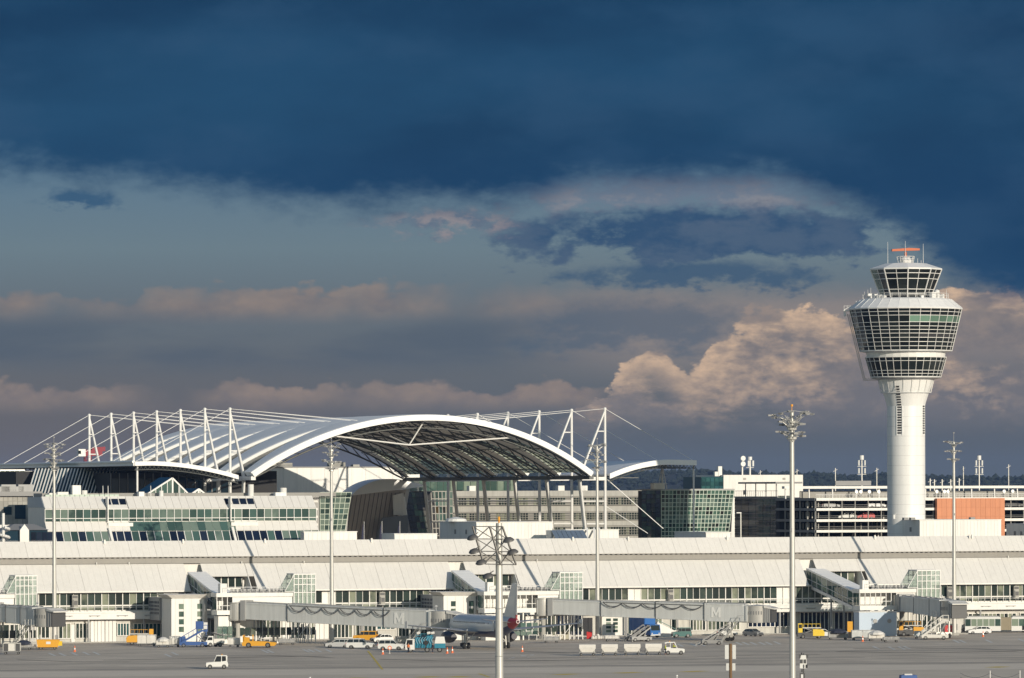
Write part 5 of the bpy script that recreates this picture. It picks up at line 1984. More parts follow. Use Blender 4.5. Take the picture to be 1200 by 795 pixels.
# little porch house and spiral tube by the module end
y = 33.0
xa, xb, zt = bx(6, 56, y, 618, 625)
t = tthing('porch_house', 'low annexe with a dark hipped roof and white gable left of the office wing', 'annexe', xa, y)
b = tb(xa, y); b.box(xa, xb, y + .3, y + 7, 0, zt); b.build('wall', G['blue'], t)
xg0, xg1 = LX(22.5, y), LX(33, y)
zg = LZ(611, 28, xg0, y)
b = tb(xa, y); b.box(xg0, xg1, y - .4, y + .4, 0, zt); b.prism([(xg0, zt + .002), (xg1, zt + .002), ((xg0 + xg1) / 2, zg)], y - .4, y + .35, 'y'); b.build('gable_wall', M['white'], t)
b = tb(xa, y)
b.hexa([(xa - .3, y - .2, zt + .01), (xb + .2, y - .2, zt + .01), (xb + .2, y + 7.2, zt + .01), (xa - .3, y + 7.2, zt + .01), (xa + 2.5, y + 3, zg), (xb - 2, y + 3, zg), (xb - 2, y + 4, zg), (xa + 2.5, y + 4, zg)])
b.build('roof', M['midgrey'], t)
for i in range(4):
    piece('window', G['offd'], t, xg1 - xa + .6 + i * 1.1, .25, zt - 3.0, .95, .12, 2.6)
b = tb(xa, y); z_ = LZ(609, 15, xa, y); b.box(LX(3, y), LX(29, y), y + 8, y + 9, z_ - 1.4, z_ - .5); b.build('terrace_edge', M['white'], t)
y = 30.0
x = LX(3.5, y); z0 = LZ(615, 4, x, y)
t = tthing('spiral_chute', 'white spiral chute and post at the far left edge above the pier roof', 'chute', x, y)
b = tb(x, y); b.tube((x, y, 0), (x, y, LZ(598, 4, x, y)), .3, .3, 10); b.build('post', M['steel'], t)
b = tb(x, y)
pts = [(x + 1.1 * math.sin(k * .35), y + 1.1 * math.cos(k * .35), z0 - 4 + k * .09) for k in range(46)]
b.path(pts, .28, 8); b.build('chute', M['steel'], t)

# --- red construction crane top far behind
y = 330.0
x = LX(103, y, 530)
t = tthing('red_crane', 'red tower crane top showing behind the cables at left', 'crane', x, y)
zc = LZ(532, 103, x, y)
b = tb(x, y)
for dx_ in (-.7, .7):
    for dy_ in (-.7, .7):
        b.tube((x + dx_, y + dy_, 0), (x + dx_, y + dy_, zc + 1.5), .14, .14, 5)
for i in range(24):
    z = zc + 1.5 - i * 1.4
    b.tube((x - .7, y - .7, z), (x + .7, y - .7, z - 1.4), .09, .09, 4); b.tube((x + .7, y - .7, z), (x - .7, y - .7, z - 1.4), .09, .09, 4)
b.build('tower', M['crane'], t)
b = tb(x, y); b.box(x - 1.2, x + 3.6, y - .8, y + .8, zc + .1, zc + 1.6); b.hexa([(x + 1, y - .6, zc + 1.0), (x + 4.4, y - .6, zc + 1.3), (x + 4.4, y + .6, zc + 1.3), (x + 1, y + .6, zc + 1.0), (x + 1, y - .6, zc + 2.2), (x + 4.4, y - .6, zc + 2.4), (x + 4.4, y + .6, zc + 2.4), (x + 1, y + .6, zc + 2.2)]); b.build('counter_jib', M['crane'], t)
b = tb(x, y); b.box(x - 2.6, x - .8, y - 1, y + .6, zc, zc + 1.8); b.build('cab', M['carwhite'], t)
b = tb(x, y); b.box(x - 2.7, x - 2.0, y - 1.06, y - 1.0, zc + .6, zc + 1.4); b.build('cab_window', M['carglass'], t)

# --- large white hall seen through the open arch
y = 259.0
xa, xb, zt = bx(300, 492, y, 547, 560)
t = tthing('white_hall', 'large blank white wall seen through the open arch catching pylon shadows', 'hall', xa, y)
b = tb(xa, y); b.box(xa, xb, y + .1, y + 24, 0, zt); b.build('wall', M['white'], t)
for i in range(12):
    piece('wall_panel', M['cladding'], t, (xb - xa) * i / 12 + .02, .04, 24, (xb - xa) / 12 - .04, .1, zt - 24)
b = tb(xa, y); b.box(xa - .1, xb + .1, y - .2, y + 24.1, zt, zt + .25); b.build('roof_edge', M['midgrey'], t)
for px, w_, h_ in ((329, 2.6, .9), (394, 2.0, 1.1), (416, .8, .5), (326, .8, 1.4)):
    x = LX(px, y + 3); b = tb(xa, y); b.box(x - w_, x + w_, y + 2, y + 4, zt + .25, zt + .25 + h_); b.build('roof_unit', M['stone'], t)
# blue lens-shaped roof and the leaning drum beneath it
y = 233.0
xa, xb = LX(404, y, 578), LX(500, y, 570)
zl, zr_, zm_ = LZ(578, 411, xa, y), LZ(568, 492, xb, y), LZ(562, 462, xb, y)
org = (xa, y)
t = tthing('leaning_drum', 'leaning drum building under a smooth lens-shaped roof beside the arch', 'building', xa, y)
x0, x1 = LX(411, y), LX(494, y)
b = tb(*org)
n = 20
for i in range(n):
    pass
top = [(x0 + (x1 - x0) * i / n, zl + (zr_ - zl) * i / n + (zm_ - (zl + zr_) / 2) * 1.15 * math.sin(math.pi * (i / n) ** .8)) for i in range(n + 1)]
b.prism(top + [(x1, zr_ - .35), (x0, zl - .35)], y - 1.5, y + 8, 'y')
b.build('lens_roof', mat('lens_roof_white', (.84, .85, .86), .4, var=.04), t)
P = lambda px, py, yy: (LX(px, yy, py), yy, LZ(py, px, LX(px, yy, py), yy))
b = tb(*org)
b.hexa([P(401, 632, y + 2), P(458, 632, y + 2), P(470, 632, y + 10), P(420, 632, y + 10), P(412, 577.5, y), P(476, 573, y), P(480, 573, y + 9), P(420, 573, y + 9)])
b.build('drum_wall', mat('drum_cladding', (.50, .46, .42), .5, var=.22, scale=.25), t)
b = tb(*org)
b.hexa([P(461, 603, y - .6), P(476.5, 603, y - .6), P(477, 603, y + 4), P(470, 603, y + 4), P(460, 580, y - .6), P(472.5, 577, y - .6), P(474, 577, y + 4), P(461, 577, y + 4)])
b.build('white_panel', M['white'], t)
b = tb(*org)
for i in range(13):
    px = 414 + i * 5
    b.tube(P(px, 577, y - .05), P(px - 9, 632, y + 1.9), .08, .08, 4)
b.build('cladding_joint', M['midgrey'], t)
b = tb(*org)
b.hexa([P(440, 632, y - 3), P(478, 632, y - 3), P(478, 632, y - .8), P(440, 632, y - .8), P(447, 606, y - 3), P(478, 603, y - 3), P(478, 603, y - .8), P(447, 606, y - .8)])
b.build('forecourt_wall', mat('slate_panel', (.17, .19, .22), .5), t)

# --- dark leaning glass end of the office block, seen in shade
y = 243.0
t0_ = P(496, 576, y)
t = tthing('dark_glass_tower', 'dark leaning glass corner tower with green reflections right of the drum', 'office building', t0_[0], y)
org = (t0_[0], y)
zb_, zt_ = P(507, 640, y)[2], t0_[2]
x_b, x_t = P(507, 640, y)[0], t0_[0]
ydep = YL(473, x_t, 576) - y
xz = lambda f: x_b + (x_t - x_b) * f
b = tb(*org)
x_g = x_b + (x_b - x_t) * zb_ / (zt_ - zb_)
b.hexa([(x_g, y + .2, 0), (x_g + 2.4, y + .2, 0), (x_g + 2.4, y + ydep, 0), (x_g, y + ydep, 0), (x_t, y + .2, zt_), (x_t + 2.4, y + .2, zt_), (x_t + 2.4, y + ydep, zt_), (x_t, y + ydep, zt_)])
b.build('core', M['dark'], t)
for j in range(9):
    for i in range(5):
        f0, f1 = j / 9 + .008, (j + 1) / 9 - .008
        ya, yb = y + .3 + (ydep - .4) * i / 5 + .08, y + .3 + (ydep - .4) * (i + 1) / 5 - .08
        z0, z1 = zb_ + (zt_ - zb_) * f0, zb_ + (zt_ - zb_) * f1
        xa_, xb_ = xz(f0) - .12, xz(f1) - .12
        q = tb(*org)
        q.hexa([(xa_, ya, z0), (xa_ + .05, ya, z0), (xa_ + .05, yb, z0), (xa_, yb, z0), (xb_, ya, z1), (xb_ + .05, ya, z1), (xb_ + .05, yb, z1), (xb_, yb, z1)])
        q.build('window', G['green'] if (i < 3 and random.random() < .55) else G['offd'], t)  # reflections put into the colour: some panes are plain green

# --- banded office building facing us behind the arch
y = 243.2
xa, xb, zt = bx(509, 762, y, 575.5, 600)
org = (xa, y)
t = tthing('banded_office', 'long grey office building with horizontal window bands beyond the arch', 'office building', xa, y)
b = tb(*org); b.box(xa, xb, y + .25, y + 16, 0, zt); b.build('wall', M['conc_d'], t)
b = tb(*org)
Zb = lambda py: LZ(py, 628, (xa + xb) / 2, y)
for p0, p1 in ((575.5, 582), (593.5, 600), (611, 616.5), (629, 640)):
    b = tb(*org); b.box(LX(531, y), xb, y, y + .3, Zb(p1), Zb(p0)); b.build('spandrel_band', M['concrete'], t)
xw = LX(531, y)
ngl = 74
for (p0, p1) in ((582, 593.5), (600, 611), (616.5, 629)):
    z0, z1 = Zb(p1), Zb(p0)
    for i in range(ngl):
        x = xw + (xb - xw) * i / ngl
        if i % 14 in (0, 1):
            continue
        piece('window', G['term'], t, x - xa + .1, .2, z0 + .3, (xb - xw) / ngl - .2, .08, z1 - z0 - .6)
    for k in range(4):
        piece('sun_louvre', M['concrete'], t, xw - xa, -.25, z0 + .25 + k * (z1 - z0) / 4, xb - xw, .5, .08)
grid_front(t, org, LX(507.5, y), xw - .1, y + .05, Zb(636), Zb(576), 6, 7, lambda i, j: G['amber'] if j in (2, 4) and (i + j) % 3 else G['off'], M['stone'], fw=.2, fh=.2, slant0=x_t + 2.0 - LX(507.5, y))
# glazed lantern on its roof
b = tb(*org); b.box(xa - 1, LX(606, y + 8), y + 8.3, y + 15, zt, zt + 3.0); b.build('lantern_wall', G['off'], t)
for i in range(14):
    x0 = xa + (LX(606, y + 8) - xa) * i / 14
    piece('lantern_pane', G['gate'], t, x0 - xa + .1, 8.2, zt + .1, (LX(606, y + 8) - xa) / 14 - .2, .1, 2.8)
b = tb(*org); b.box(xa - 1.2, xb, y + 7.8, y + 16, zt + 3.0, zt + 3.2); b.build('lantern_roof', M['truss'], t)
for px in (552, 681, 683, 656):
    x = LX(px, y + 3); b = tb(*org); b.box(x - .8, x + .8, y + 2, y + 4, zt, zt + 1.2); b.build('roof_unit', M['cladding'], t)
# leaning grid at left, the pair of the one right of the opening
y = 158.0
xa, xb, zt = bx(375, 412, y, 576, 600)
org = (xa, y)
t = tthing('leaning_glass_office', 'green glass office end with a leaning right edge behind the left mast', 'office building', xa, y)
z0 = LZ(633, 390, xa, y)
b = tb(*org); b.prism([(xa - 8, 0), (xb - 2.6, 0), (xb - .3, zt - .05), (xa - 8, zt - .05)], y + .3, y + 12, 'y'); b.build('wall', M['grey'], t)
grid_front(t, org, xa, xb - 2.0, y + .1, z0, zt, 6, 9, G['off'], M['palegreen'], slant1=2.0, fw=.13, fh=.13)
for j in range(6):
    piece('fin', M['cladding'], t, -7, .2, z0 + j * 1.7, 6.5, .25, .5)

# --- green glass office block
y = 120.0
xa, xb, zt = bx(775, 861, y, 576, 600)
org = (xa, y)
z0 = LZ(634, 815, xa, y)
t = tthing('green_grid_office', 'green glass office block with a white square grid and leaning right end', 'office building', xa, y)
b = tb(*org); b.prism([(xa, 0), (xb - 1.9, 0), (xb - .2, zt - .1), (xa, zt - .1)], y + .3, y + 14, 'y'); b.build('wall', M['dark'], t)
def gg(i, j):
    return G['green'] if (j % 4) in (2, 3) else G['off']
grid_front(t, org, xa, xb - 1.7, y + .15, z0, zt, 19, 12, gg, M['palegreen'], slant1=1.6, fw=.13, fh=.13)
yy = y
for j in range(11):
    for i in range(4):
        q = tb(*org); q.box(xa - .12, xa - .03, y + .5 + i * 2.8, y + 3.1 + i * 2.8, z0 + j * 1.0, z0 + j * 1.0 + .92); q.build('side_window', G['green'] if random.random() < .4 else G['offd'], t)
b = tb(*org); b.box(xa - .2, xb, y, y + 14.1, zt, zt + .3); b.build('roof_edge', M['grey'], t)
x = LX(770, y + 2); b = tb(*org); b.box(x, x + 2.6, y + 4, y + 6, zt + .3, zt + 1.6); b.build('roof_unit', M['cladding'], t)
xm = LX(776, y + 6)
b = tb(*org)
zz = LZ(541, 776, xm, y + 6)
b.tube((xm, y + 6, zt), (xm, y + 6, zz), .22, .18, 8)
for s in (-1, 1):
    b.tube((xm + s * 1.1, y + 6, zt), (xm + s * .1, y + 6, zz - 1.5), .1, .1, 6)
b.tube((xm - .5, y + 5.8, zz - 1), (xm + .8, y + 5.8, zz - 1.4), .3, .3, 8)
b.build('aerial_mast', M['steel'], t)

# --- dark blue block and the parking garage share one long side wall
y = 137.0
xr = LX(911.5, y, 600)
yfar = YL(861, xr, 600)
xl = xr
zt = LZ(585, 890, xr, (y + yfar) / 2)
t = tthing('dark_blue_office', 'dark blue glass office wall in shade between the green block and the car park', 'office building', xr, y)
org = (xr, y)
b = tb(*org); b.box(xr, xr + 12, y, yfar, 0, zt); b.build('wall', M['navy'], t)
nz = 11
for j in range(nz):
    for i in range(6):
        q = tb(*org)
        ya, yb = y + (yfar - y) * i / 6 + .12, y + (yfar - y) * (i + 1) / 6 - .12
        z0_ = zt - 9.6 + j * .86
        q.box(xr - .1, xr - .02, ya, yb, z0_, z0_ + .72)
        q.build('window', G['blue'] if i < 4 else G['offd'], t)
b = tb(*org); b.box(xr, LX(924.5, y), y - .3, y - .02, 0, zt + .4); b.build('corner_glass', G['off'], t)
for j in range(9):
    piece('corner_pane', G['gate'], t, .15, -.42, zt - 9.4 + j * 1.05, LX(924.5, y) - xr - .3, .1, .92)
b = tb(*org); b.box(xr - .3, xr + 3, y - .3, yfar + .2, zt, zt + .25); b.build('roof_edge', M['midgrey'], t)
rl = tb(*org)
k = 20
for i in range(k + 1):
    yy = y + (yfar - y) * i / k
    rl.tube((xr, yy, zt + .25), (xr, yy, zt + 1.5), .04, .04, 5)
rl.tube((xr, y, zt + 1.5), (xr, yfar, zt + 1.5), .05, .05, 5)
rl.build('railing', M['steel'], t)
b = tb(*org); yp = YL(892, xr + 1, 580); b.box(xr - .5, xr + 6, yp - 12, yp + 10, zt + 3.1, zt + 3.5)
for yy in (yp - 10, yp - 4, yp + 2, yp + 8):
    b.tube((xr + .5, yy, zt + .2), (xr + .5, yy, zt + 3.1), .12, .12, 6)
b.build('roof_shelter', M['midgrey'], t)

# --- white building behind with aerials
y = 240.0
xa, xb, zt = bx(848, 941, y, 558.5, 570)
org = (xa, y)
t = tthing('white_block', 'plain white block with two round dishes on its roof behind the dark offices', 'building', xa, y)
b = tb(*org); b.box(xa, xb, y, y + 18, 0, zt); b.build('wall', M['white'], t)
for px in (871, 917):
    piece('vent', M['stone'], t, LX(px, y) - xa, -.05, zt - 1.2, .7, .1, .5)
piece('doorway', M['dark'], t, LX(871, y) - xa, -.05, LZ(581.5, 871, xa, y), .7, .1, 1.1)
b = tb(*org); xq = LX(822, y); b.box(xq, xa, y + .3, y + 12, 0, LZ(560.5, 835, xq, y)); b.build('glass_wing', G['teal'], t)
for i in range(5):
    for j in range(4):
        piece('window', G['teal'], t, xq - xa + (xa - xq) * i / 5 + .1, .22, zt - 4.6 + j * 1.0, (xa - xq) / 5 - .2, .1, .9)
for px, h_ in ((847, 2.1), (843, .8)):
    b = tb(*org); x = LX(px, y); b.box(x - .4, x + .6, y + 2, y + 3, zt - .3, zt + h_); b.build('roof_unit', M['cladding'], t)
def dish_mast(px, pys, yy, label, drum=False):
    x = LX(px, yy, 550)
    t = tthing('dish_mast' if not drum else 'aerial_mast', label, 'aerial mast', x, yy, 'aerial masts on the roofs')
    zt_ = LZ(pys[0], px, x, yy)
    b = tb(x, yy); b.tube((x, yy, 20), (x, yy, zt_), .3, .25, 10); b.build('pole', M['galv'], t)
    if not drum:
        for py in pys[1:]:
            z = LZ(py, px, x, yy)
            b = tb(x, yy); b.tube((x - .1, yy - .9, z), (x - .1, yy - .5, z), 0.62, 0.62, 20); b.build('dish', M['carwhite'], t)
    else:
        for py in pys[1:]:
            z = LZ(py, px, x, yy)
            b = tb(x, yy)
            b.tube((x - .6, yy - .5, z - .7), (x - .6, yy - .5, z + .7), .26, .26, 8); b.tube((x + .6, yy - .5, z - .7), (x + .6, yy - .5, z + .7), .26, .26, 8)
            b.tube((x - 1.0, yy, z - 1.0), (x + 1.0, yy, z - 1.0), .08, .08, 5)
            b.build('drum_aerial', M['carwhite'], t)
        b = tb(x, yy); b.tube((x, yy, zt_), (x, yy, zt_ + .8), .55, .55, 10); b.build('mast_head', M['steel'], t)
dish_mast(870, (538.5, 539, 545.5), 244, 'aerial mast with two round white dishes on the white block')
dish_mast(879, (541, 545), 246, 'aerial mast with drum aerials just right of the round dishes', True)

# --- multi-storey car park
y = 112.0
xa, xb = LX(956.5, y, 600), LX(1290, y, 600)
org = (xa, y)
Zp = lambda py: LZ(py, 1000, LX(1000, y), y)
t = tthing('parking_garage', 'long open sided multi-storey car park with white deck edges', 'car park', xa, y)
levels = [(586, 589.3), (598, 601), (611, 614), (623.5, 626.5), (636, 639)]
ztops = [Zp(a) for a, b_ in levels]
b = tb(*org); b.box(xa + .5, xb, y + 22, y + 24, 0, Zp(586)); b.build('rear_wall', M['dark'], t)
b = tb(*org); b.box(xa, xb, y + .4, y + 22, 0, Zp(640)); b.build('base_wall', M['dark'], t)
for a, b_ in levels:
    q = tb(*org); q.box(xa, xb, y + .5, y + 23, Zp(b_) + .1, Zp(a) - .12); q.build('deck_slab', M['conc_d'], t)
    k = 22
    for i in range(k):
        x0 = xa + (xb - xa) * i / k
        piece('deck_edge', M['cladding'], t, x0 - xa + .01, .1, Zp(b_), (xb - xa) / k - .02, .3, Zp(a) - Zp(b_))
    rl = tb(*org)
    z = Zp(a)
    for zz in (.35, .7):
        rl.box(xa, xb, y + .16, y + .2, z + zz, z + zz + .06)
    rl.build('guard_rail', M['midgrey'], t)
x = xa
while x < xb:
    for (a, b_), (c, d) in zip(levels, levels[1:]):
        q = tb(*org); q.box(x - .1, x + .1, y + .3, y + .6, Zp(c), Zp(b_)); q.build('column', M['conc_d'], t)
    x += (xb - xa) / 22
for (a, b_), (c, d) in zip(levels, levels[1:]):              # inner columns and pipes deep in the decks
    for i in range(30):
        xx = random.uniform(1, xb - xa - 1)
        piece('inner_column', random.choice((M['stone'], M['conc_d'], M['steel'])), t, xx, random.uniform(3, 14), Zp(c) + .05, .22, .25, Zp(b_) - Zp(c) - .3)
k = 5
for (a, b_), (c, d) in zip(levels, levels[1:]):             # open left side seen past the tall mast
    for i in range(k):
        yy = y + 1 + 4.2 * i
        q = tb(*org); q.box(xa + .04, xa + .34, yy, yy + .3, Zp(c), Zp(b_)); q.build('side_column', M['concrete'], t)
for (a, b_) in levels:
    q = tb(*org)
    q.box(xa - .2, xa - .01, y + .5, y + 22, Zp(b_), Zp(a))
    q.build('side_edge', M['midgrey'], t)
for i in range(11):                                          # ribbed glimpses of concrete stair behind
    for (a, b_), (c, d) in zip(levels, levels[1:]):
        piece('stair_post', M['concrete'], t, 1.2, 2.0 + i * 1.7, Zp(c) + .2, .22, .2, Zp(b_) - Zp(c) - .5)
# roof deck rail and canopy
q = tb(*org); q.box(xa - 5, xb, y + 6, y + 7.5, Zp(575.2), Zp(572.2)); q.build('canopy_beam', M['cladding'], t)
x = xa - 4.5
i = 0
while x < xb:
    q = tb(*org); q.box(x - .12, x + .12, y + 6.5, y + 6.8, Zp(587), Zp(575)); q.build('canopy_post', M['steel'], t)
    x += 5.6
rl = tb(*org)
x = xa
while x < xb:
    rl.box(x, x + .05, y + .25, y + .3, Zp(586), Zp(582)); x += .8
for py in (582, 584):
    rl.box(xa, xb, y + .2, y + .3, Zp(py), Zp(py) + .08)
tag(rl.build('roof_railing', M['steel'], t), kind='stuff')
q = tb(*org); q.box(xa, xb, y + 9, y + 9.4, Zp(587), Zp(578)); q.build('roof_wall', M['stone'], t)
q = tb(*org); q.box(LX(995, y), LX(1037, y), y + 7.6, y + 8, Zp(571.5), Zp(566)); q.build('mesh_screen', M['midgrey'], t)
for px in (1018, 1029, 1097, 1106, 1110, 1176, 1186, 1003, 1008):
    x = LX(px, y + 6); q = tb(*org); q.tube((x, y + 5.9, Zp(579)), (x, y + 5.7, Zp(579) + .02), .4, .4, 10); q.tube((x, y + 5.8, Zp(587)), (x, y + 5.8, Zp(579)), .06, .06, 5); q.build('round_sign', M['carwhite'], t)
# orange clad part of the car park
xo, xp_ = LX(1098, y - 1.2), LX(1177.5, y - 1.2)
k = 14
to = tthing('orange_clad_stair_block', 'orange clad stair block projecting from the car park behind the low white annexe', 'stair block', xo, y - 1.2)
q = tb(xo, y - 1.2); q.box(xo, xp_, y - 1.0, y - .02, 0, Zp(587)); q.build('wall', M['orange_wall'], to)
for i in range(k):
    for j in range(5):
        piece('cladding_panel', M['orange_wall'], to, (xp_ - xo) * i / k + .02, .17, Zp(640) + (Zp(587.2) - Zp(640)) * j / 5, (xp_ - xo) / k - .04, .1, (Zp(587.2) - Zp(640)) / 5 - .03)

# --- flat roofed white annexes right behind the pier
def annexe(pf0, pf1, ps, y, py_top, label, name='roof_annexe', wm='cladding', n=10):
    xa, xb, zt = bx(pf0, pf1, y, py_top, 620)
    dep = YL(ps, xa, 620) - y
    t = tthing(name, label, 'annexe', xa, y, 'white annexes behind the pier roof')
    b = tb(xa, y); b.box(xa, xb, y + .06, y + dep, 0, zt - .1); b.build('wall', M['white'], t)
    for i in range(n):
        piece('wall_panel', M[wm], t, (xb - xa) * i / n + .015, .03, zt - 4.5, (xb - xa) / n - .03, .08, 4.3)
    b = tb(xa, y); b.box(xa - .08, xb + .08, y - .06, y + dep + .08, zt - .1, zt + .06); b.build('roof_edge', M['cladding'], t)
    for f in (.25, .55):
        b = tb(xa, y); yy = y + dep * f; b.box(xa - .06, xa, yy, yy + .9, zt - 2.4, zt - 1.5); b.build('side_vent', M['midgrey'], t)
    return t, xa, xb, zt, dep
ta, xa, xb, zt, dep = annexe(558, 647, 515, 26, 612, 'white ribbed annexe behind the pier roof beside the lattice mast', n=22)
b = tb(xa, 26); b.lathe([(.2, zt), (2.2, zt + .1), (2.0, zt + .6), (.3, zt + 1.0)], 14, LX(534, 40), 40); b.build('roof_dome', M['cladding'], ta)
ta, xa, xb, zt, dep = annexe(1077.5, 1173, 1040, 30, 612.5, 'white ribbed annexe at the foot of the control tower', n=24)
for px in (1060, 1068, 1138):
    x = LX(px, 33); b = tb(xa, 30); b.box(x - .6, x + .4, 32, 33, zt, zt + .5); b.build('roof_unit', M['midgrey'], ta)
annexe(1204, 1260, 1179, 30, 618, 'grey annexe cut off by the right edge behind the pier roof', n=6)
annexe(827, 856, 790, 18, 625.5, 'low white roof box in front of the green grid office', n=6)
annexe(356, 418, 352, 30, 622, 'low white parapet block right of the office wing', n=12)
annexe(462, 512, 447, 24, 625, 'low white roof box in front of the leaning drum', n=9)
annexe(663, 725, 652, 22, 621.5, 'low white roof block under the right pylon', n=10)
# blue tilted roof light
y = 16.0
xa, xb = LX(652, y), LX(690, y)
t = tthing('tilted_roof_light', 'blue-grey tilted roof light panels under the right end of the arch', 'roof light', xa, y)
za, zb = LZ(631, 670, xa, y), LZ(622, 670, xa, y + 3)
for i in range(7):
    q = tb(xa, y); x0, x1 = xa + (xb - xa) * i / 7, xa + (xb - xa) * (i + 1) / 7 - .08
    q.hexa([(x0, y, za - .6), (x1, y, za - .6), (x1, y + 3, zb - .1), (x0, y + 3, zb - .1), (x0, y, za - .5), (x1, y, za - .5), (x1, y + 3, zb), (x0, y + 3, zb)])
    q.build('glass_pane', M['slate'], t)
for px in (688, 696, 702):
    q = tb(xa, y); x = LX(px, y); q.bar((x, y - .1, za - 1), (x + 1.1, y + 3, zb + .4), .3, .25); q.build('white_rib', M['steel'], t)
q = tb(xa, y); q.box(xa, xb + 2, y + 3.05, y + 6, 12, zb); q.build('curb', M['white'], t)

# dark flags before the drum
for i, px in enumerate((424, 445, 466)):
    y = 90 + 2 * i
    x = LX(px, y, 620)
    t = tthing('flag_pole', ('leftmost', 'middle', 'rightmost')[i] + ' of three dark furled flags before the leaning drum', 'flag', x, y, 'dark flags before the leaning drum')
    zt = LZ(613, px, x, y)
    b = tb(x, y); b.tube((x + .45, y, 0), (x + .45, y, zt + .5), .07, .05, 6); b.build('pole', M['steel'], t)
    b = tb(x, y); b.prism([(x - .2, zt - 3.4), (x + .3, zt - 3.3), (x + .4, zt), (x + .15, zt - .4), (x - .05, zt - 1.8)], y - .05, y + .05, 'y'); b.build('flag', M['flag'], t)

# street lamps and aerials along the skyline
def pole(px, py_t, py_b, yy, label, head=None, name='street_lamp', cat='street lamp', r=.14):
    x = LX(px, yy, 560)
    zt, = (LZ(py_t, px, x, yy),)
    t = tthing(name, label, cat, x, yy, 'slim masts along the skyline')
    b = tb(x, yy); b.tube((x, yy, 0), (x, yy, zt), r * 1.3, r * .8, 8); b.build('pole', M['galv'], t)
    b = tb(x, yy)
    if head == 'lamp':
        b.box(x - 1.0, x + .1, yy - .15, yy + .15, zt - .05, zt + .15)
    elif head == 'cluster':
        b.tube((x, yy, zt - .1), (x, yy, zt + .9), .5, .5, 10)
    else:
        b.tube((x - .5, yy, zt - .8), (x + .5, yy, zt - .3), .06, .06, 5)
    b.build('head', M['steel'], t)
    if head == 'cluster':
        for dz_ in (1.4, 3.2):
            b = tb(x, yy)
            for s in (-.75, .75):
                b.tube((x + s, yy, zt - dz_), (x + s, yy, zt - dz_ + 1.2), .22, .22, 7)
            b.tube((x - 1.1, yy, zt - dz_ - .2), (x + 1.1, yy, zt - dz_ - .2), .07, .07, 5)
            b.build('drum_aerial', M['carwhite'], t)
pole(868, 603, 632, 105, 'slim street lamp in front of the dark blue office wall', 'lamp', r=.16)
pole(979, 551, 575, 150, 'slim mast on the skyline left of the drum aerial mast')
pole(1010, 541, 575, 150, 'thick aerial mast with drums just left of the control tower', 'cluster', 'aerial_mast', 'aerial mast', .2)
pole(1027.5, 551, 575, 155, 'slim mast close to the left side of the control tower shaft')
pole(1129, 550, 575, 155, 'slim mast on the skyline just right of the right floodlight mast')
pole(1147.5, 542, 575, 150, 'thick aerial mast with drums at the right end of the skyline', 'cluster', 'aerial_mast', 'aerial mast', .2)
pole(1182, 548, 575, 152, 'slim tall mast at the far right end of the skyline')
pole(891, 553, 575, 262, 'short slim mast on the white block right of the dishes', None, 'street_lamp', 'street lamp', .12)
pole(934, 552, 575, 262, 'short slim mast partly behind the nearest tall floodlight mast', None, 'street_lamp', 'street lamp', .12)
for px, pt in ((1090, 564), (1095, 565), (1104, 565), (1114, 565), (1124, 564)):
    pole(px, pt, 575, 140, {1090: 'short stub post on the car park nearest the tower shaft', 1095: 'second short stub post right of the tower shaft', 1104: 'third short stub post right of the tower shaft', 1114: 'short stub post just left of the right floodlight mast', 1124: 'short stub post right of the right floodlight mast'}[px], None, 'stub_post', 'post', .2)

# ------------------------------------------------------------------ far wooded hills
def ridge(px):
    pts = [(-200, 548), (0, 549), (500, 551), (700, 552), (755, 551), (800, 549.5), (840, 549), (862, 553), (880, 551.5), (905, 553.5), (940, 553), (980, 555.5), (1000, 557), (1040, 553.5), (1062, 554), (1100, 558), (1150, 558.5), (1200, 559.5), (1400, 560)]
    for (a, b_), (c, d) in zip(pts, pts[1:]):
        if a <= px <= c:
            return b_ + (d - b_) * (px - a) / (c - a)
    return 556
HD = 7200.0
q = MB()
cols = list(range(-700, 1901, 20))
rows_ = [(-1700, .0), (-1000, .18), (-450, .62), (0, .94), (600, 1.0), (1500, .7), (3000, .0)]
pts = []
for px in cols:
    tanb = (px - 600) / FPX
    h = max(20, CAMH - (ridge(min(1390, max(-190, px))) + 4.0 - HZ) * HD / FPX)
    for dd, f in rows_:
        d = HD + dd
        pts.append((tanb * d, d, h * f - 1 * (f == 0)))
m_ = len(rows_)
fs = [(i * m_ + k, (i + 1) * m_ + k, (i + 1) * m_ + k + 1, i * m_ + k + 1) for i in range(len(cols) - 1) for k in range(m_ - 1)]
q.add(pts, fs)
forest_m = mat('forest_floor', (.012, .018, .012), .95, var=.4, scale=.01)
tag(q.build('hills', forest_m, smooth=True), kind='structure')
rnd = random.Random(5)
q = MB()
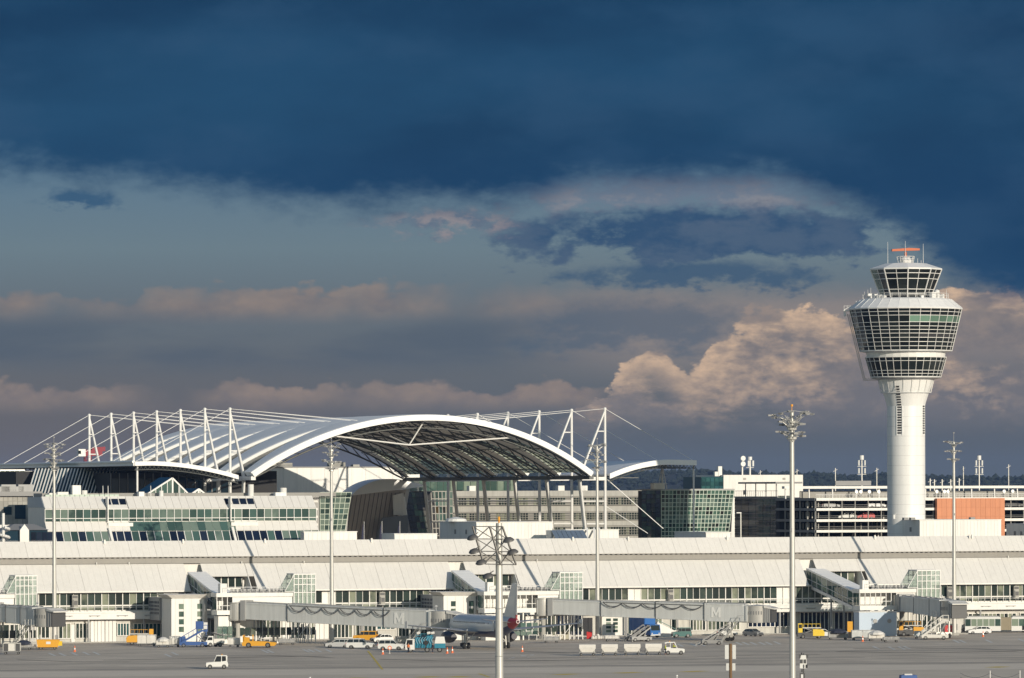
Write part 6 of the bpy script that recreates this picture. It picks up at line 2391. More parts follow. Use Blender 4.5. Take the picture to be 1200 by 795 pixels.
for i in range(5200):
    px = rnd.uniform(-260, 1460)
    dd = rnd.choice((rnd.uniform(-1300, -100), rnd.uniform(-350, 250)))
    f = 1.0
    for (a, fa), (c, fc) in zip(rows_, rows_[1:]):
        if a <= dd <= c:
            f = fa + (fc - fa) * (dd - a) / (c - a)
    h = CAMH - (ridge(px) + 4.0 - HZ) * HD / FPX
    d = HD + dd
    g_ = max(0, h * f)
    r = rnd.uniform(3.0, 7.0)
    hh = rnd.uniform(4, 8) * (1.25 if rnd.random() < .1 else 1)
    x = (px - 600) / FPX * d
    k = rnd.random() * 6
    ring = [(x + r * rnd.uniform(.7, 1.2) * math.cos(k + j * 1.257), d + r * math.sin(k + j * 1.257), g_ + hh * rnd.uniform(.35, .6)) for j in range(5)]
    q.add([(x + rnd.uniform(-1.5, 1.5), d, g_ + hh)] + ring + [(x, d, g_ - 1)], [(0, j + 1, (j + 1) % 5 + 1) for j in range(5)] + [(6, (j + 1) % 5 + 1, j + 1) for j in range(5)])
tag(q.build('far_forest', mat('far_foliage', (.014, .022, .014), .95, var=.5, scale=.02)), kind='stuff')


# ------------------------------------------------------------------ vehicles
def wheel_mesh(r, w_, nm='wheel'):
    key = ('wheel', round(r, 2), round(w_, 2))
    if key not in _unit:
        a = MB()
        n = 18
        prof = [(r * .58, -w_ / 2), (r * .93, -w_ / 2), (r, -w_ * .3), (r, w_ * .3), (r * .93, w_ / 2), (r * .58, w_ / 2)]
        pts = []
        for i in range(n):
            t = 2 * math.pi * i / n
            pts += [(rr * math.cos(t), yy, rr * math.sin(t)) for rr, yy in prof]
        m = len(prof)
        a.add(pts, [(i * m + k, i * m + (k + 1) % m, ((i + 1) % n) * m + (k + 1) % m, ((i + 1) % n) * m + k) for i in range(n) for k in range(m)])
        b = MB()
        b.tube((0, -w_ * .44, 0), (0, w_ * .44, 0), r * .6, r * .6, 14)
        b.tube((0, -w_ * .5, 0), (0, w_ * .5, 0), r * .16, r * .16, 8)
        for k in range(5):
            t = 2 * math.pi * k / 5
            for s in (-1, 1):
                b.bar((r * .12 * math.cos(t), s * w_ * .46, r * .12 * math.sin(t)), (r * .55 * math.cos(t), s * w_ * .46, r * .55 * math.sin(t)), .05, .06)
        _unit[key] = (a.mesh('tyre', M['black'], True), b.mesh('rim', M['rim']))
    return _unit[key]
def wheel(par, x, y, r, w_=.22):
    a, b = wheel_mesh(r, w_)
    o = inst(a, 'wheel', par, (x, y, r))
    inst(b, 'rim', o)
    return o

def car(name, label, cat, px, py, heading, kind='wagon', paint='carwhite', L=4.7, W_=1.82, H=1.5, group=None, beacon=False):
    p = ground(px, py)
    t = thing(name, label, cat, p, R(heading), group)
    h = H
    # side profile: roofline of the greenhouse, belt line, wheelbase
    P = {'wagon': dict(belt=.62, roof=[(.27, .60), (.44, .97), (.60, 1.0), (.86, .97), (.985, .64)], nose=.50, tail=.62),
         'van': dict(belt=.56, roof=[(.14, .55), (.30, .94), (.42, 1.0), (.96, .99), (.995, .58)], nose=.47, tail=.58),
         'hatch': dict(belt=.62, roof=[(.24, .60), (.42, .97), (.60, 1.0), (.82, .95), (.97, .64)], nose=.50, tail=.62),
         'suv': dict(belt=.60, roof=[(.24, .58), (.38, .96), (.55, 1.0), (.90, .98), (.985, .62)], nose=.54, tail=.60),
         'jeep': dict(belt=.60, roof=[(.27, .60), (.33, .98), (.45, 1.0), (.97, 1.0), (.985, .6)], nose=.57, tail=.60)}[kind]
    X = lambda f: L * (.5 - f)            # f measured from the nose
    r = .20 * h + .02
    fa, ra = .19, .80
    gc = .14 * h
    # lower body with wheel arches, lofted across the width
    prof = [(.0, .26), (.006, P['nose'] * .82), (.03, P['nose']), (.24, P['belt'] - .015), (.5, P['belt']), (.97, P['tail']), (.995, P['tail'] - .08), (1.0, .30)]
    bot = []
    for c in (ra, fa):
        rr = r * 1.16 / L
        bot.append((c + rr, .13))
        for k in range(7):
            a = math.pi * k / 6
            bot.append((c + rr * math.cos(a), (.13 * h + r * 1.1 * math.sin(a)) / h if 0 < k < 6 else .15))
        bot.append((c - rr, .13))
    outline = prof + [(.99, .16)] + bot + [(.01, .16)]
    def side(y, k=1.0):
        return [(X(f) * k, y, z * h) for f, z in outline]
    n = len(outline)
    q = MB()
    ys = [(-W_ / 2, .985), (-W_ / 2 + .06, 1.0), (W_ / 2 - .06, 1.0), (W_ / 2, .985)]
    pts = []
    for y, k in ys:
        pts += side(y, k)
    fs = [tuple(range(n))[::-1], tuple(range(3 * n, 4 * n))]
    for s in range(3):
        fs += [(s * n + i, s * n + (i + 1) % n, (s + 1) * n + (i + 1) % n, (s + 1) * n + i) for i in range(n)]
    q.add(pts, fs)
    body = q.build('body', M[paint], t)
    # cabin
    ro = P['roof']
    zb = P['belt'] * h - .02
    def ring(y, inset):
        return [(X(f), y * (1 - inset * max(0, (z * h - zb)) / (h - zb)), z * h) for f, z in ro]
    q = MB()
    m = len(ro)
    A_, B_ = ring(-W_ / 2 + .03, .17), ring(W_ / 2 - .03, .17)
    q.add(A_ + B_, [tuple(range(m)), tuple(range(2 * m - 1, m - 1, -1))] + [(i, m + i, m + (i + 1) % m, (i + 1) % m) for i in range(m)])
    q.build('cabin', M[paint], t)
    # glass: side windows each a pane, windscreen, rear window
    def zat(f):
        for (f0, z0), (f1, z1) in zip(ro, ro[1:]):
            if f0 <= f <= f1:
                return z0 + (z1 - z0) * (f - f0) / (f1 - f0)
        return ro[-1][1]
    fr0, fr1 = ro[0][0] + .035, ro[-1][0] - .03
    cuts = [fr0, ro[1][0] + (.13 if kind != 'van' else .14), min(fr1 - .12, ro[1][0] + .34), fr1]
    for s in (-1, 1):
        for c0, c1 in zip(cuts, cuts[1:]):
            if c1 - c0 < .05:
                continue
            pts = []
            fl = [c0 + .008 + (c1 - c0 - .016) * k / 5 for k in range(6)]
            zz0 = (zb + .07) / h
            top = [(f, max(zz0 + .01, min(zat(f) - .05, .93))) for f in fl]
            poly = [(fl[0], zz0), (fl[-1], zz0)] + top[::-1]
            q = MB()
            pl = []
            for off in (.012, -.01):
                for f, z in poly:
                    yy = (W_ / 2 - .03) * (1 - .17 * max(0, (z * h - zb)) / (h - zb)) + off
                    pl.append((X(f), s * yy, z * h))
            k = len(poly)
            q.add(pl, [tuple(range(k)), tuple(range(2 * k - 1, k - 1, -1))] + [(i, (i + 1) % k, k + (i + 1) % k, k + i) for i in range(k)])
            q.build('side_window', M['carglass'], t)
    def cross(f0, f1, lo, hi, nm, off):
        z0, z1 = zat(f0), zat(f1)
        a0 = f0 + (f1 - f0) * lo; a1 = f0 + (f1 - f0) * hi
        q = MB()
        pl = []
        for o in (off, off - .02 * (1 if off > 0 else -1)):
            for f in (a0, a1):
                z = zat(f) * h
                yy = (W_ / 2 - .12) * (1 - .17 * max(0, z - zb) / (h - zb))
                pl += [(X(f) + o, -yy, z + .01), (X(f) + o, yy, z + .01)]
        q.add(pl, [(0, 1, 3, 2), (4, 6, 7, 5), (0, 2, 6, 4), (1, 5, 7, 3), (0, 4, 5, 1), (2, 3, 7, 6)])
        q.build(nm, M['carglass'], t)
    cross(ro[0][0], ro[1][0], .12, .92, 'windscreen', .02)
    cross(ro[-2][0], ro[-1][0], .15, .80, 'rear_window', -.02)
    for s in (-1, 1):
        wheel(t, X(fa), s * (W_ / 2 - .12), r)
        wheel(t, X(ra), s * (W_ / 2 - .12), r)
        q = MB(); q.hexa([(X(.012), s * W_ * .46 - .12, h * .40), (X(.06), s * W_ * .46 - .12, h * .40), (X(.06), s * W_ * .46 + .08, h * .40), (X(.012), s * W_ * .46 + .06, h * .40), (X(.02), s * W_ * .46 - .12, h * .48), (X(.07), s * W_ * .46 - .12, h * .49), (X(.07), s * W_ * .46 + .08, h * .49), (X(.02), s * W_ * .46 + .06, h * .48)]); q.build('headlight', M['lamp'], t)
        q = MB(); q.box(X(1.004), X(.985), s * W_ * .44 - .1, s * W_ * .44 + .1, h * .44, h * .58); q.build('tail_light', M['redlens'], t)
        q = MB(); q.box(X(ro[0][0] + .07), X(ro[0][0] + .03), s * W_ / 2 - .02, s * W_ / 2 + s * .18 + .0, h * .62, h * .72) if s > 0 else q.box(X(ro[0][0] + .07), X(ro[0][0] + .03), -W_ / 2 - .18, -W_ / 2 + .02, h * .62, h * .72); q.build('mirror', M['darkgrey'], t)
    q = MB(); q.box(X(.012), X(-.008), -W_ * .47, W_ * .47, h * .17, h * .33); q.build('front_bumper', M['darkgrey'], t)
    q = MB(); q.box(X(1.01), X(.99), -W_ * .47, W_ * .47, h * .18, h * .34); q.build('rear_bumper', M['darkgrey'], t)
    q = MB(); q.box(X(.015), X(.002), -W_ * .28, W_ * .28, h * .34, h * .44); q.build('grille', M['darkgrey'], t)
    q = MB(); q.box(X(.78), X(.22), -W_ * .42, W_ * .42, h * .13, h * .2); q.build('underside', M['darkgrey'], t)
    if beacon:
        q = MB(); q.tube((X(.5), 0, h * .99), (X(.5), 0, h + .16), .12, .09, 10); q.build('beacon', M['amber'], t)
    return t

HV = 0.0    # headings: 0 faces right in the picture, 180 left
car('parked_car', 'silver estate car at the left end of the parked row, half hidden', 'car', 394, 757.8, 188, 'wagon', 'carsilver', L=4.6, H=1.55, group='cars parked near the airliner')
car('parked_van', 'white estate van with dark bumper in front of the yellow van', 'car', 421, 759.3, -10, 'suv', 'carwhite', L=4.9, H=1.85, W_=1.9, group='cars parked near the airliner')
car('parked_van', 'yellow minibus parked behind the white estate van', 'van', 427.5, 750.6, 170, 'jeep', 'yellow', L=4.6, H=1.95, W_=1.9)
car('parked_car', 'small white car behind the yellow minibus and white people carrier', 'car', 447, 752.3, 200, 'hatch', 'carwhite', L=3.9, H=1.6, group='cars parked near the airliner')
car('parked_van', 'white people carrier parked left of the teal fuel truck', 'car', 457.5, 761, -8, 'suv', 'carwhite', L=4.7, H=1.85, W_=1.85, group='cars parked near the airliner')
car('parked_van', 'dark green boxy van under the second jet bridge', 'van', 797.5, 748.6, 190, 'jeep', 'green', L=3.7, H=1.95, W_=1.85)
car('parked_car', 'white car parked under the end of the second jet bridge', 'car', 851, 746.8, 4, 'hatch', 'carwhite', L=4.0, H=1.55, group='cars on the right half of the apron')
car('parked_car', 'grey car seen from the front beside the jet bridge cab', 'car', 881.5, 747.6, -42, 'hatch', 'cargrey', L=3.9, H=1.5, group='cars on the right half of the apron')
car('parked_car', 'black car behind the silver estate near the bus', 'car', 1133.5, 744.8, 176, 'wagon', 'carblack', L=4.5, H=1.5, group='cars on the right half of the apron')
car('parked_car', 'silver estate car parked in front of the articulated bus', 'car', 1146, 746.3, 190, 'wagon', 'carsilver', L=4.7, H=1.5, group='cars on the right half of the apron')

car('parked_car', 'small white car half hidden behind the bright yellow cargo loader', 'car', 964, 748.6, 6, 'hatch', 'carwhite', L=3.9, H=1.5, group='cars on the right half of the apron')
# cars parked on the decks of the car park
def deck_car(px, lev, paint, kind, label):
    yy = 112 + 3.2
    x = LX(px, yy, 610)
    p = TL(x, yy)
    c = car('parked_car', label, 'car', px, 760, 20 + (180 if px % 2 else 0), kind, paint, L=4.3, H=1.45, group='cars in the car park')
    c.location = (p.x, p.y, ztops[lev] + .02)
deck_car(1013, 2, 'red', 'hatch', 'red car on the third deck of the car park left of the tower')
deck_car(991, 2, 'carwhite', 'hatch', 'white car on the third deck of the car park')
deck_car(1026, 1, 'carsilver', 'wagon', 'silver car on the second deck of the car park near the tower')
deck_car(972, 1, 'cargrey', 'wagon', 'grey car at the left end of the second deck of the car park')
deck_car(1186, 1, 'carblack', 'hatch', 'black car on the car park deck right of the orange wall')

# small white tow tractor driving across the open apron
def tow_tractor(name, label, px, py, heading, paint='carwhite', rider=False):
    t = thing(name, label, 'tow tractor', ground(px, py), R(heading), 'small tow tractors')
    q = MB()
    q.prism([(-1.75, .38), (1.72, .38), (1.75, .8), (1.68, 1.02), (.45, 1.14), (-1.7, 1.1), (-1.78, .7)], -.78, .78, 'y'); q.build('body', M[paint], t)
    q = MB()
    q.prism([(-.62, 1.12), (-1.62, 1.1), (-1.66, 2.05), (-1.5, 2.18), (.05, 2.2), (.16, 2.12), (.0, 2.06), (-1.4, 2.04), (-1.46, 1.3), (-.62, 1.3)], -.74, .74, 'y'); q.build('cab_roof', M[paint], t)
    for s in (-1, 1):
        q = MB(); q.bar((.5, s * .7, 1.12), (.08, s * .7, 2.08), .08, .08); q.build('windscreen_post', M[paint], t)
        q = MB(); q.bar((-.72, s * .7, 1.12), (-.72, s * .7, 2.08), .1, .1); q.build('door_post', M[paint], t)
    if not rider:
        q = MB(); q.prism([(.48, 1.16), (.52, 1.16), (.12, 2.04), (.08, 2.04)], -.66, .66, 'y'); q.build('windscreen', M['carglass'], t)
        for s in (-1, 1):
            q = MB(); q.prism([(.42, 1.2), (.08, 2.0), (-.66, 2.0), (-.66, 1.2)], s * .69 - .012, s * .69 + .012, 'y'); q.build('side_window', M['carglass'], t)
            q = MB(); q.prism([(-.8, 1.2), (-.8, 2.0), (-1.4, 2.0), (-1.4, 1.3)], s * .745 - .012, s * .745 + .012, 'y'); q.build('side_window', M['carglass'], t)
    for x in (1.12, -1.12):
        for s in (-1, 1):
            wheel(t, x, s * .68, .37, .24)
    for s in (-1, 1):
        q = MB(); q.tube((1.72, s * .52, .82), (1.79, s * .52, .82), .1, .1, 10); q.build('headlight', M['lamp'], t)
    q = MB(); q.box(1.7, 1.86, -.7, .7, .32, .5); q.build('bumper', M['darkgrey'], t)
    q = MB(); q.box(-2.0, -1.76, -.12, .12, .4, .55); q.build('tow_hook', M['darkgrey'], t)
    q = MB(); q.tube((-.8, 0, 2.2), (-.8, 0, 2.36), .1, .08, 8); q.build('beacon', M['amber'], t)
    return t
tow_tractor('tow_tractor', 'small white tow tractor driving alone on the open apron at left', 253, 782, 184)
tug = tow_tractor('tow_tractor', 'white tow tractor pulling the train of four white baggage carts', 789, 768.5, 2, rider=True)

# long low yellow pushback tug
t = thing('pushback_tug', 'long low orange-yellow pushback tug under the left jet bridge', 'aircraft tug', ground(303, 757.3), R(-3))
q = MB(); q.prism([(-3.0, .32), (2.8, .32), (3.1, .62), (3.0, .95), (1.1, 1.12), (-1.2, 1.22), (-2.9, 1.15), (-3.1, .8)], -1.1, 1.1, 'y'); q.build('body', M['yellow'], t)
q = MB(); q.prism([(-2.9, 1.16), (-1.7, 1.2), (-1.75, 1.85), (-2.85, 1.95)], -1.0, -.1, 'y'); q.build('cab', M['yellow'], t)
q = MB(); q.box(-2.95, -2.7, -1.0, 1.0, 1.16, 2.3); q.build('cab_back', M['yellow'], t)
q = MB(); q.box(-1.2, -1.0, -.9, -.7, 1.2, 2.35); q.build('mast_lamp', M['yellow'], t)
q = MB(); q.box(-2.0, -1.0, -.8, .8, 1.2, 1.5); q.build('engine_cover', M['darkgrey'], t)
for x in (1.6, -1.9):
    for s in (-1, 1):
        wheel(t, x, s * .98, .48, .3)

# four dollies with pale hopper covers
def dolly(loc, rz, label):
    t = thing('baggage_cart', label, 'baggage cart', loc, rz, 'white baggage carts in the train')
    q = MB()
    q.hexa([(-.95, -.72, .62), (.95, -.72, .62), (.95, .72, .62), (-.95, .72, .62), (-1.42, -.85, 1.28), (1.42, -.85, 1.28), (1.42, .85, 1.28), (-1.42, .85, 1.28)])
    q.hexa([(-1.42, -.85, 1.283), (1.42, -.85, 1.283), (1.42, .85, 1.283), (-1.42, .85, 1.283), (-1.4, -.83, 1.95), (1.4, -.83, 1.95), (1.4, .83, 1.95), (-1.4, .83, 1.95)])
    q.build('container', M['canvas'], t)
    q = MB(); q.box(-1.5, 1.5, -.75, .75, .48, .6); q.bar((1.5, 0, .45), (2.15, 0, .38), .08, .08); q.build('chassis', M['midgrey'], t)
    q = MB()
    for s in (-1, 1):
        for x in (-1.25, 1.25):
            q.box(x - .04, x + .04, s * .72 - .03, s * .72 + .03, .55, .95)
    q.build('bracket', M['galv'], t)
    q = MB(); q.box(-.9, .9, -.865, -.845, 1.35, 1.38); q.build('strap', M['grey'], t)
    for x in (-1.05, 1.05):
        for s in (-1, 1):
            wheel(t, x, s * .6, .22, .14)
    return t
d0 = dolly(ground(687, 769.3), R(2), 'leftmost of the four white baggage carts, last in the train')
for i, (px, py) in enumerate(((713, 769.1), (739.5, 768.9), (764.5, 768.7))):
    copy_thing(d0, ground(px, py), R(2), ('second from the left of the four white baggage carts', 'third from the left of the four white baggage carts', 'rightmost of the four white baggage carts, next to the tractor')[i], 'white baggage carts in the train')

# blue steps and loaders
def mobile_steps(name, label, px, py, heading, paint, Ht=3.2, canopy=False, scale=1.0):
    t = thing(name, label, 'passenger steps', ground(px, py), R(heading))
    q = MB(); q.prism([(-2.6, .4), (2.4, .4), (2.5, .9), (1.4, 1.05), (-2.6, .95)], -.95, .95, 'y'); q.build('chassis', M[paint], t)
    q = MB()
    for s in (-.85, .85):
        q.bar((2.3, s, .75), (-1.6, s, Ht), .1, .3)
        q.bar((2.3, s, 1.75), (-1.6, s, Ht + 1.0), .06, .07)
        q.bar((-1.6, s, Ht), (-2.7, s, Ht), .1, .25)
        q.bar((-1.6, s, Ht + 1.0), (-2.7, s, Ht + 1.0), .06, .07)
        for k in range(6):
            f = k / 5
            x = 2.3 - 3.9 * f
            z = .75 + (Ht - .75) * f
            q.box(x - .03, x + .03, s - .03, s + .03, z, z + 1.0)
        for x, in ((-2.65,),):
            q.box(x - .03, x + .03, s - .03, s + .03, Ht, Ht + 1.0)
    q.build('stair_frame', M[paint], t)
    k = 14
    for i in range(k):
        f = i / k
        x = 2.3 - 3.9 * f
        z = .75 + (Ht - .75) * f
        piece('step', M['galv'], t, x - .3, 0, z, .3, 1.6, .05)
    q = MB(); q.box(-2.75, -1.6, -.88, .88, Ht - .08, Ht); q.build('platform', M['galv'], t)
    q = MB()
    for s in (-.7, .7):
        q.bar((-2.3, s, .9), (-.6, s, Ht * .72), .12, .14); q.bar((-1.0, s, .9), (-2.2, s, Ht - .2), .12, .14)
    q.build('lift_arm', M['midgrey'], t)
    q = MB(); q.prism([(1.2, .9), (2.45, .9), (2.35, 1.9), (1.35, 2.0)], -.9, -.05, 'y'); q.build('cab', M[paint], t)
    q = MB(); q.prism([(1.3, 1.3), (2.34, 1.3), (2.28, 1.82), (1.4, 1.9)], -.92, -.905, 'y'); q.build('cab_window', M['carglass'], t)
    for x in (1.7, -1.7):
        for s in (-1, 1):
            wheel(t, x, s * .85, .38, .22)
    return t
mobile_steps('mobile_steps', 'blue mobile steps raised in front of the left white stair pavilion', 225, 756.5, 184, 'bluefab', 3.0)
mobile_steps('mobile_steps', 'pale mobile steps truck beside the red cart under the right jet bridge', 1094, 753, 178, 'canvas', 3.6)
t = thing('lift_box', 'blue and white lifting box behind the blue mobile steps', 'lift box', ground(236, 755.6), R(4))
q = MB(); q.box(-1.2, .2, -.8, .8, 3.2, 4.6); q.build('box', M['bluefab'], t)
q = MB(); q.box(.25, .95, -.8, .8, 3.2, 4.4); q.build('white_box', M['carwhite'], t)
q = MB()
for x in (-1, .7):
    for s in (-.7, .7):
        q.tube((x, s, 0), (x, s, 3.2), .09, .09, 6)
q.tube((-1, -.7, .3), (.7, -.7, 3.0), .06, .06, 5); q.tube((.7, -.7, .3), (-1, -.7, 3.0), .06, .06, 5)
q.build('leg_frame', M['bluefab'], t)

# white tractor truck with flat roof (second from the blue steps)
def service_truck(name, label, px, py, heading, cabp, boxp, L=4.6, H=2.6, boxh=1.9, roof=None):
    t = thing(name, label, 'service truck', ground(px, py), R(heading))
    q = MB(); q.prism([(L / 2 - 1.5, .45), (L / 2, .45), (L / 2 + .05, 1.1), (L / 2 - .25, H * .72), (L / 2 - .5, H), (L / 2 - 1.5, H)], -.95, .95, 'y'); q.build('cab', M[cabp], t)
    q = MB(); q.prism([(L / 2 - .02, 1.15), (L / 2 + .04, 1.15), (L / 2 - .3, H * .95), (L / 2 - .36, H * .95)], -.82, .82, 'y'); q.build('windscreen', M['carglass'], t)
    for s in (-1, 1):
        q = MB(); q.prism([(L / 2 - 1.3, 1.25), (L / 2 - .25, 1.25), (L / 2 - .5, H * .9), (L / 2 - 1.3, H * .9)], s * .955 - .012, s * .955 + .012, 'y'); q.build('side_window', M['carglass'], t)
        q = MB(); q.box(L / 2 - .02, L / 2 + .07, s * .7 - .14, s * .7 + .14, .62, .84); q.build('headlight', M['lamp'], t)
    q = MB(); q.box(-L / 2, L / 2 - 1.6, -.95, .95, .7, boxh); q.build('load_body', M[boxp], t)
    q = MB(); q.box(-L / 2, L / 2, -.7, .7, .4, .66); q.build('chassis', M['darkgrey'], t)
    if roof:
        q = MB(); q.prism([(-L / 2, boxh + .5), (L / 2 - 1.5, boxh + 1.1), (L / 2 - 1.5, boxh + 1.22), (-L / 2, boxh + .62)], -1.0, 1.0, 'y'); q.build('canopy', M[roof], t)
        q = MB()
        for x in (-L / 2 + .1, L / 2 - 1.7):
            for s in (-.9, .9):
                q.tube((x, s, boxh), (x, s, boxh + .9), .05, .05, 5)
        q.build('canopy_post', M['galv'], t)
    for x in (L / 2 - .9, -L / 2 + .9):
        for s in (-1, 1):
            wheel(t, x, s * .85, .42, .26)
    return t
service_truck('service_truck', 'white service truck with a sloping grey canopy right of the blue steps', 248.5, 756.2, -150, 'carwhite', 'canvas', 3.8, 2.0, 1.5, 'midgrey')

# yellow and white ground equipment in the shade left of the pavilion
def belt_loader(name, label, px, py, heading, paint, ang=22, cab=True, Lb=6.5):
    t = thing(name, label, 'belt loader', ground(px, py), R(heading), 'belt loaders')
    q = MB(); q.prism([(-1.9, .35), (1.9, .35), (2.0, .85), (-1.9, .95)], -.8, .8, 'y'); q.build('chassis', M[paint], t)
    a = R(ang)
    c, s_ = math.cos(a), math.sin(a)
    P = lambda u, v: (u * c - v * s_, u * s_ + v * c + 1.35)
    q = MB(); q.prism([P(-Lb / 2, -.12), P(Lb / 2, -.12), P(Lb / 2, .12), P(-Lb / 2, .12)], -.55, .55, 'y'); q.build('boom', M[paint], t)
    q = MB(); q.prism([P(-Lb / 2 + .05, .122), P(Lb / 2 - .05, .122), P(Lb / 2 - .05, .16), P(-Lb / 2 + .05, .16)], -.4, .4, 'y'); q.build('belt', M['black'], t)
    q = MB()
    for s in (-.52, .52):
        (x0, z0), (x1, z1) = P(-Lb / 2, .5), P(Lb / 2, .5)
        q.tube((x0, s, z0), (x1, s, z1), .035, .035, 5)
        for k in range(5):
            u = -Lb / 2 + Lb * k / 4
            (x0, z0), (x1, z1) = P(u, .1), P(u, .5)
            q.tube((x0, s, z0), (x1, s, z1), .03, .03, 5)
    q.build('side_rail', M['galv'], t)
    if cab:
        q = MB(); q.box(-.2, .9, .35, .85, .9, 2.0); q.build('cab', M[paint], t)
    q = MB(); q.bar((.6, 0, .9), (Lb * .3 * c, 0, 1.2 + Lb * .3 * s_), .16, .16); q.build('lift_arm', M['midgrey'], t)
    for x in (1.25, -1.25):
        for s in (-1, 1):
            wheel(t, x, s * .7, .36, .2)
    return t
def loader_deck(name, label, px, py, heading, paint, group=None):
    """container loader: two posts, lifting deck, driver's tower"""
    t = thing(name, label, 'cargo loader', ground(px, py), R(heading), group)
    q = MB(); q.box(-2.6, 2.4, -1.1, 1.1, .35, 1.15); q.build('chassis', M['darkgrey'], t)
    q = MB(); q.prism([(.3, .5), (2.5, .5), (2.55, 1.2), (2.2, 1.7), (.3, 1.8)], -1.15, 1.15, 'y'); q.build('body', M[paint], t)
    q = MB(); q.box(-2.5, -1.7, -1.1, -.2, 1.15, 2.9); q.build('operator_tower', M[paint], t)
    q = MB(); q.box(-2.4, -1.8, -1.13, -1.105, 2.0, 2.7); q.build('tower_window', M['carglass'], t)
    q = MB(); q.box(-1.6, 1.9, -.9, 1.0, 1.95, 2.12); q.build('deck', M['galv'], t)
    q = MB()
    for s in (-.8, .8):
        q.bar((-1.2, s, 1.1), (1.4, s, 1.95), .1, .14); q.bar((1.4, s, 1.15), (-1.2, s, 1.95), .1, .14)
    q.build('scissor_arm', M['midgrey'], t)
    q = MB()
    for i in range(5):
        q.box(-1.5 + i * .8, -1.44 + i * .8, -.9, -.84, 2.12, 2.8)
    q.box(-1.5, 1.8, -.9, -.85, 2.75, 2.82)
    q.build('deck_rail', M[paint], t)
    for x in (1.5, -1.6):
        for s in (-1, 1):
            wheel(t, x, s * .98, .42, .26)
    return t
loader_deck('cargo_loader', 'bright yellow cargo loader right of the tallest mast', 949, 750.5, 4, 'lemon', 'cargo loaders')
loader_deck('cargo_loader', 'orange-yellow loader in the shade left of the white pavilion', 163, 753.2, 185, 'yellow', 'cargo loaders')
loader_deck('cargo_loader', 'orange-yellow loader half hidden by columns under the right jet bridge', 1067, 748.3, 3, 'yellow', 'cargo loaders')
belt_loader('belt_loader', 'grey belt loader with a steep boom left of the blue catering truck', 743, 752, 8, 'midgrey', 34, True, 4.6)
belt_loader('belt_loader', 'second pale belt loader parked with the grey one near the blue truck', 750, 753, 12, 'grey', 36, False, 4.4)
belt_loader('belt_loader', 'belt loader with a thin raised boom standing alone before the white car', 833, 757.3, 6, 'midgrey', 33, True, 7.0)
def tilt_platform(px, py):
    pass

# covered carts and small dollies along the pier
def covered_cart(name, label, px, py, heading, mt, L=3.2, H=1.9, frame=True, top=None, group='covered baggage carts'):
    t = thing(name, label, 'baggage cart', ground(px, py), R(heading), group)
    q = MB(); q.box(-L / 2, L / 2, -.75, .75, .42, .55); q.bar((L / 2, 0, .42), (L / 2 + .7, 0, .35), .08, .08); q.build('chassis', M['midgrey'], t)
    n = 8
    q = MB()
    pts = []
    for i in range(n + 1):
        x = -L / 2 + L * i / n
        dz = .10 * math.sin(i * 2.3)
        for (y, z) in ((-.74, .56), (-.78, H * .8), (-.6, H + dz), (.6, H + dz * .5), (.78, H * .8), (.74, .56)):
            pts.append((x, y + .03 * math.sin(i * 1.7 + z), z))
    fs = []
    for i in range(n):
        for k in range(5):
            fs.append((i * 6 + k, (i + 1) * 6 + k, (i + 1) * 6 + k + 1, i * 6 + k + 1))
        fs.append((i * 6 + 5, (i + 1) * 6 + 5, (i + 1) * 6, i * 6))
    fs += [(0, 1, 2, 3, 4, 5), tuple(n * 6 + k for k in (5, 4, 3, 2, 1, 0))]
    q.add(pts, fs)
    q.build('cover', M[mt], t)
    if frame:
        q = MB()
        for x in (-L / 2, 0, L / 2):
            for s in (-.8, .8):
                q.box(x - .03, x + .03, s - .03, s + .03, .5, H + .05)
        for s in (-.8, .8):
            q.box(-L / 2 + .03, L / 2 - .03, s - .025, s + .025, H - .02, H + .03)
        tag(q.build('frame', M['galv'], t), kind='stuff')
    if top:
        q = MB()
        q.lathe([(L * .52, H - .2), (L * .45, H + .2), (L * .2, H + .55), (.05, H + .6)], 9)
        q.build('load', M[top], t)
    for x in (-L / 2 + .4, L / 2 - .4):
        for s in (-1, 1):
            wheel(t, x, s * .62, .22, .14)
    return t
covered_cart('covered_cart', 'white covered cart in front of the shaded yellow loader', 171, 755, 3, 'canvas', 3.4, 2.1)
covered_cart('covered_cart', 'low white cart with bundled load left of the blue mobile steps', 190, 756.6, 2, 'canvas', 2.4, 1.3, True, 'canvas')
covered_cart('covered_cart', 'upright pale mesh cart next to the blue mobile steps', 204, 756.2, 4, 'galv', 1.9, 2.0)
covered_cart('covered_cart', 'grey cart topped by a black heap of covers at right', 981, 752.3, 3, 'grey', 3.6, 1.5, True, 'cloth')
covered_cart('covered_cart', 'pale grey cart with a dark opening left of the bundle cart at right', 1010, 753, 2, 'bridge', 4.2, 1.9)
covered_cart('covered_cart', 'low cart with a white and yellow bundle before the pale blue cabin', 1026, 754, 2, 'canvas', 3.0, 1.4, True, 'canvas')
covered_cart('covered_cart', 'low empty grey cart with pale ends right of the bundle cart', 1043, 755.5, 3, 'grey', 2.8, .95)
covered_cart('covered_cart', 'white covered cart standing just left of the yellow pushback tug', 273, 756.8, 2, 'canvas', 2.2, 1.7)
covered_cart('covered_cart', 'low grey cart under the left jet bridge right of the pushback tug', 335, 754.5, 4, 'grey', 3.0, 1.1)
covered_cart('covered_cart', 'small pale cart between the fuel truck and the parked white cars', 469, 755.5, 3, 'canvas', 2.2, 1.6)
covered_cart('covered_cart', 'grey cart beside the beige cabinet under the right wing tip', 645, 754, 3, 'grey', 2.8, 1.2)
covered_cart('covered_cart', 'low pale cart right of the red cabinet by the white double door', 716, 752.5, 5, 'canvas', 2.6, 1.1)
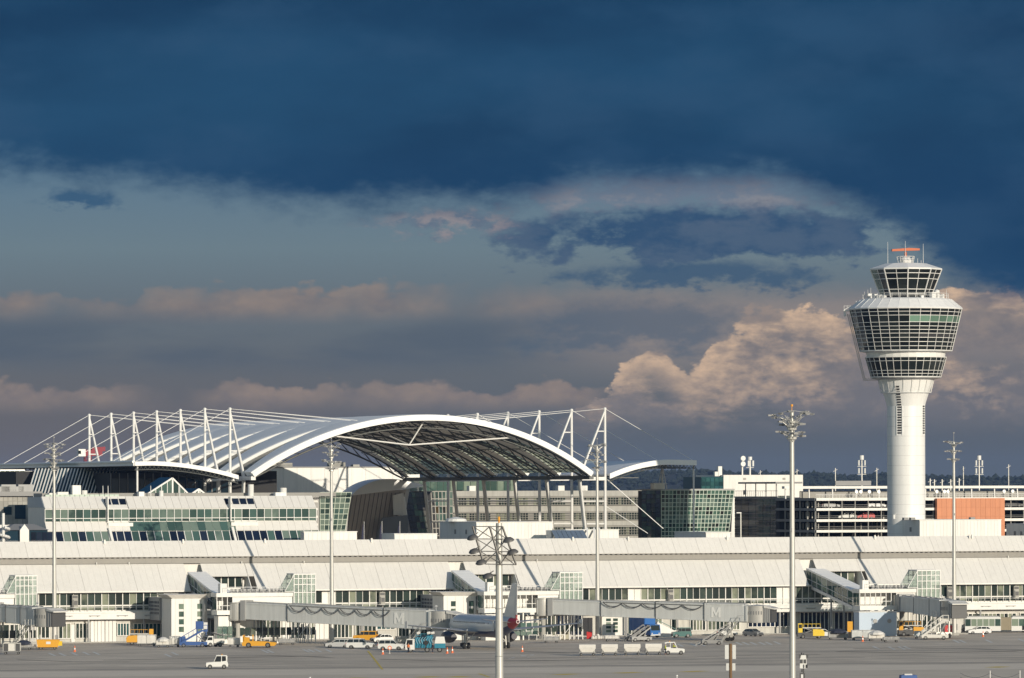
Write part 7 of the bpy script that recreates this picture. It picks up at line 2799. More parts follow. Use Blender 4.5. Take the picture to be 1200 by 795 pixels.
covered_cart('covered_cart', 'pale cart left of the mobile steps truck under the right jet bridge', 1078, 752, 2, 'bridge', 2.4, 1.5)
covered_cart('covered_cart', 'dark heaped cart behind the framed container cart at the far left', 27, 758.5, 3, 'grey', 2.8, 1.2, True, 'cloth')
t = thing('striped_post', 'short yellow and black post left of the pale grey cart at right', 'post', ground(995, 750.5), 0)
q = MB(); q.box(-.5, .5, -.5, .5, 1.2, 3.2); q.build('panel', M['yellow'], t)
q = MB(); q.box(-.4, .4, -.4, .4, 0, 1.2); q.build('base', M['black'], t)
# dark container dolly and yellow skip by the far left jet bridge
def container_cart(label, px, py):
    t = thing('container_cart', label, 'container cart', ground(px, py), R(2))
    q = MB(); q.box(-1.55, 1.5, -.8, .8, .5, .62); q.build('chassis', M['midgrey'], t)
    q = MB()
    for x in (-1.5, -.6, .6, 1.45):
        for s in (-.75, .75):
            q.box(x - .05, x + .05, s - .05, s + .05, .6, 1.95)
    q.box(-1.55, 1.5, -.8, -.7, 1.9, 2.0); q.box(-1.55, 1.5, .7, .8, 1.9, 2.0)
    q.build('frame', M['galv'], t)
    q = MB(); q.box(-.55, .55, -.72, .7, .63, 1.88); q.build('white_container', M['canvas'], t)
    q = MB(); q.box(-1.42, -.66, -.7, .7, .63, 1.85); q.build('dark_container', M['darkgrey'], t)
    q = MB(); q.box(.66, 1.38, -.7, .7, .63, 1.85); q.build('dark_container', M['darkgrey'], t)
    for x in (-1.1, 1.1):
        for s in (-1, 1):
            wheel(t, x, s * .65, .24, .15)
    return t
container_cart('framed container cart with dark and white boxes at the far left edge', 13, 763.6)
t = thing('yellow_skip', 'yellow skip cart with a pale plate on its side under the far left mast', 'skip', ground(55.5, 758.2), R(2))
q = MB(); q.prism([(-1.9, .45), (1.7, .45), (2.05, 1.72), (-2.05, 1.72)], -.85, .85, 'y'); q.build('hopper', M['yellow'], t)
q = MB(); q.box(-2.1, 2.1, -.9, .9, 1.72, 1.82); q.build('rim', M['yellow'], t)
q = MB(); q.box(-.35, .45, -.885, -.855, 1.0, 1.45); q.build('plate', M['carwhite'], t)
q = MB(); q.box(-1.6, 1.5, -.6, .6, .3, .44); q.build('chassis', M['darkgrey'], t)
q = MB(); q.box(1.75, 2.5, -.4, .4, .7, 1.5); q.build('tow_box', M['lemon'], t)
for x in (-1.3, 1.2):
    for s in (-1, 1):
        wheel(t, x, s * .68, .26, .16)

# teal fuel hydrant truck under the wing
t = thing('fuel_truck', 'teal aircraft fuel truck with white cab parked under the left wing', 'fuel truck', ground(498, 764), R(2))
q = MB(); q.prism([(-3.6, .5), (-2.0, .5), (-2.0, 2.35), (-3.35, 2.35), (-3.62, 1.4)], -1.0, 1.0, 'y'); q.build('cab', M['carwhite'], t)
q = MB(); q.prism([(-3.45, 1.35), (-2.35, 1.35), (-2.35, 2.2), (-3.3, 2.2)], -1.015, -.99, 'y'); q.build('side_window', M['carglass'], t)
q = MB(); q.prism([(-3.66, 1.4), (-3.6, 1.4), (-3.36, 2.25), (-3.42, 2.25)], -.85, .85, 'y'); q.build('windscreen', M['carglass'], t)
q = MB(); q.box(-1.9, 3.6, -.8, .8, .5, .75); q.build('chassis', M['darkgrey'], t)
q = MB()
for x0, x1, z0, z1 in ((-1.9, -1.1, .8, 2.6), (-.95, -.2, .8, 2.2), (.1, 1.1, .8, 2.9)):
    q.box(x0, x1, -1.0, .9, z0, z1)
q.build('equipment_cabinet', M['teal'], t)
rr = random.Random(3)
q = MB()
for i in range(7):
    x = -1.7 + i * .45
    q.path([(x, -1.05, .9), (x + .2, -1.15, 1.5), (x - .1, -1.1, 2.2), (x + .3, -1.0, 2.7)], .09, 6)
q.build('hose', M['teal'], t)
q = MB()
q.lathe([(.1, -.14), (.42, -.14), (.42, .14), (.1, .14)], 14); o = q.build('hose_reel', M['black'], t, loc=(.0, -1.1, 1.7)); o.rotation_euler = (R(90), 0, 0)
q = MB()
for x in (-1.6, -.9, .4, .9):
    q.tube((x, -.7, 2.6), (x, -.75, 3.3), .05, .05, 5)
q.box(-1.8, 1.4, -.85, -.75, 3.2, 3.28); q.box(-1.8, 1.4, .6, .7, 2.9, 2.98)
q.build('platform_rail', M['teal'], t)
for x in (-1.3, .5, 1.2):
    q = MB(); q.tube((x - .3, -.8, 3.35), (x + .3, -.8, 3.45), .24, .24, 10); q.build('nozzle', M['canvas'], t)
q = MB(); q.box(1.5, 3.4, -1.0, 1.0, .75, 1.55); q.build('rear_body', M['teal'], t)
q = MB(); q.prism([(1.5, 1.56), (3.42, 1.56), (3.2, 2.75), (1.75, 2.75)], -1.0, 1.0, 'y'); q.build('rear_cover', M['carwhite'], t)
for x in (-2.7, 2.4, .2):
    for s in (-1, 1):
        wheel(t, x, s * .85, .45, .26)

# blue catering truck under the second jet bridge
t = thing('catering_truck', 'blue high-sided catering truck under the second jet bridge', 'truck', ground(757, 748.2), R(-58))
q = MB(); q.box(-4.2, 1.1, -1.25, 1.25, 1.3, 4.3); q.build('box_body', M['blue'], t)
for i in range(6):
    piece('box_panel', M['blue'], t, -4.2 + i * .88, -1.275, 1.35, .84, .04, 2.9)
q = MB(); q.box(1.12, 1.16, -1.2, 1.2, 1.4, 4.25); q.build('box_front', M['blue'], t)
q = MB(); q.prism([(1.3, .5), (3.0, .5), (3.05, 1.25), (2.8, 2.5), (1.3, 2.6)], -1.15, 1.15, 'y'); q.build('cab', M['blue'], t)
q = MB(); q.prism([(3.0, 1.4), (3.06, 1.4), (2.86, 2.4), (2.8, 2.4)], -1.0, 1.0, 'y'); q.build('windscreen', M['carglass'], t)
for s in (-1, 1):
    q = MB(); q.box(3.02, 3.1, s * .8 - .15, s * .8 + .15, .75, .95); q.build('headlight', M['lamp'], t)
    q = MB(); q.prism([(1.6, 1.4), (2.85, 1.4), (2.65, 2.35), (1.6, 2.35)], s * 1.155 - .012, s * 1.155 + .012, 'y'); q.build('side_window', M['carglass'], t)
q = MB(); q.box(3.0, 3.15, -1.1, 1.1, .45, .65); q.build('bumper', M['carwhite'], t)
q = MB(); q.box(-4.2, 2.8, -.5, .5, .5, 1.25); q.build('chassis', M['darkgrey'], t)
for x in (2.1, -2.9):
    for s in (-1, 1):
        wheel(t, x, s * 1.0, .48, .28)

# grey low service steps next to it
t = thing('white_stair', 'white enclosed stair with a green handrail right of the blue catering truck', 'stair', ground(778, 747.6), ANG)
q = MB(); q.prism([(-1.8, 0), (2.4, 0), (2.4, .9), (-1.8, 2.9)], -.7, .7, 'y'); q.build('side_panel', M['cladding'], t)
q = MB(); q.bar((-1.9, -.75, 3.3), (2.4, -.75, 1.3), .1, .12); q.build('handrail', M['green'], t)

# articulated bus at the right
t = thing('articulated_bus', 'white articulated passenger bus cut off by the right edge', 'bus', ground(1184, 744.9), R(2))
for nm, x0, x1 in (('front_body', -9.3, -2.2), ('rear_body', -.1, 8.5)):
    q = MB(); q.prism([(x0, .35), (x1, .35), (x1, 2.95), (x1 - .2, 3.1), (x0 + .2, 3.1), (x0, 2.8)], -1.3, 1.3, 'y'); q.build(nm, M['carwhite'], t)
    k = 6
    for i in range(k):
        xa_, xb_ = x0 + (x1 - x0) * i / k + .06, x0 + (x1 - x0) * (i + 1) / k - .06
        piece('window', G['gate'], t, xa_, -1.31, 1.32, xb_ - xa_, .04, 1.38)
    q = MB(); q.box(x0 + .3, x1 - .3, -.9, .9, 3.1, 3.3); q.build('roof_pod', M['grey'], t)
for k in range(10):
    piece('bellows_fold', mat('tan_bellows', (.36, .31, .22), .8), t, -2.18 + k * .21, 0, .5, .16, 2.4 + .12 * (k % 2), 2.5)
for x in (-4.3, -7.9, 2.6, 6.8):
    for s in (-1, 1):
        wheel(t, x, s * 1.14, .5, .28)
q = MB(); q.box(2.0, 4.9, -1.33, -1.305, .5, 2.7); q.build('door', M['carglass'], t)
q = MB(); q.box(-9.36, -9.3, -1.1, 1.1, 1.2, 2.7); q.build('windscreen', M['carglass'], t)

# small red cart, white cabin stub and red stand
t = thing('red_cart', 'small bright red covered cart under the right jet bridge cab', 'cart', ground(1110.5, 747.6), R(5))
q = MB(); q.prism([(-.75, .35), (.75, .35), (.8, 1.5), (.5, 1.95), (-.5, 1.98), (-.8, 1.6)], -.7, .7, 'y'); q.build('body', M['red'], t)
q = MB(); q.box(-.3, .3, -.725, -.7, 1.0, 1.3); q.build('plate', M['carwhite'], t)
for x in (-.5, .5):
    for s in (-1, 1):
        wheel(t, x, s * .6, .24, .15)
t = thing('cab_leg_cover', 'cream curved leg cover under the right jet bridge cab', 'support', ground(1121, 746.5), 0)
q = MB(); q.prism([(-.9, 0), (.6, 0), (.8, 2.0), (.4, 2.9), (-1.3, 3.0), (-.6, 2.1)], -.6, .6, 'y'); q.build('shell', M['canvas'], t)
q = MB(); q.box(-1.6, 2.0, -1.0, 1.0, 0, .25); q.build('foot', M['concrete'], t)
t = thing('red_cabinet', 'small red cabinet by the white double door under the second jet bridge', 'cabinet', ground(689.5, 749.8), 0)
q = MB(); q.box(-.5, .5, -.4, .4, .1, 1.45); q.build('body', M['red'], t)
q = MB(); q.box(-.42, .42, -.43, -.405, .2, 1.35); q.build('door', M['red'], t)
t = thing('beige_cabinet', 'beige service cabinet under the glass stair tower behind the right wing tip', 'cabinet', ground(660.5, 749.5), 0)
q = MB(); q.box(-.95, .95, -.5, .5, .05, 1.7); q.build('body', mat('beige_panel', (.50, .48, .38), .6), t)
q = MB(); q.box(-.98, .98, -.53, .53, 1.7, 1.78); q.build('lid', M['grey'], t)
t = thing('chock_pile', 'low heap of ropes and pale bags in front of the dark doorway', 'baggage', ground(706, 750), 0)
q = MB()
for i in range(8):
    x = -2.0 + i * .55
    q.lathe([(.05, .02), (.34, .08), (.38, .3), (.22, .55 + .1 * (i % 3)), (.03, .62)], 8, x, .2 * (i % 2), i)
tag(q.build('bag', M['canvas'], t), kind='stuff')

# ------------------------------------------------------------------ traffic cones
def cone(loc, label, h=.8, r=.24):
    t = thing('traffic_cone', label, 'traffic cone', loc, 0, 'orange cones on the apron')
    q = MB(); q.box(-r, r, -r, r, 0, .06); q.build('foot', M['orange'], t)
    q = MB(); q.lathe([(r * .85, .06), (r * .62, h * .38)], 12); q.lathe([(r * .46, h * .62), (.05, h)], 12); q.build('body', M['orange'], t)
    q = MB(); q.lathe([(r * .62, h * .38 + .001), (r * .46, h * .62 - .001)], 12, closed=False); q.build('band', M['carwhite'], t)
    return t
c0 = cone(ground(86.5, 761), 'orange cone standing alone left of the pier gates', 1.1)
for px, py, lb in ((447.5, 766.3, 'left orange cone before the white people carrier'), (529, 765, 'orange cone between the fuel truck and the main landing gear'),
                   (611, 764.2, 'orange cone right of the airliner engine'), (1151, 749.8, 'orange cone in front of the silver estate by the bus'), (1010, 754.6, 'orange cone before the pale grey cart at right'), (523, 765.6, 'orange cone just right of the fuel truck')):
    copy_thing(c0, ground(px, py), 0, lb)
t = thing('round_sign', 'orange round stop sign on a post before the white people carrier', 'sign', ground(455.5, 765.6), 0)
q = MB(); q.tube((0, 0, 0), (0, 0, .9), .04, .04, 6); q.box(-.2, .2, -.2, .2, 0, .06); q.build('post', M['galv'], t)
q = MB(); q.tube((0, -.03, 1.05), (0, .03, 1.05), .36, .36, 18); q.build('disc', M['orange'], t)
q = MB(); q.tube((0, -.045, 1.05), (0, -.031, 1.05), .22, .22, 16); q.build('disc_centre', M['carwhite'], t)

# ------------------------------------------------------------------ people
def person(label, loc, rz, sit=False, vest='hivis', trousers='cloth', s=1.0, lean=0.0, group=None):
    t = thing('person', label, 'person', loc, rz, group)
    J, E = [], []
    def j(x, y, z, rx, ry=None):
        J.append(((x * s, y * s, z * s), rx * s, (ry or rx) * s)); return len(J) - 1
    z0 = .55 if sit else .95
    pel = j(0, 0, z0, .15, .12)
    wai = j(lean * .3, 0, z0 + .2, .14, .11)
    che = j(lean * .7, 0, z0 + .42, .17, .12)
    nec = j(lean, 0, z0 + .56, .06)
    hd0 = j(lean + .02, 0, z0 + .66, .085, .08)
    hd1 = j(lean + .03, 0, z0 + .78, .095, .085)
    E += [(pel, wai), (wai, che), (che, nec), (nec, hd0), (hd0, hd1)]
    for sd_ in (-1, 1):
        if sit:
            hip = j(.06, sd_ * .1, z0 - .02, .095); kn = j(.46, sd_ * .13, z0 + .0, .065); an = j(.50, sd_ * .13, z0 - .43, .045); to = j(.66, sd_ * .13, z0 - .46, .04)
        else:
            st_ = .10 * sd_
            hip = j(0, sd_ * .1, z0 - .06, .095); kn = j(st_ * .8 + .03, sd_ * .11, .50, .065); an = j(st_ - .02, sd_ * .11, .09, .045); to = j(st_ + .15, sd_ * .12, .05, .04)
        E += [(pel, hip), (hip, kn), (kn, an), (an, to)]
        sh = j(lean * .95, sd_ * .2, z0 + .46, .065)
        if sit:
            el_ = j(lean + .16, sd_ * .25, z0 + .22, .048); wr = j(lean + .42, sd_ * .2, z0 + .28, .034)
        else:
            el_ = j(lean - .02, sd_ * .27, z0 + .19, .048); wr = j(lean + .10, sd_ * .28, z0 - .04, .034)
        E += [(che, sh), (sh, el_), (el_, wr)]
        w_ = Vector(J[wr][0]) / s
        d = (w_ - Vector(J[el_][0]) / s).normalized()
        pm = j(*(w_ + d * .07), .032, .022)
        E.append((wr, pm))
        sidev = Vector((0, sd_, 0))
        for k in range(4):
            b_ = w_ + d * .10 + Vector((.0, (k - 1.5) * .018, 0))
            f1 = j(*b_, .010); f2 = j(*(b_ + d * (.05 - .008 * abs(k - 1.3)) + Vector((.012, 0, -.012))), .008)
            E += [(pm, f1), (f1, f2)]
        th = j(*(w_ + d * .05 - sidev * .045 + Vector((.02, 0, 0))), .010)
        E.append((pm, th))
    me = bpy.data.meshes.new('body')
    me.from_pydata([p for p, a, b in J], E, [])
    me.materials.append(M['skin']); me.materials.append(M[trousers]); me.materials.append(M[vest])
    o = inst(me, 'body', t)
    sk = o.modifiers.new('skin', 'SKIN')
    sk.use_smooth_shade = True
    for i, (p, a, b) in enumerate(J):
        me.skin_vertices[0].data[i].radius = (a, b)
    me.skin_vertices[0].data[0].use_root = True
    o.modifiers.new('sub', 'SUBSURF').levels = 1
    o.modifiers['sub'].render_levels = 1
    # clothes: shells round the body
    def shell(name, pts, mt, grow):
        idx = {}
        vs, es, rs_ = [], [], []
        for a, b in pts:
            for q_ in (a, b):
                if q_ not in idx:
                    idx[q_] = len(vs); vs.append(J[q_][0]); rs_.append((J[q_][1] + grow * s, J[q_][2] + grow * s))
            es.append((idx[a], idx[b]))
        m2 = bpy.data.meshes.new(name)
        m2.from_pydata(vs, es, [])
        m2.materials.append(mt)
        o2 = inst(m2, name, t)
        k = o2.modifiers.new('skin', 'SKIN'); k.use_smooth_shade = True
        for i, r_ in enumerate(rs_):
            m2.skin_vertices[0].data[i].radius = r_
        m2.skin_vertices[0].data[0].use_root = True
        o2.modifiers.new('sub', 'SUBSURF').levels = 1
        o2.modifiers['sub'].render_levels = 1
    arms = [e for e in E if J[e[0]][1] > .03 * s and e[0] >= 6]
    shell('jacket', [(pel, wai), (wai, che), (che, nec)] + [e for e in E if (e[0] == che and e[1] > 5) or (J[e[0]][1] == .065 * s and J[e[1]][1] == .048 * s) or (J[e[0]][1] == .048 * s)], M[vest], .018)
    shell('trousers', [(pel, i) for i in range(len(J)) if (pel, i) in E and i > 5] + [e for e in E if J[e[0]][1] in (.095 * s, .065 * s) and J[e[1]][1] in (.065 * s, .045 * s) and e[0] > 5], M[trousers], .015)
    q = MB(); hz = J[hd1][0]
    q.lathe([(.1 * s, -.02), (.105 * s, .03), (.08 * s, .09), (.02 * s, .115)], 12, hz[0] - .01, hz[1]); q.build('hair', M['hair'], t, loc=(0, 0, hz[2]), smooth=True)
    q = MB()
    q.box(hz[0] + .075 * s, hz[0] + .10 * s, -.012 * s, .012 * s, hz[2] - .07 * s, hz[2] - .03 * s); q.build('nose', M['skin'], t)
    for sd_ in (-1, 1):
        q = MB(); q.box(hz[0] + .07 * s, hz[0] + .085 * s, sd_ * .035 * s - .012, sd_ * .035 * s + .012, hz[2] - .03 * s, hz[2] - .015 * s); q.build('eye', M['dark'], t)
    return t
gp = ground(787.2, 768.6)
person('person in a yellow hi-vis jacket driving the white baggage tractor', (gp.x + .15, gp.y - .05, .62), R(2), True, 'hivis')
gp = ground(778.4, 769)
person('person in a yellow hi-vis jacket standing behind the baggage tractor', (gp.x, gp.y, .12), R(10), False, 'hivis', lean=.05)
gp = ground(477.5, 765)
person('person in an orange jacket standing by the fuel truck cab', (gp.x, gp.y, 0), R(60), False, 'hivis_o')
gp = ground(506, 765.2)
person('person in dark clothes beside the white end of the fuel truck', (gp.x, gp.y, 0), R(200), False, 'cloth')

# ------------------------------------------------------------------ airliner
AC = ground(566, 760.0)
acr = R(90 + 20.5)                           # nose away to the left
t = thing('airliner', 'parked airliner seen from behind, white with red tail cone and dark blue belly', 'aircraft', AC, acr, None)
FR, FZ = 1.98, 4.05
secs = [(16.6, .05, -.5, .05), (16.2, .55, -.42, .5), (15.4, 1.05, -.28, .98), (14.2, 1.50, -.12, 1.46), (12.6, 1.86, -.02, 1.86), (10.8, FR, 0, FR), (6, FR, 0, FR), (0, FR, 0, FR), (-6, FR, 0, FR), (-9, 1.86, .12, 1.86), (-12, 1.45, .42, 1.52), (-14.6, .98, .80, 1.05), (-16.6, .52, 1.05, .62), (-17.4, .30, 1.12, .36)]
def fus(i0, i1, name, mats, z_lo=None, z_hi=None, grow=0.0):
    q = MB()
    n = 28
    ss = secs[i0:i1 + 1]
    for (x, r, dz, rz_) in ss:
        for i in range(n):
            a = 2 * math.pi * i / n
            q.v.append(Vector((x, (r + grow) * math.cos(a), FZ + dz + (rz_ + grow) * math.sin(a))))
    for k in range(len(ss) - 1):
        for i in range(n):
            f = (k * n + i, k * n + (i + 1) % n, (k + 1) * n + (i + 1) % n, (k + 1) * n + i)
            zc = sum(math.sin(2 * math.pi * ((i + .5) / n)) for _ in (0,))
            q.f.append(f); q.mi.append(1 if math.sin(2 * math.pi * (i + .5) / n) < -.48 else 0)
    q.f.append(tuple(range(n))); q.mi.append(0)
    q.f.append(tuple((len(ss) - 1) * n + i for i in range(n))[::-1]); q.mi.append(0)
    return q.build(name, mats, t, smooth=True)
fus(0, 11, 'fuselage', [M['pax'], M['navy']])
fus(11, 13, 'tail_cone', [M['paxred'], M['paxred']], grow=.004)
q = MB(); q.lathe([(.34, 0), (.26, .0), (.2, -.25)], 16, closed=False); o = q.build('exhaust_ring', M['pax'], t, loc=(-17.42, 0, FZ + 1.12)); o.rotation_euler = (0, R(-90), 0)
q = MB(); q.tube((-17.40, 0, FZ + 1.12), (-17.44, 0, FZ + 1.12), .2, .2, 12); q.build('exhaust', M['dark'], t)
wmh = MB().box(-.12, .12, -.012, .012, -.17, .17).mesh('cabin_window', M['carglass'])
for i in range(30):
    x = 10.6 - i * .62
    if x < -9: break
    for s in (-1, 1):
        inst(wmh, 'cabin_window', t, (x, s * (FR * math.cos(math.asin(.28)) + .004) * (1 if x > -6 else .97), FZ + .56), 0)
for x in (12.2, -9.6):
    for s in (-1, 1):
        q = MB(); rr_ = 1.82
        q.box(x - .42, x + .42, s * rr_ - .03, s * rr_ + .03, FZ - .7, FZ + 1.1); q.build('cabin_door', M['pax'], t)
for s in (-1, 1):
    q = MB(); q.hexa([(13.6, s * 1.1, FZ + .75), (14.9, s * .6, FZ + .45), (14.9, s * .62, FZ + .46), (13.6, s * 1.15, FZ + .76), (13.4, s * .95, FZ + 1.25), (14.3, s * .45, FZ + 1.0), (14.3, s * .5, FZ + 1.02), (13.4, s * 1.0, FZ + 1.27)]); q.build('cockpit_window', M['carglass'], t)
def aerofoil(name, root, tip, mt):
    """root/tip: (le x, te x, y, z, thickness)"""
    q = MB()
    def sec(le, te, y, z, th):
        c = le - te
        pr = [(0, 0), (.04, .3), (.15, .5), (.35, .55), (.65, .34), (1, .03)]
        up = [(le - c * a, y, z + th * b) for a, b in pr]
        lo = [(le - c * a, y, z - th * b * .7) for a, b in pr[1:]][::-1]
        return up + lo
    A_, B_ = sec(*root), sec(*tip)
    n = len(A_)
    q.add(A_ + B_, [tuple(range(n)), tuple(range(2 * n - 1, n - 1, -1))] + [(i, (i + 1) % n, n + (i + 1) % n, n + i) for i in range(n)])
    return q.build(name, mt, t, smooth=True)
for s in (-1, 1):
    aerofoil('wing', (5.6, -1.8, s * 1.5, FZ - 1.05, .85), (.4, -2.2, s * 6.4, FZ - .62, .5), M['paxwing'])
    aerofoil('outer_wing', (.4, -2.2, s * 6.4, FZ - .62, .5), (-4.4, -5.9, s * 16.6, FZ + .42, .2), M['paxwing'])
    q = MB(); q.hexa([(-4.4, s * 16.6 - .03, FZ - .35), (-5.9, s * 16.6 - .03, FZ - .1), (-5.9, s * 16.6 + .03, FZ - .1), (-4.4, s * 16.6 + .03, FZ - .35), (-4.6, s * 16.6 - .03, FZ + 1.1), (-6.1, s * 16.6 - .03, FZ + 1.2), (-6.1, s * 16.6 + .03, FZ + 1.2), (-4.6, s * 16.6 + .03, FZ + 1.1)]); q.build('wing_fence', M['pax'], t)
    for k, yy in enumerate((4.2, 8.2, 11.6)):
        q = MB(); xx = -1.6 - max(0, yy - 6.4) * .36
        q.tube((xx + 1.3, s * yy, FZ - .95 + yy * .055), (xx - 1.2, s * yy, FZ - .85 + yy * .055), .22, .06, 8); q.build('flap_fairing', M['paxwing'], t)
    aerofoil('tailplane', (-12.6, -15.6, s * .7, FZ + .95, .34), (-15.3, -16.5, s * 6.1, FZ + 1.55, .14), M['paxwing'])
    q = MB()
    q.lathe([(.02, 0), (.55, 0), (.66, .6), (.98, 1.6), (1.10, 2.6), (1.08, 3.6), (.98, 4.3), (.9, 4.35), (.82, 4.1), (.5, 3.9), (.05, 3.9)], 22)
    o = q.build('engine', M['nacelle'], t, smooth=True, loc=(-.2, s * 5.75, FZ - 1.95)); o.rotation_euler = (0, R(90), 0)
    q = MB(); q.hexa([(-.6, s * 5.75 - .12, FZ - 1.0), (3.2, s * 5.75 - .12, FZ - 1.0), (3.2, s * 5.75 + .12, FZ - 1.0), (-.6, s * 5.75 + .12, FZ - 1.0), (-1.0, s * 5.75 - .1, FZ - .6), (2.0, s * 5.75 - .1, FZ - .6), (2.0, s * 5.75 + .1, FZ - .6), (-1.0, s * 5.75 + .1, FZ - .6)]); q.build('engine_pylon', M['paxwing'], t)
    q = MB(); q.tube((-1.2, s * 3.8, .6), (-1.2, s * 3.6, FZ - .9), .13, .16, 8); q.tube((-1.2, s * 3.75, 1.2), (-1.2, s * 2.2, FZ - 1.2), .08, .08, 6); q.build('main_gear_leg', M['galv'], t)
    for o_ in (-.42, .42):
        wheel(t, -1.2, s * 3.8 + o_, .58, .38)
    q = MB(); q.box(-1.9, -.6, s * 4.1, s * 4.14, 1.1, 2.7); q.build('gear_door', M['pax'], t)
# fin and rudder
q = MB()
def finp(y, k=1): return [(-9.4, y, FZ + 1.75), (-10.9, y, FZ + 2.3), (-14.7, y * .35, FZ + 7.9), (-16.4, y * .35, FZ + 7.9), (-15.9, y, FZ + 1.55)]
A_, B_ = finp(-.22), finp(.22)
q.add(A_ + B_, [(0, 1, 2, 3, 4), (9, 8, 7, 6, 5)] + [(i, (i + 1) % 5, 5 + (i + 1) % 5, 5 + i) for i in range(5)])
q.build('fin', mat('fin_pale', (.66, .64, .62), .35, var=.05, coat=.2), t)
q = MB(); q.hexa([(-15.85, -.17, FZ + 1.65), (-16.9, -.04, FZ + 1.85), (-16.9, .04, FZ + 1.85), (-15.85, .17, FZ + 1.65), (-16.42, -.06, FZ + 7.85), (-17.2, -.03, FZ + 7.85), (-17.2, .03, FZ + 7.85), (-16.42, .06, FZ + 7.85)]); q.build('rudder', mat('fin_pale', (.6, .6, .6)), t)
q = MB(); q.hexa([(-13.2, -.19, FZ + 1.5), (-16.8, -.1, FZ + 1.4), (-16.8, .1, FZ + 1.4), (-13.2, .19, FZ + 1.5), (-14.4, -.21, FZ + 2.5), (-16.98, -.075, FZ + 2.3), (-16.98, .075, FZ + 2.3), (-14.4, .21, FZ + 2.5)]); q.build('fin_root', M['paxred'], t)
q = MB(); q.tube((11.2, 0, .5), (11.4, 0, FZ - 1.7), .1, .12, 8); q.build('nose_gear_leg', M['galv'], t)
for s in (-.25, .25):
    wheel(t, 11.2, s, .38, .22)

# ------------------------------------------------------------------ signs and posts nearest the camera
b0 = at(855, 756, 640)
t = thing('sign_post', 'brown post carrying two pairs of blank white sign backs at the bottom edge', 'sign', (b0.x, b0.y, 0), R(0))
s_ = 640 / FPX
q = MB(); q.tube((0, 0, 0), (0, 0, b0.z), .17, .17, 10); q.build('post', M['wood'], t)
for x0, x1, p0, p1 in ((-6.6, -2.2, 757.5, 774), (2.2, 6.2, 757.5, 774), (-5.2, -2.0, 779, 787.5), (2.0, 5.6, 779, 787.5)):
    zt_, zb_ = b0.z - (p0 - 756) * s_, b0.z - (p1 - 756) * s_
    q = MB(); q.hexa([(x0 * s_, -.08, zb_), (x1 * s_, -.16, zb_), (x1 * s_, -.06, zb_), (x0 * s_, .04, zb_), (x0 * s_, -.08, zt_), (x1 * s_, -.16, zt_), (x1 * s_, -.06, zt_), (x0 * s_, .04, zt_)]); q.build('sign_plate', M['carwhite'], t)
    q = MB(); q.box(min(0, (x0 + x1) / 2 * s_), max(0, (x0 + x1) / 2 * s_), .05, .1, (zt_ + zb_) / 2 - .05, (zt_ + zb_) / 2 + .05); q.build('clamp', M['midgrey'], t)
b0 = at(940.5, 768, 640)
t = thing('signal_post', 'pole with white and black signal boxes right of the tallest mast at the bottom edge', 'signal', (b0.x, b0.y, 0), 0)
q = MB(); q.tube((0, .1, 0), (0, .1, b0.z), .08, .08, 8); q.build('pole', M['darkgrey'], t)
Zs = lambda py: b0.z - (py - 768) * s_
q = MB(); q.box(-4.4 * s_, 3.6 * s_, -.15, .0, Zs(785.5), Zs(770)); q.build('panel', M['carwhite'], t)
for x0, x1, p0, p1, m_ in ((-4.0, -1.0, 775, 779.5, 'darkgrey'), (.2, 3.0, 775, 779.5, 'darkgrey'), (-.4, .8, 781, 785, 'darkgrey'), (2.6, 4.6, 781, 785, 'black')):
    q = MB(); q.box(x0 * s_, x1 * s_, -.22, -.15, Zs(p1), Zs(p0)); q.build('signal_lens', M[m_], t)
for x0 in (-5.2, 3.4):
    q = MB(); q.hexa([(x0 * s_, -.2, Zs(774)), ((x0 + 1.2) * s_, -.2, Zs(774)), ((x0 + 1.2) * s_, 0, Zs(774)), (x0 * s_, 0, Zs(774)), ((x0 - .4) * s_, -.2, Zs(769)), ((x0 + 2.6) * s_, -.2, Zs(769)), ((x0 + 2.6) * s_, 0, Zs(769)), ((x0 - .4) * s_, 0, Zs(769))]); q.build('shade_wing', M['darkgrey'], t)
for p0, p1, x0, x1 in ((786.5, 790, -3, -.4), (791, 800, -4.6, 1.6)):
    q = MB(); q.box(x0 * s_, x1 * s_, -.15, 0, Zs(p1), Zs(p0)); q.build('lower_box', M['darkgrey'], t)
q = MB(); q.box(-3.2 * s_, -.6 * s_, -.2, -.16, Zs(797), Zs(792.5)); q.build('lower_plate', M['carwhite'], t)
q = MB(); q.tube((-2.4 * s_, 0, Zs(770)), (-2.4 * s_, 0, Zs(767)), .08, .05, 6); q.build('lamp_stub', M['black'], t)
fence_posts = []
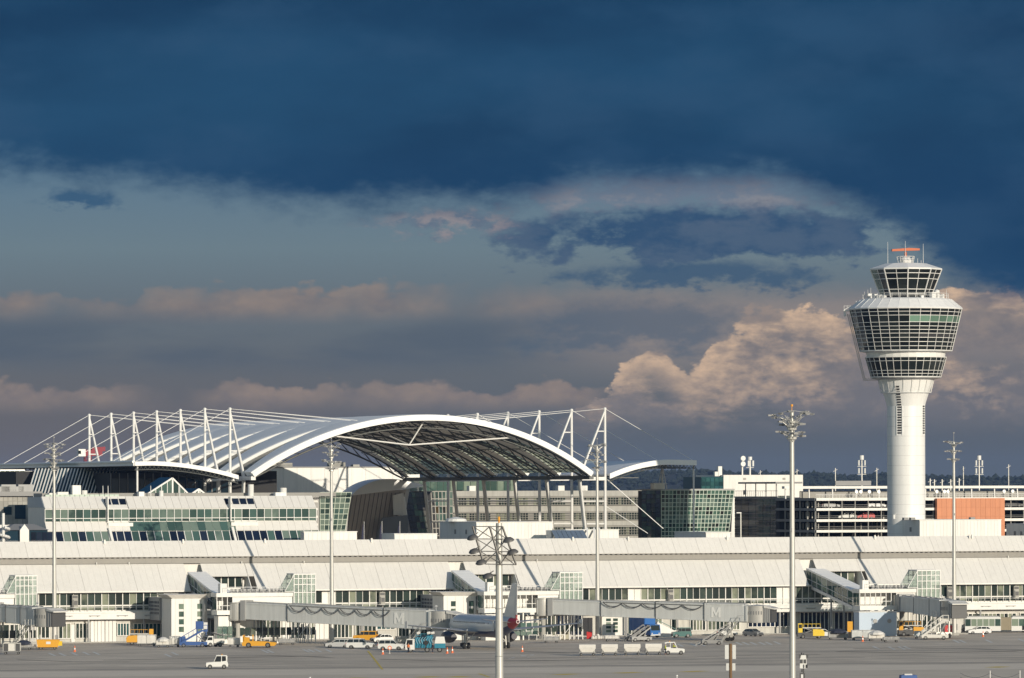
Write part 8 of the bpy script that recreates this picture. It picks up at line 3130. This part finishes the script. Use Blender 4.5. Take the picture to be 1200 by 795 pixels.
for i, px in enumerate((1159, 1194)):
    p = at(px, 789.5, 600)
    t = thing('fence_post', ('left slim white fence post at the bottom right with sagging wires', 'right slim white fence post at the bottom right corner')[i], 'post', (p.x, p.y, 0), 0, 'slim white fence posts')
    q = MB(); q.tube((0, 0, 0), (0, 0, p.z), .05, .05, 6); q.build('post', M['steel'], t)
    q = MB()
    L = 35 * 600 / FPX
    for dz, sg in ((.25, .5), (.7, .45)):
        q.path([(-L * (1 - k / 8), 0, p.z - dz - sg * 4 * (k / 8) * (1 - k / 8)) for k in range(9)], .018, 4)
    q.build('wire', M['darkgrey'], t)
p = at(1063, 793, 640)
t = thing('blue_car_roof', 'top of a small blue box car peeking over the bottom edge', 'car', (p.x, p.y, 0), R(5))
q = MB(); q.prism([(-1.5, .3), (1.5, .3), (1.5, 2.2), (.9, p.z - .1), (-.9, p.z - .1), (-1.5, 2.2)], -.8, .8, 'y'); q.build('body', M['bluefab'], t)
q = MB(); q.box(-.5, .4, -.5, .5, p.z - .1, p.z + .05); q.build('roof_box', M['canvas'], t)
for x in (-1, 1):
    for s in (-1, 1):
        wheel(t, x, s * .7, .34, .2)
for px, py in ((362, 793.5), (792, 793.8)):
    pp = at(px, py, 655)
    t = thing('edge_light', {362: 'small white light stub at the bottom edge left of the thick mast', 792: 'small white light stub at the bottom edge left of the sign post'}[px], 'light', (pp.x, pp.y, 0), 0)
    q = MB(); q.tube((0, 0, 0), (0, 0, pp.z), .08, .06, 8); q.build('stem', M['steel'], t)
    q = MB(); q.tube((0, 0, pp.z), (0, 0, pp.z + .15), .14, .1, 8); q.build('cap', M['carwhite'], t)

# ------------------------------------------------------------------ air: haze round the camera and everything built
hz = MB()
hz.box(-7600, 7600, -1600, 11600, -1.2, 98)
hm = bpy.data.materials.new('haze')
hm.use_nodes = True
ht = NT(hm.node_tree)
hm.node_tree.nodes.remove(hm.node_tree.nodes['Principled BSDF'])
pv = ht.n('ShaderNodeVolumePrincipled')
pv.inputs['Color'].default_value = (.26, .42, .80, 1)
pv.inputs['Density'].default_value = 3.6e-5
ht.lk(pv.outputs[0], hm.node_tree.nodes['Material Output'].inputs['Volume'])
tag(hz.build('haze', hm), kind='stuff')
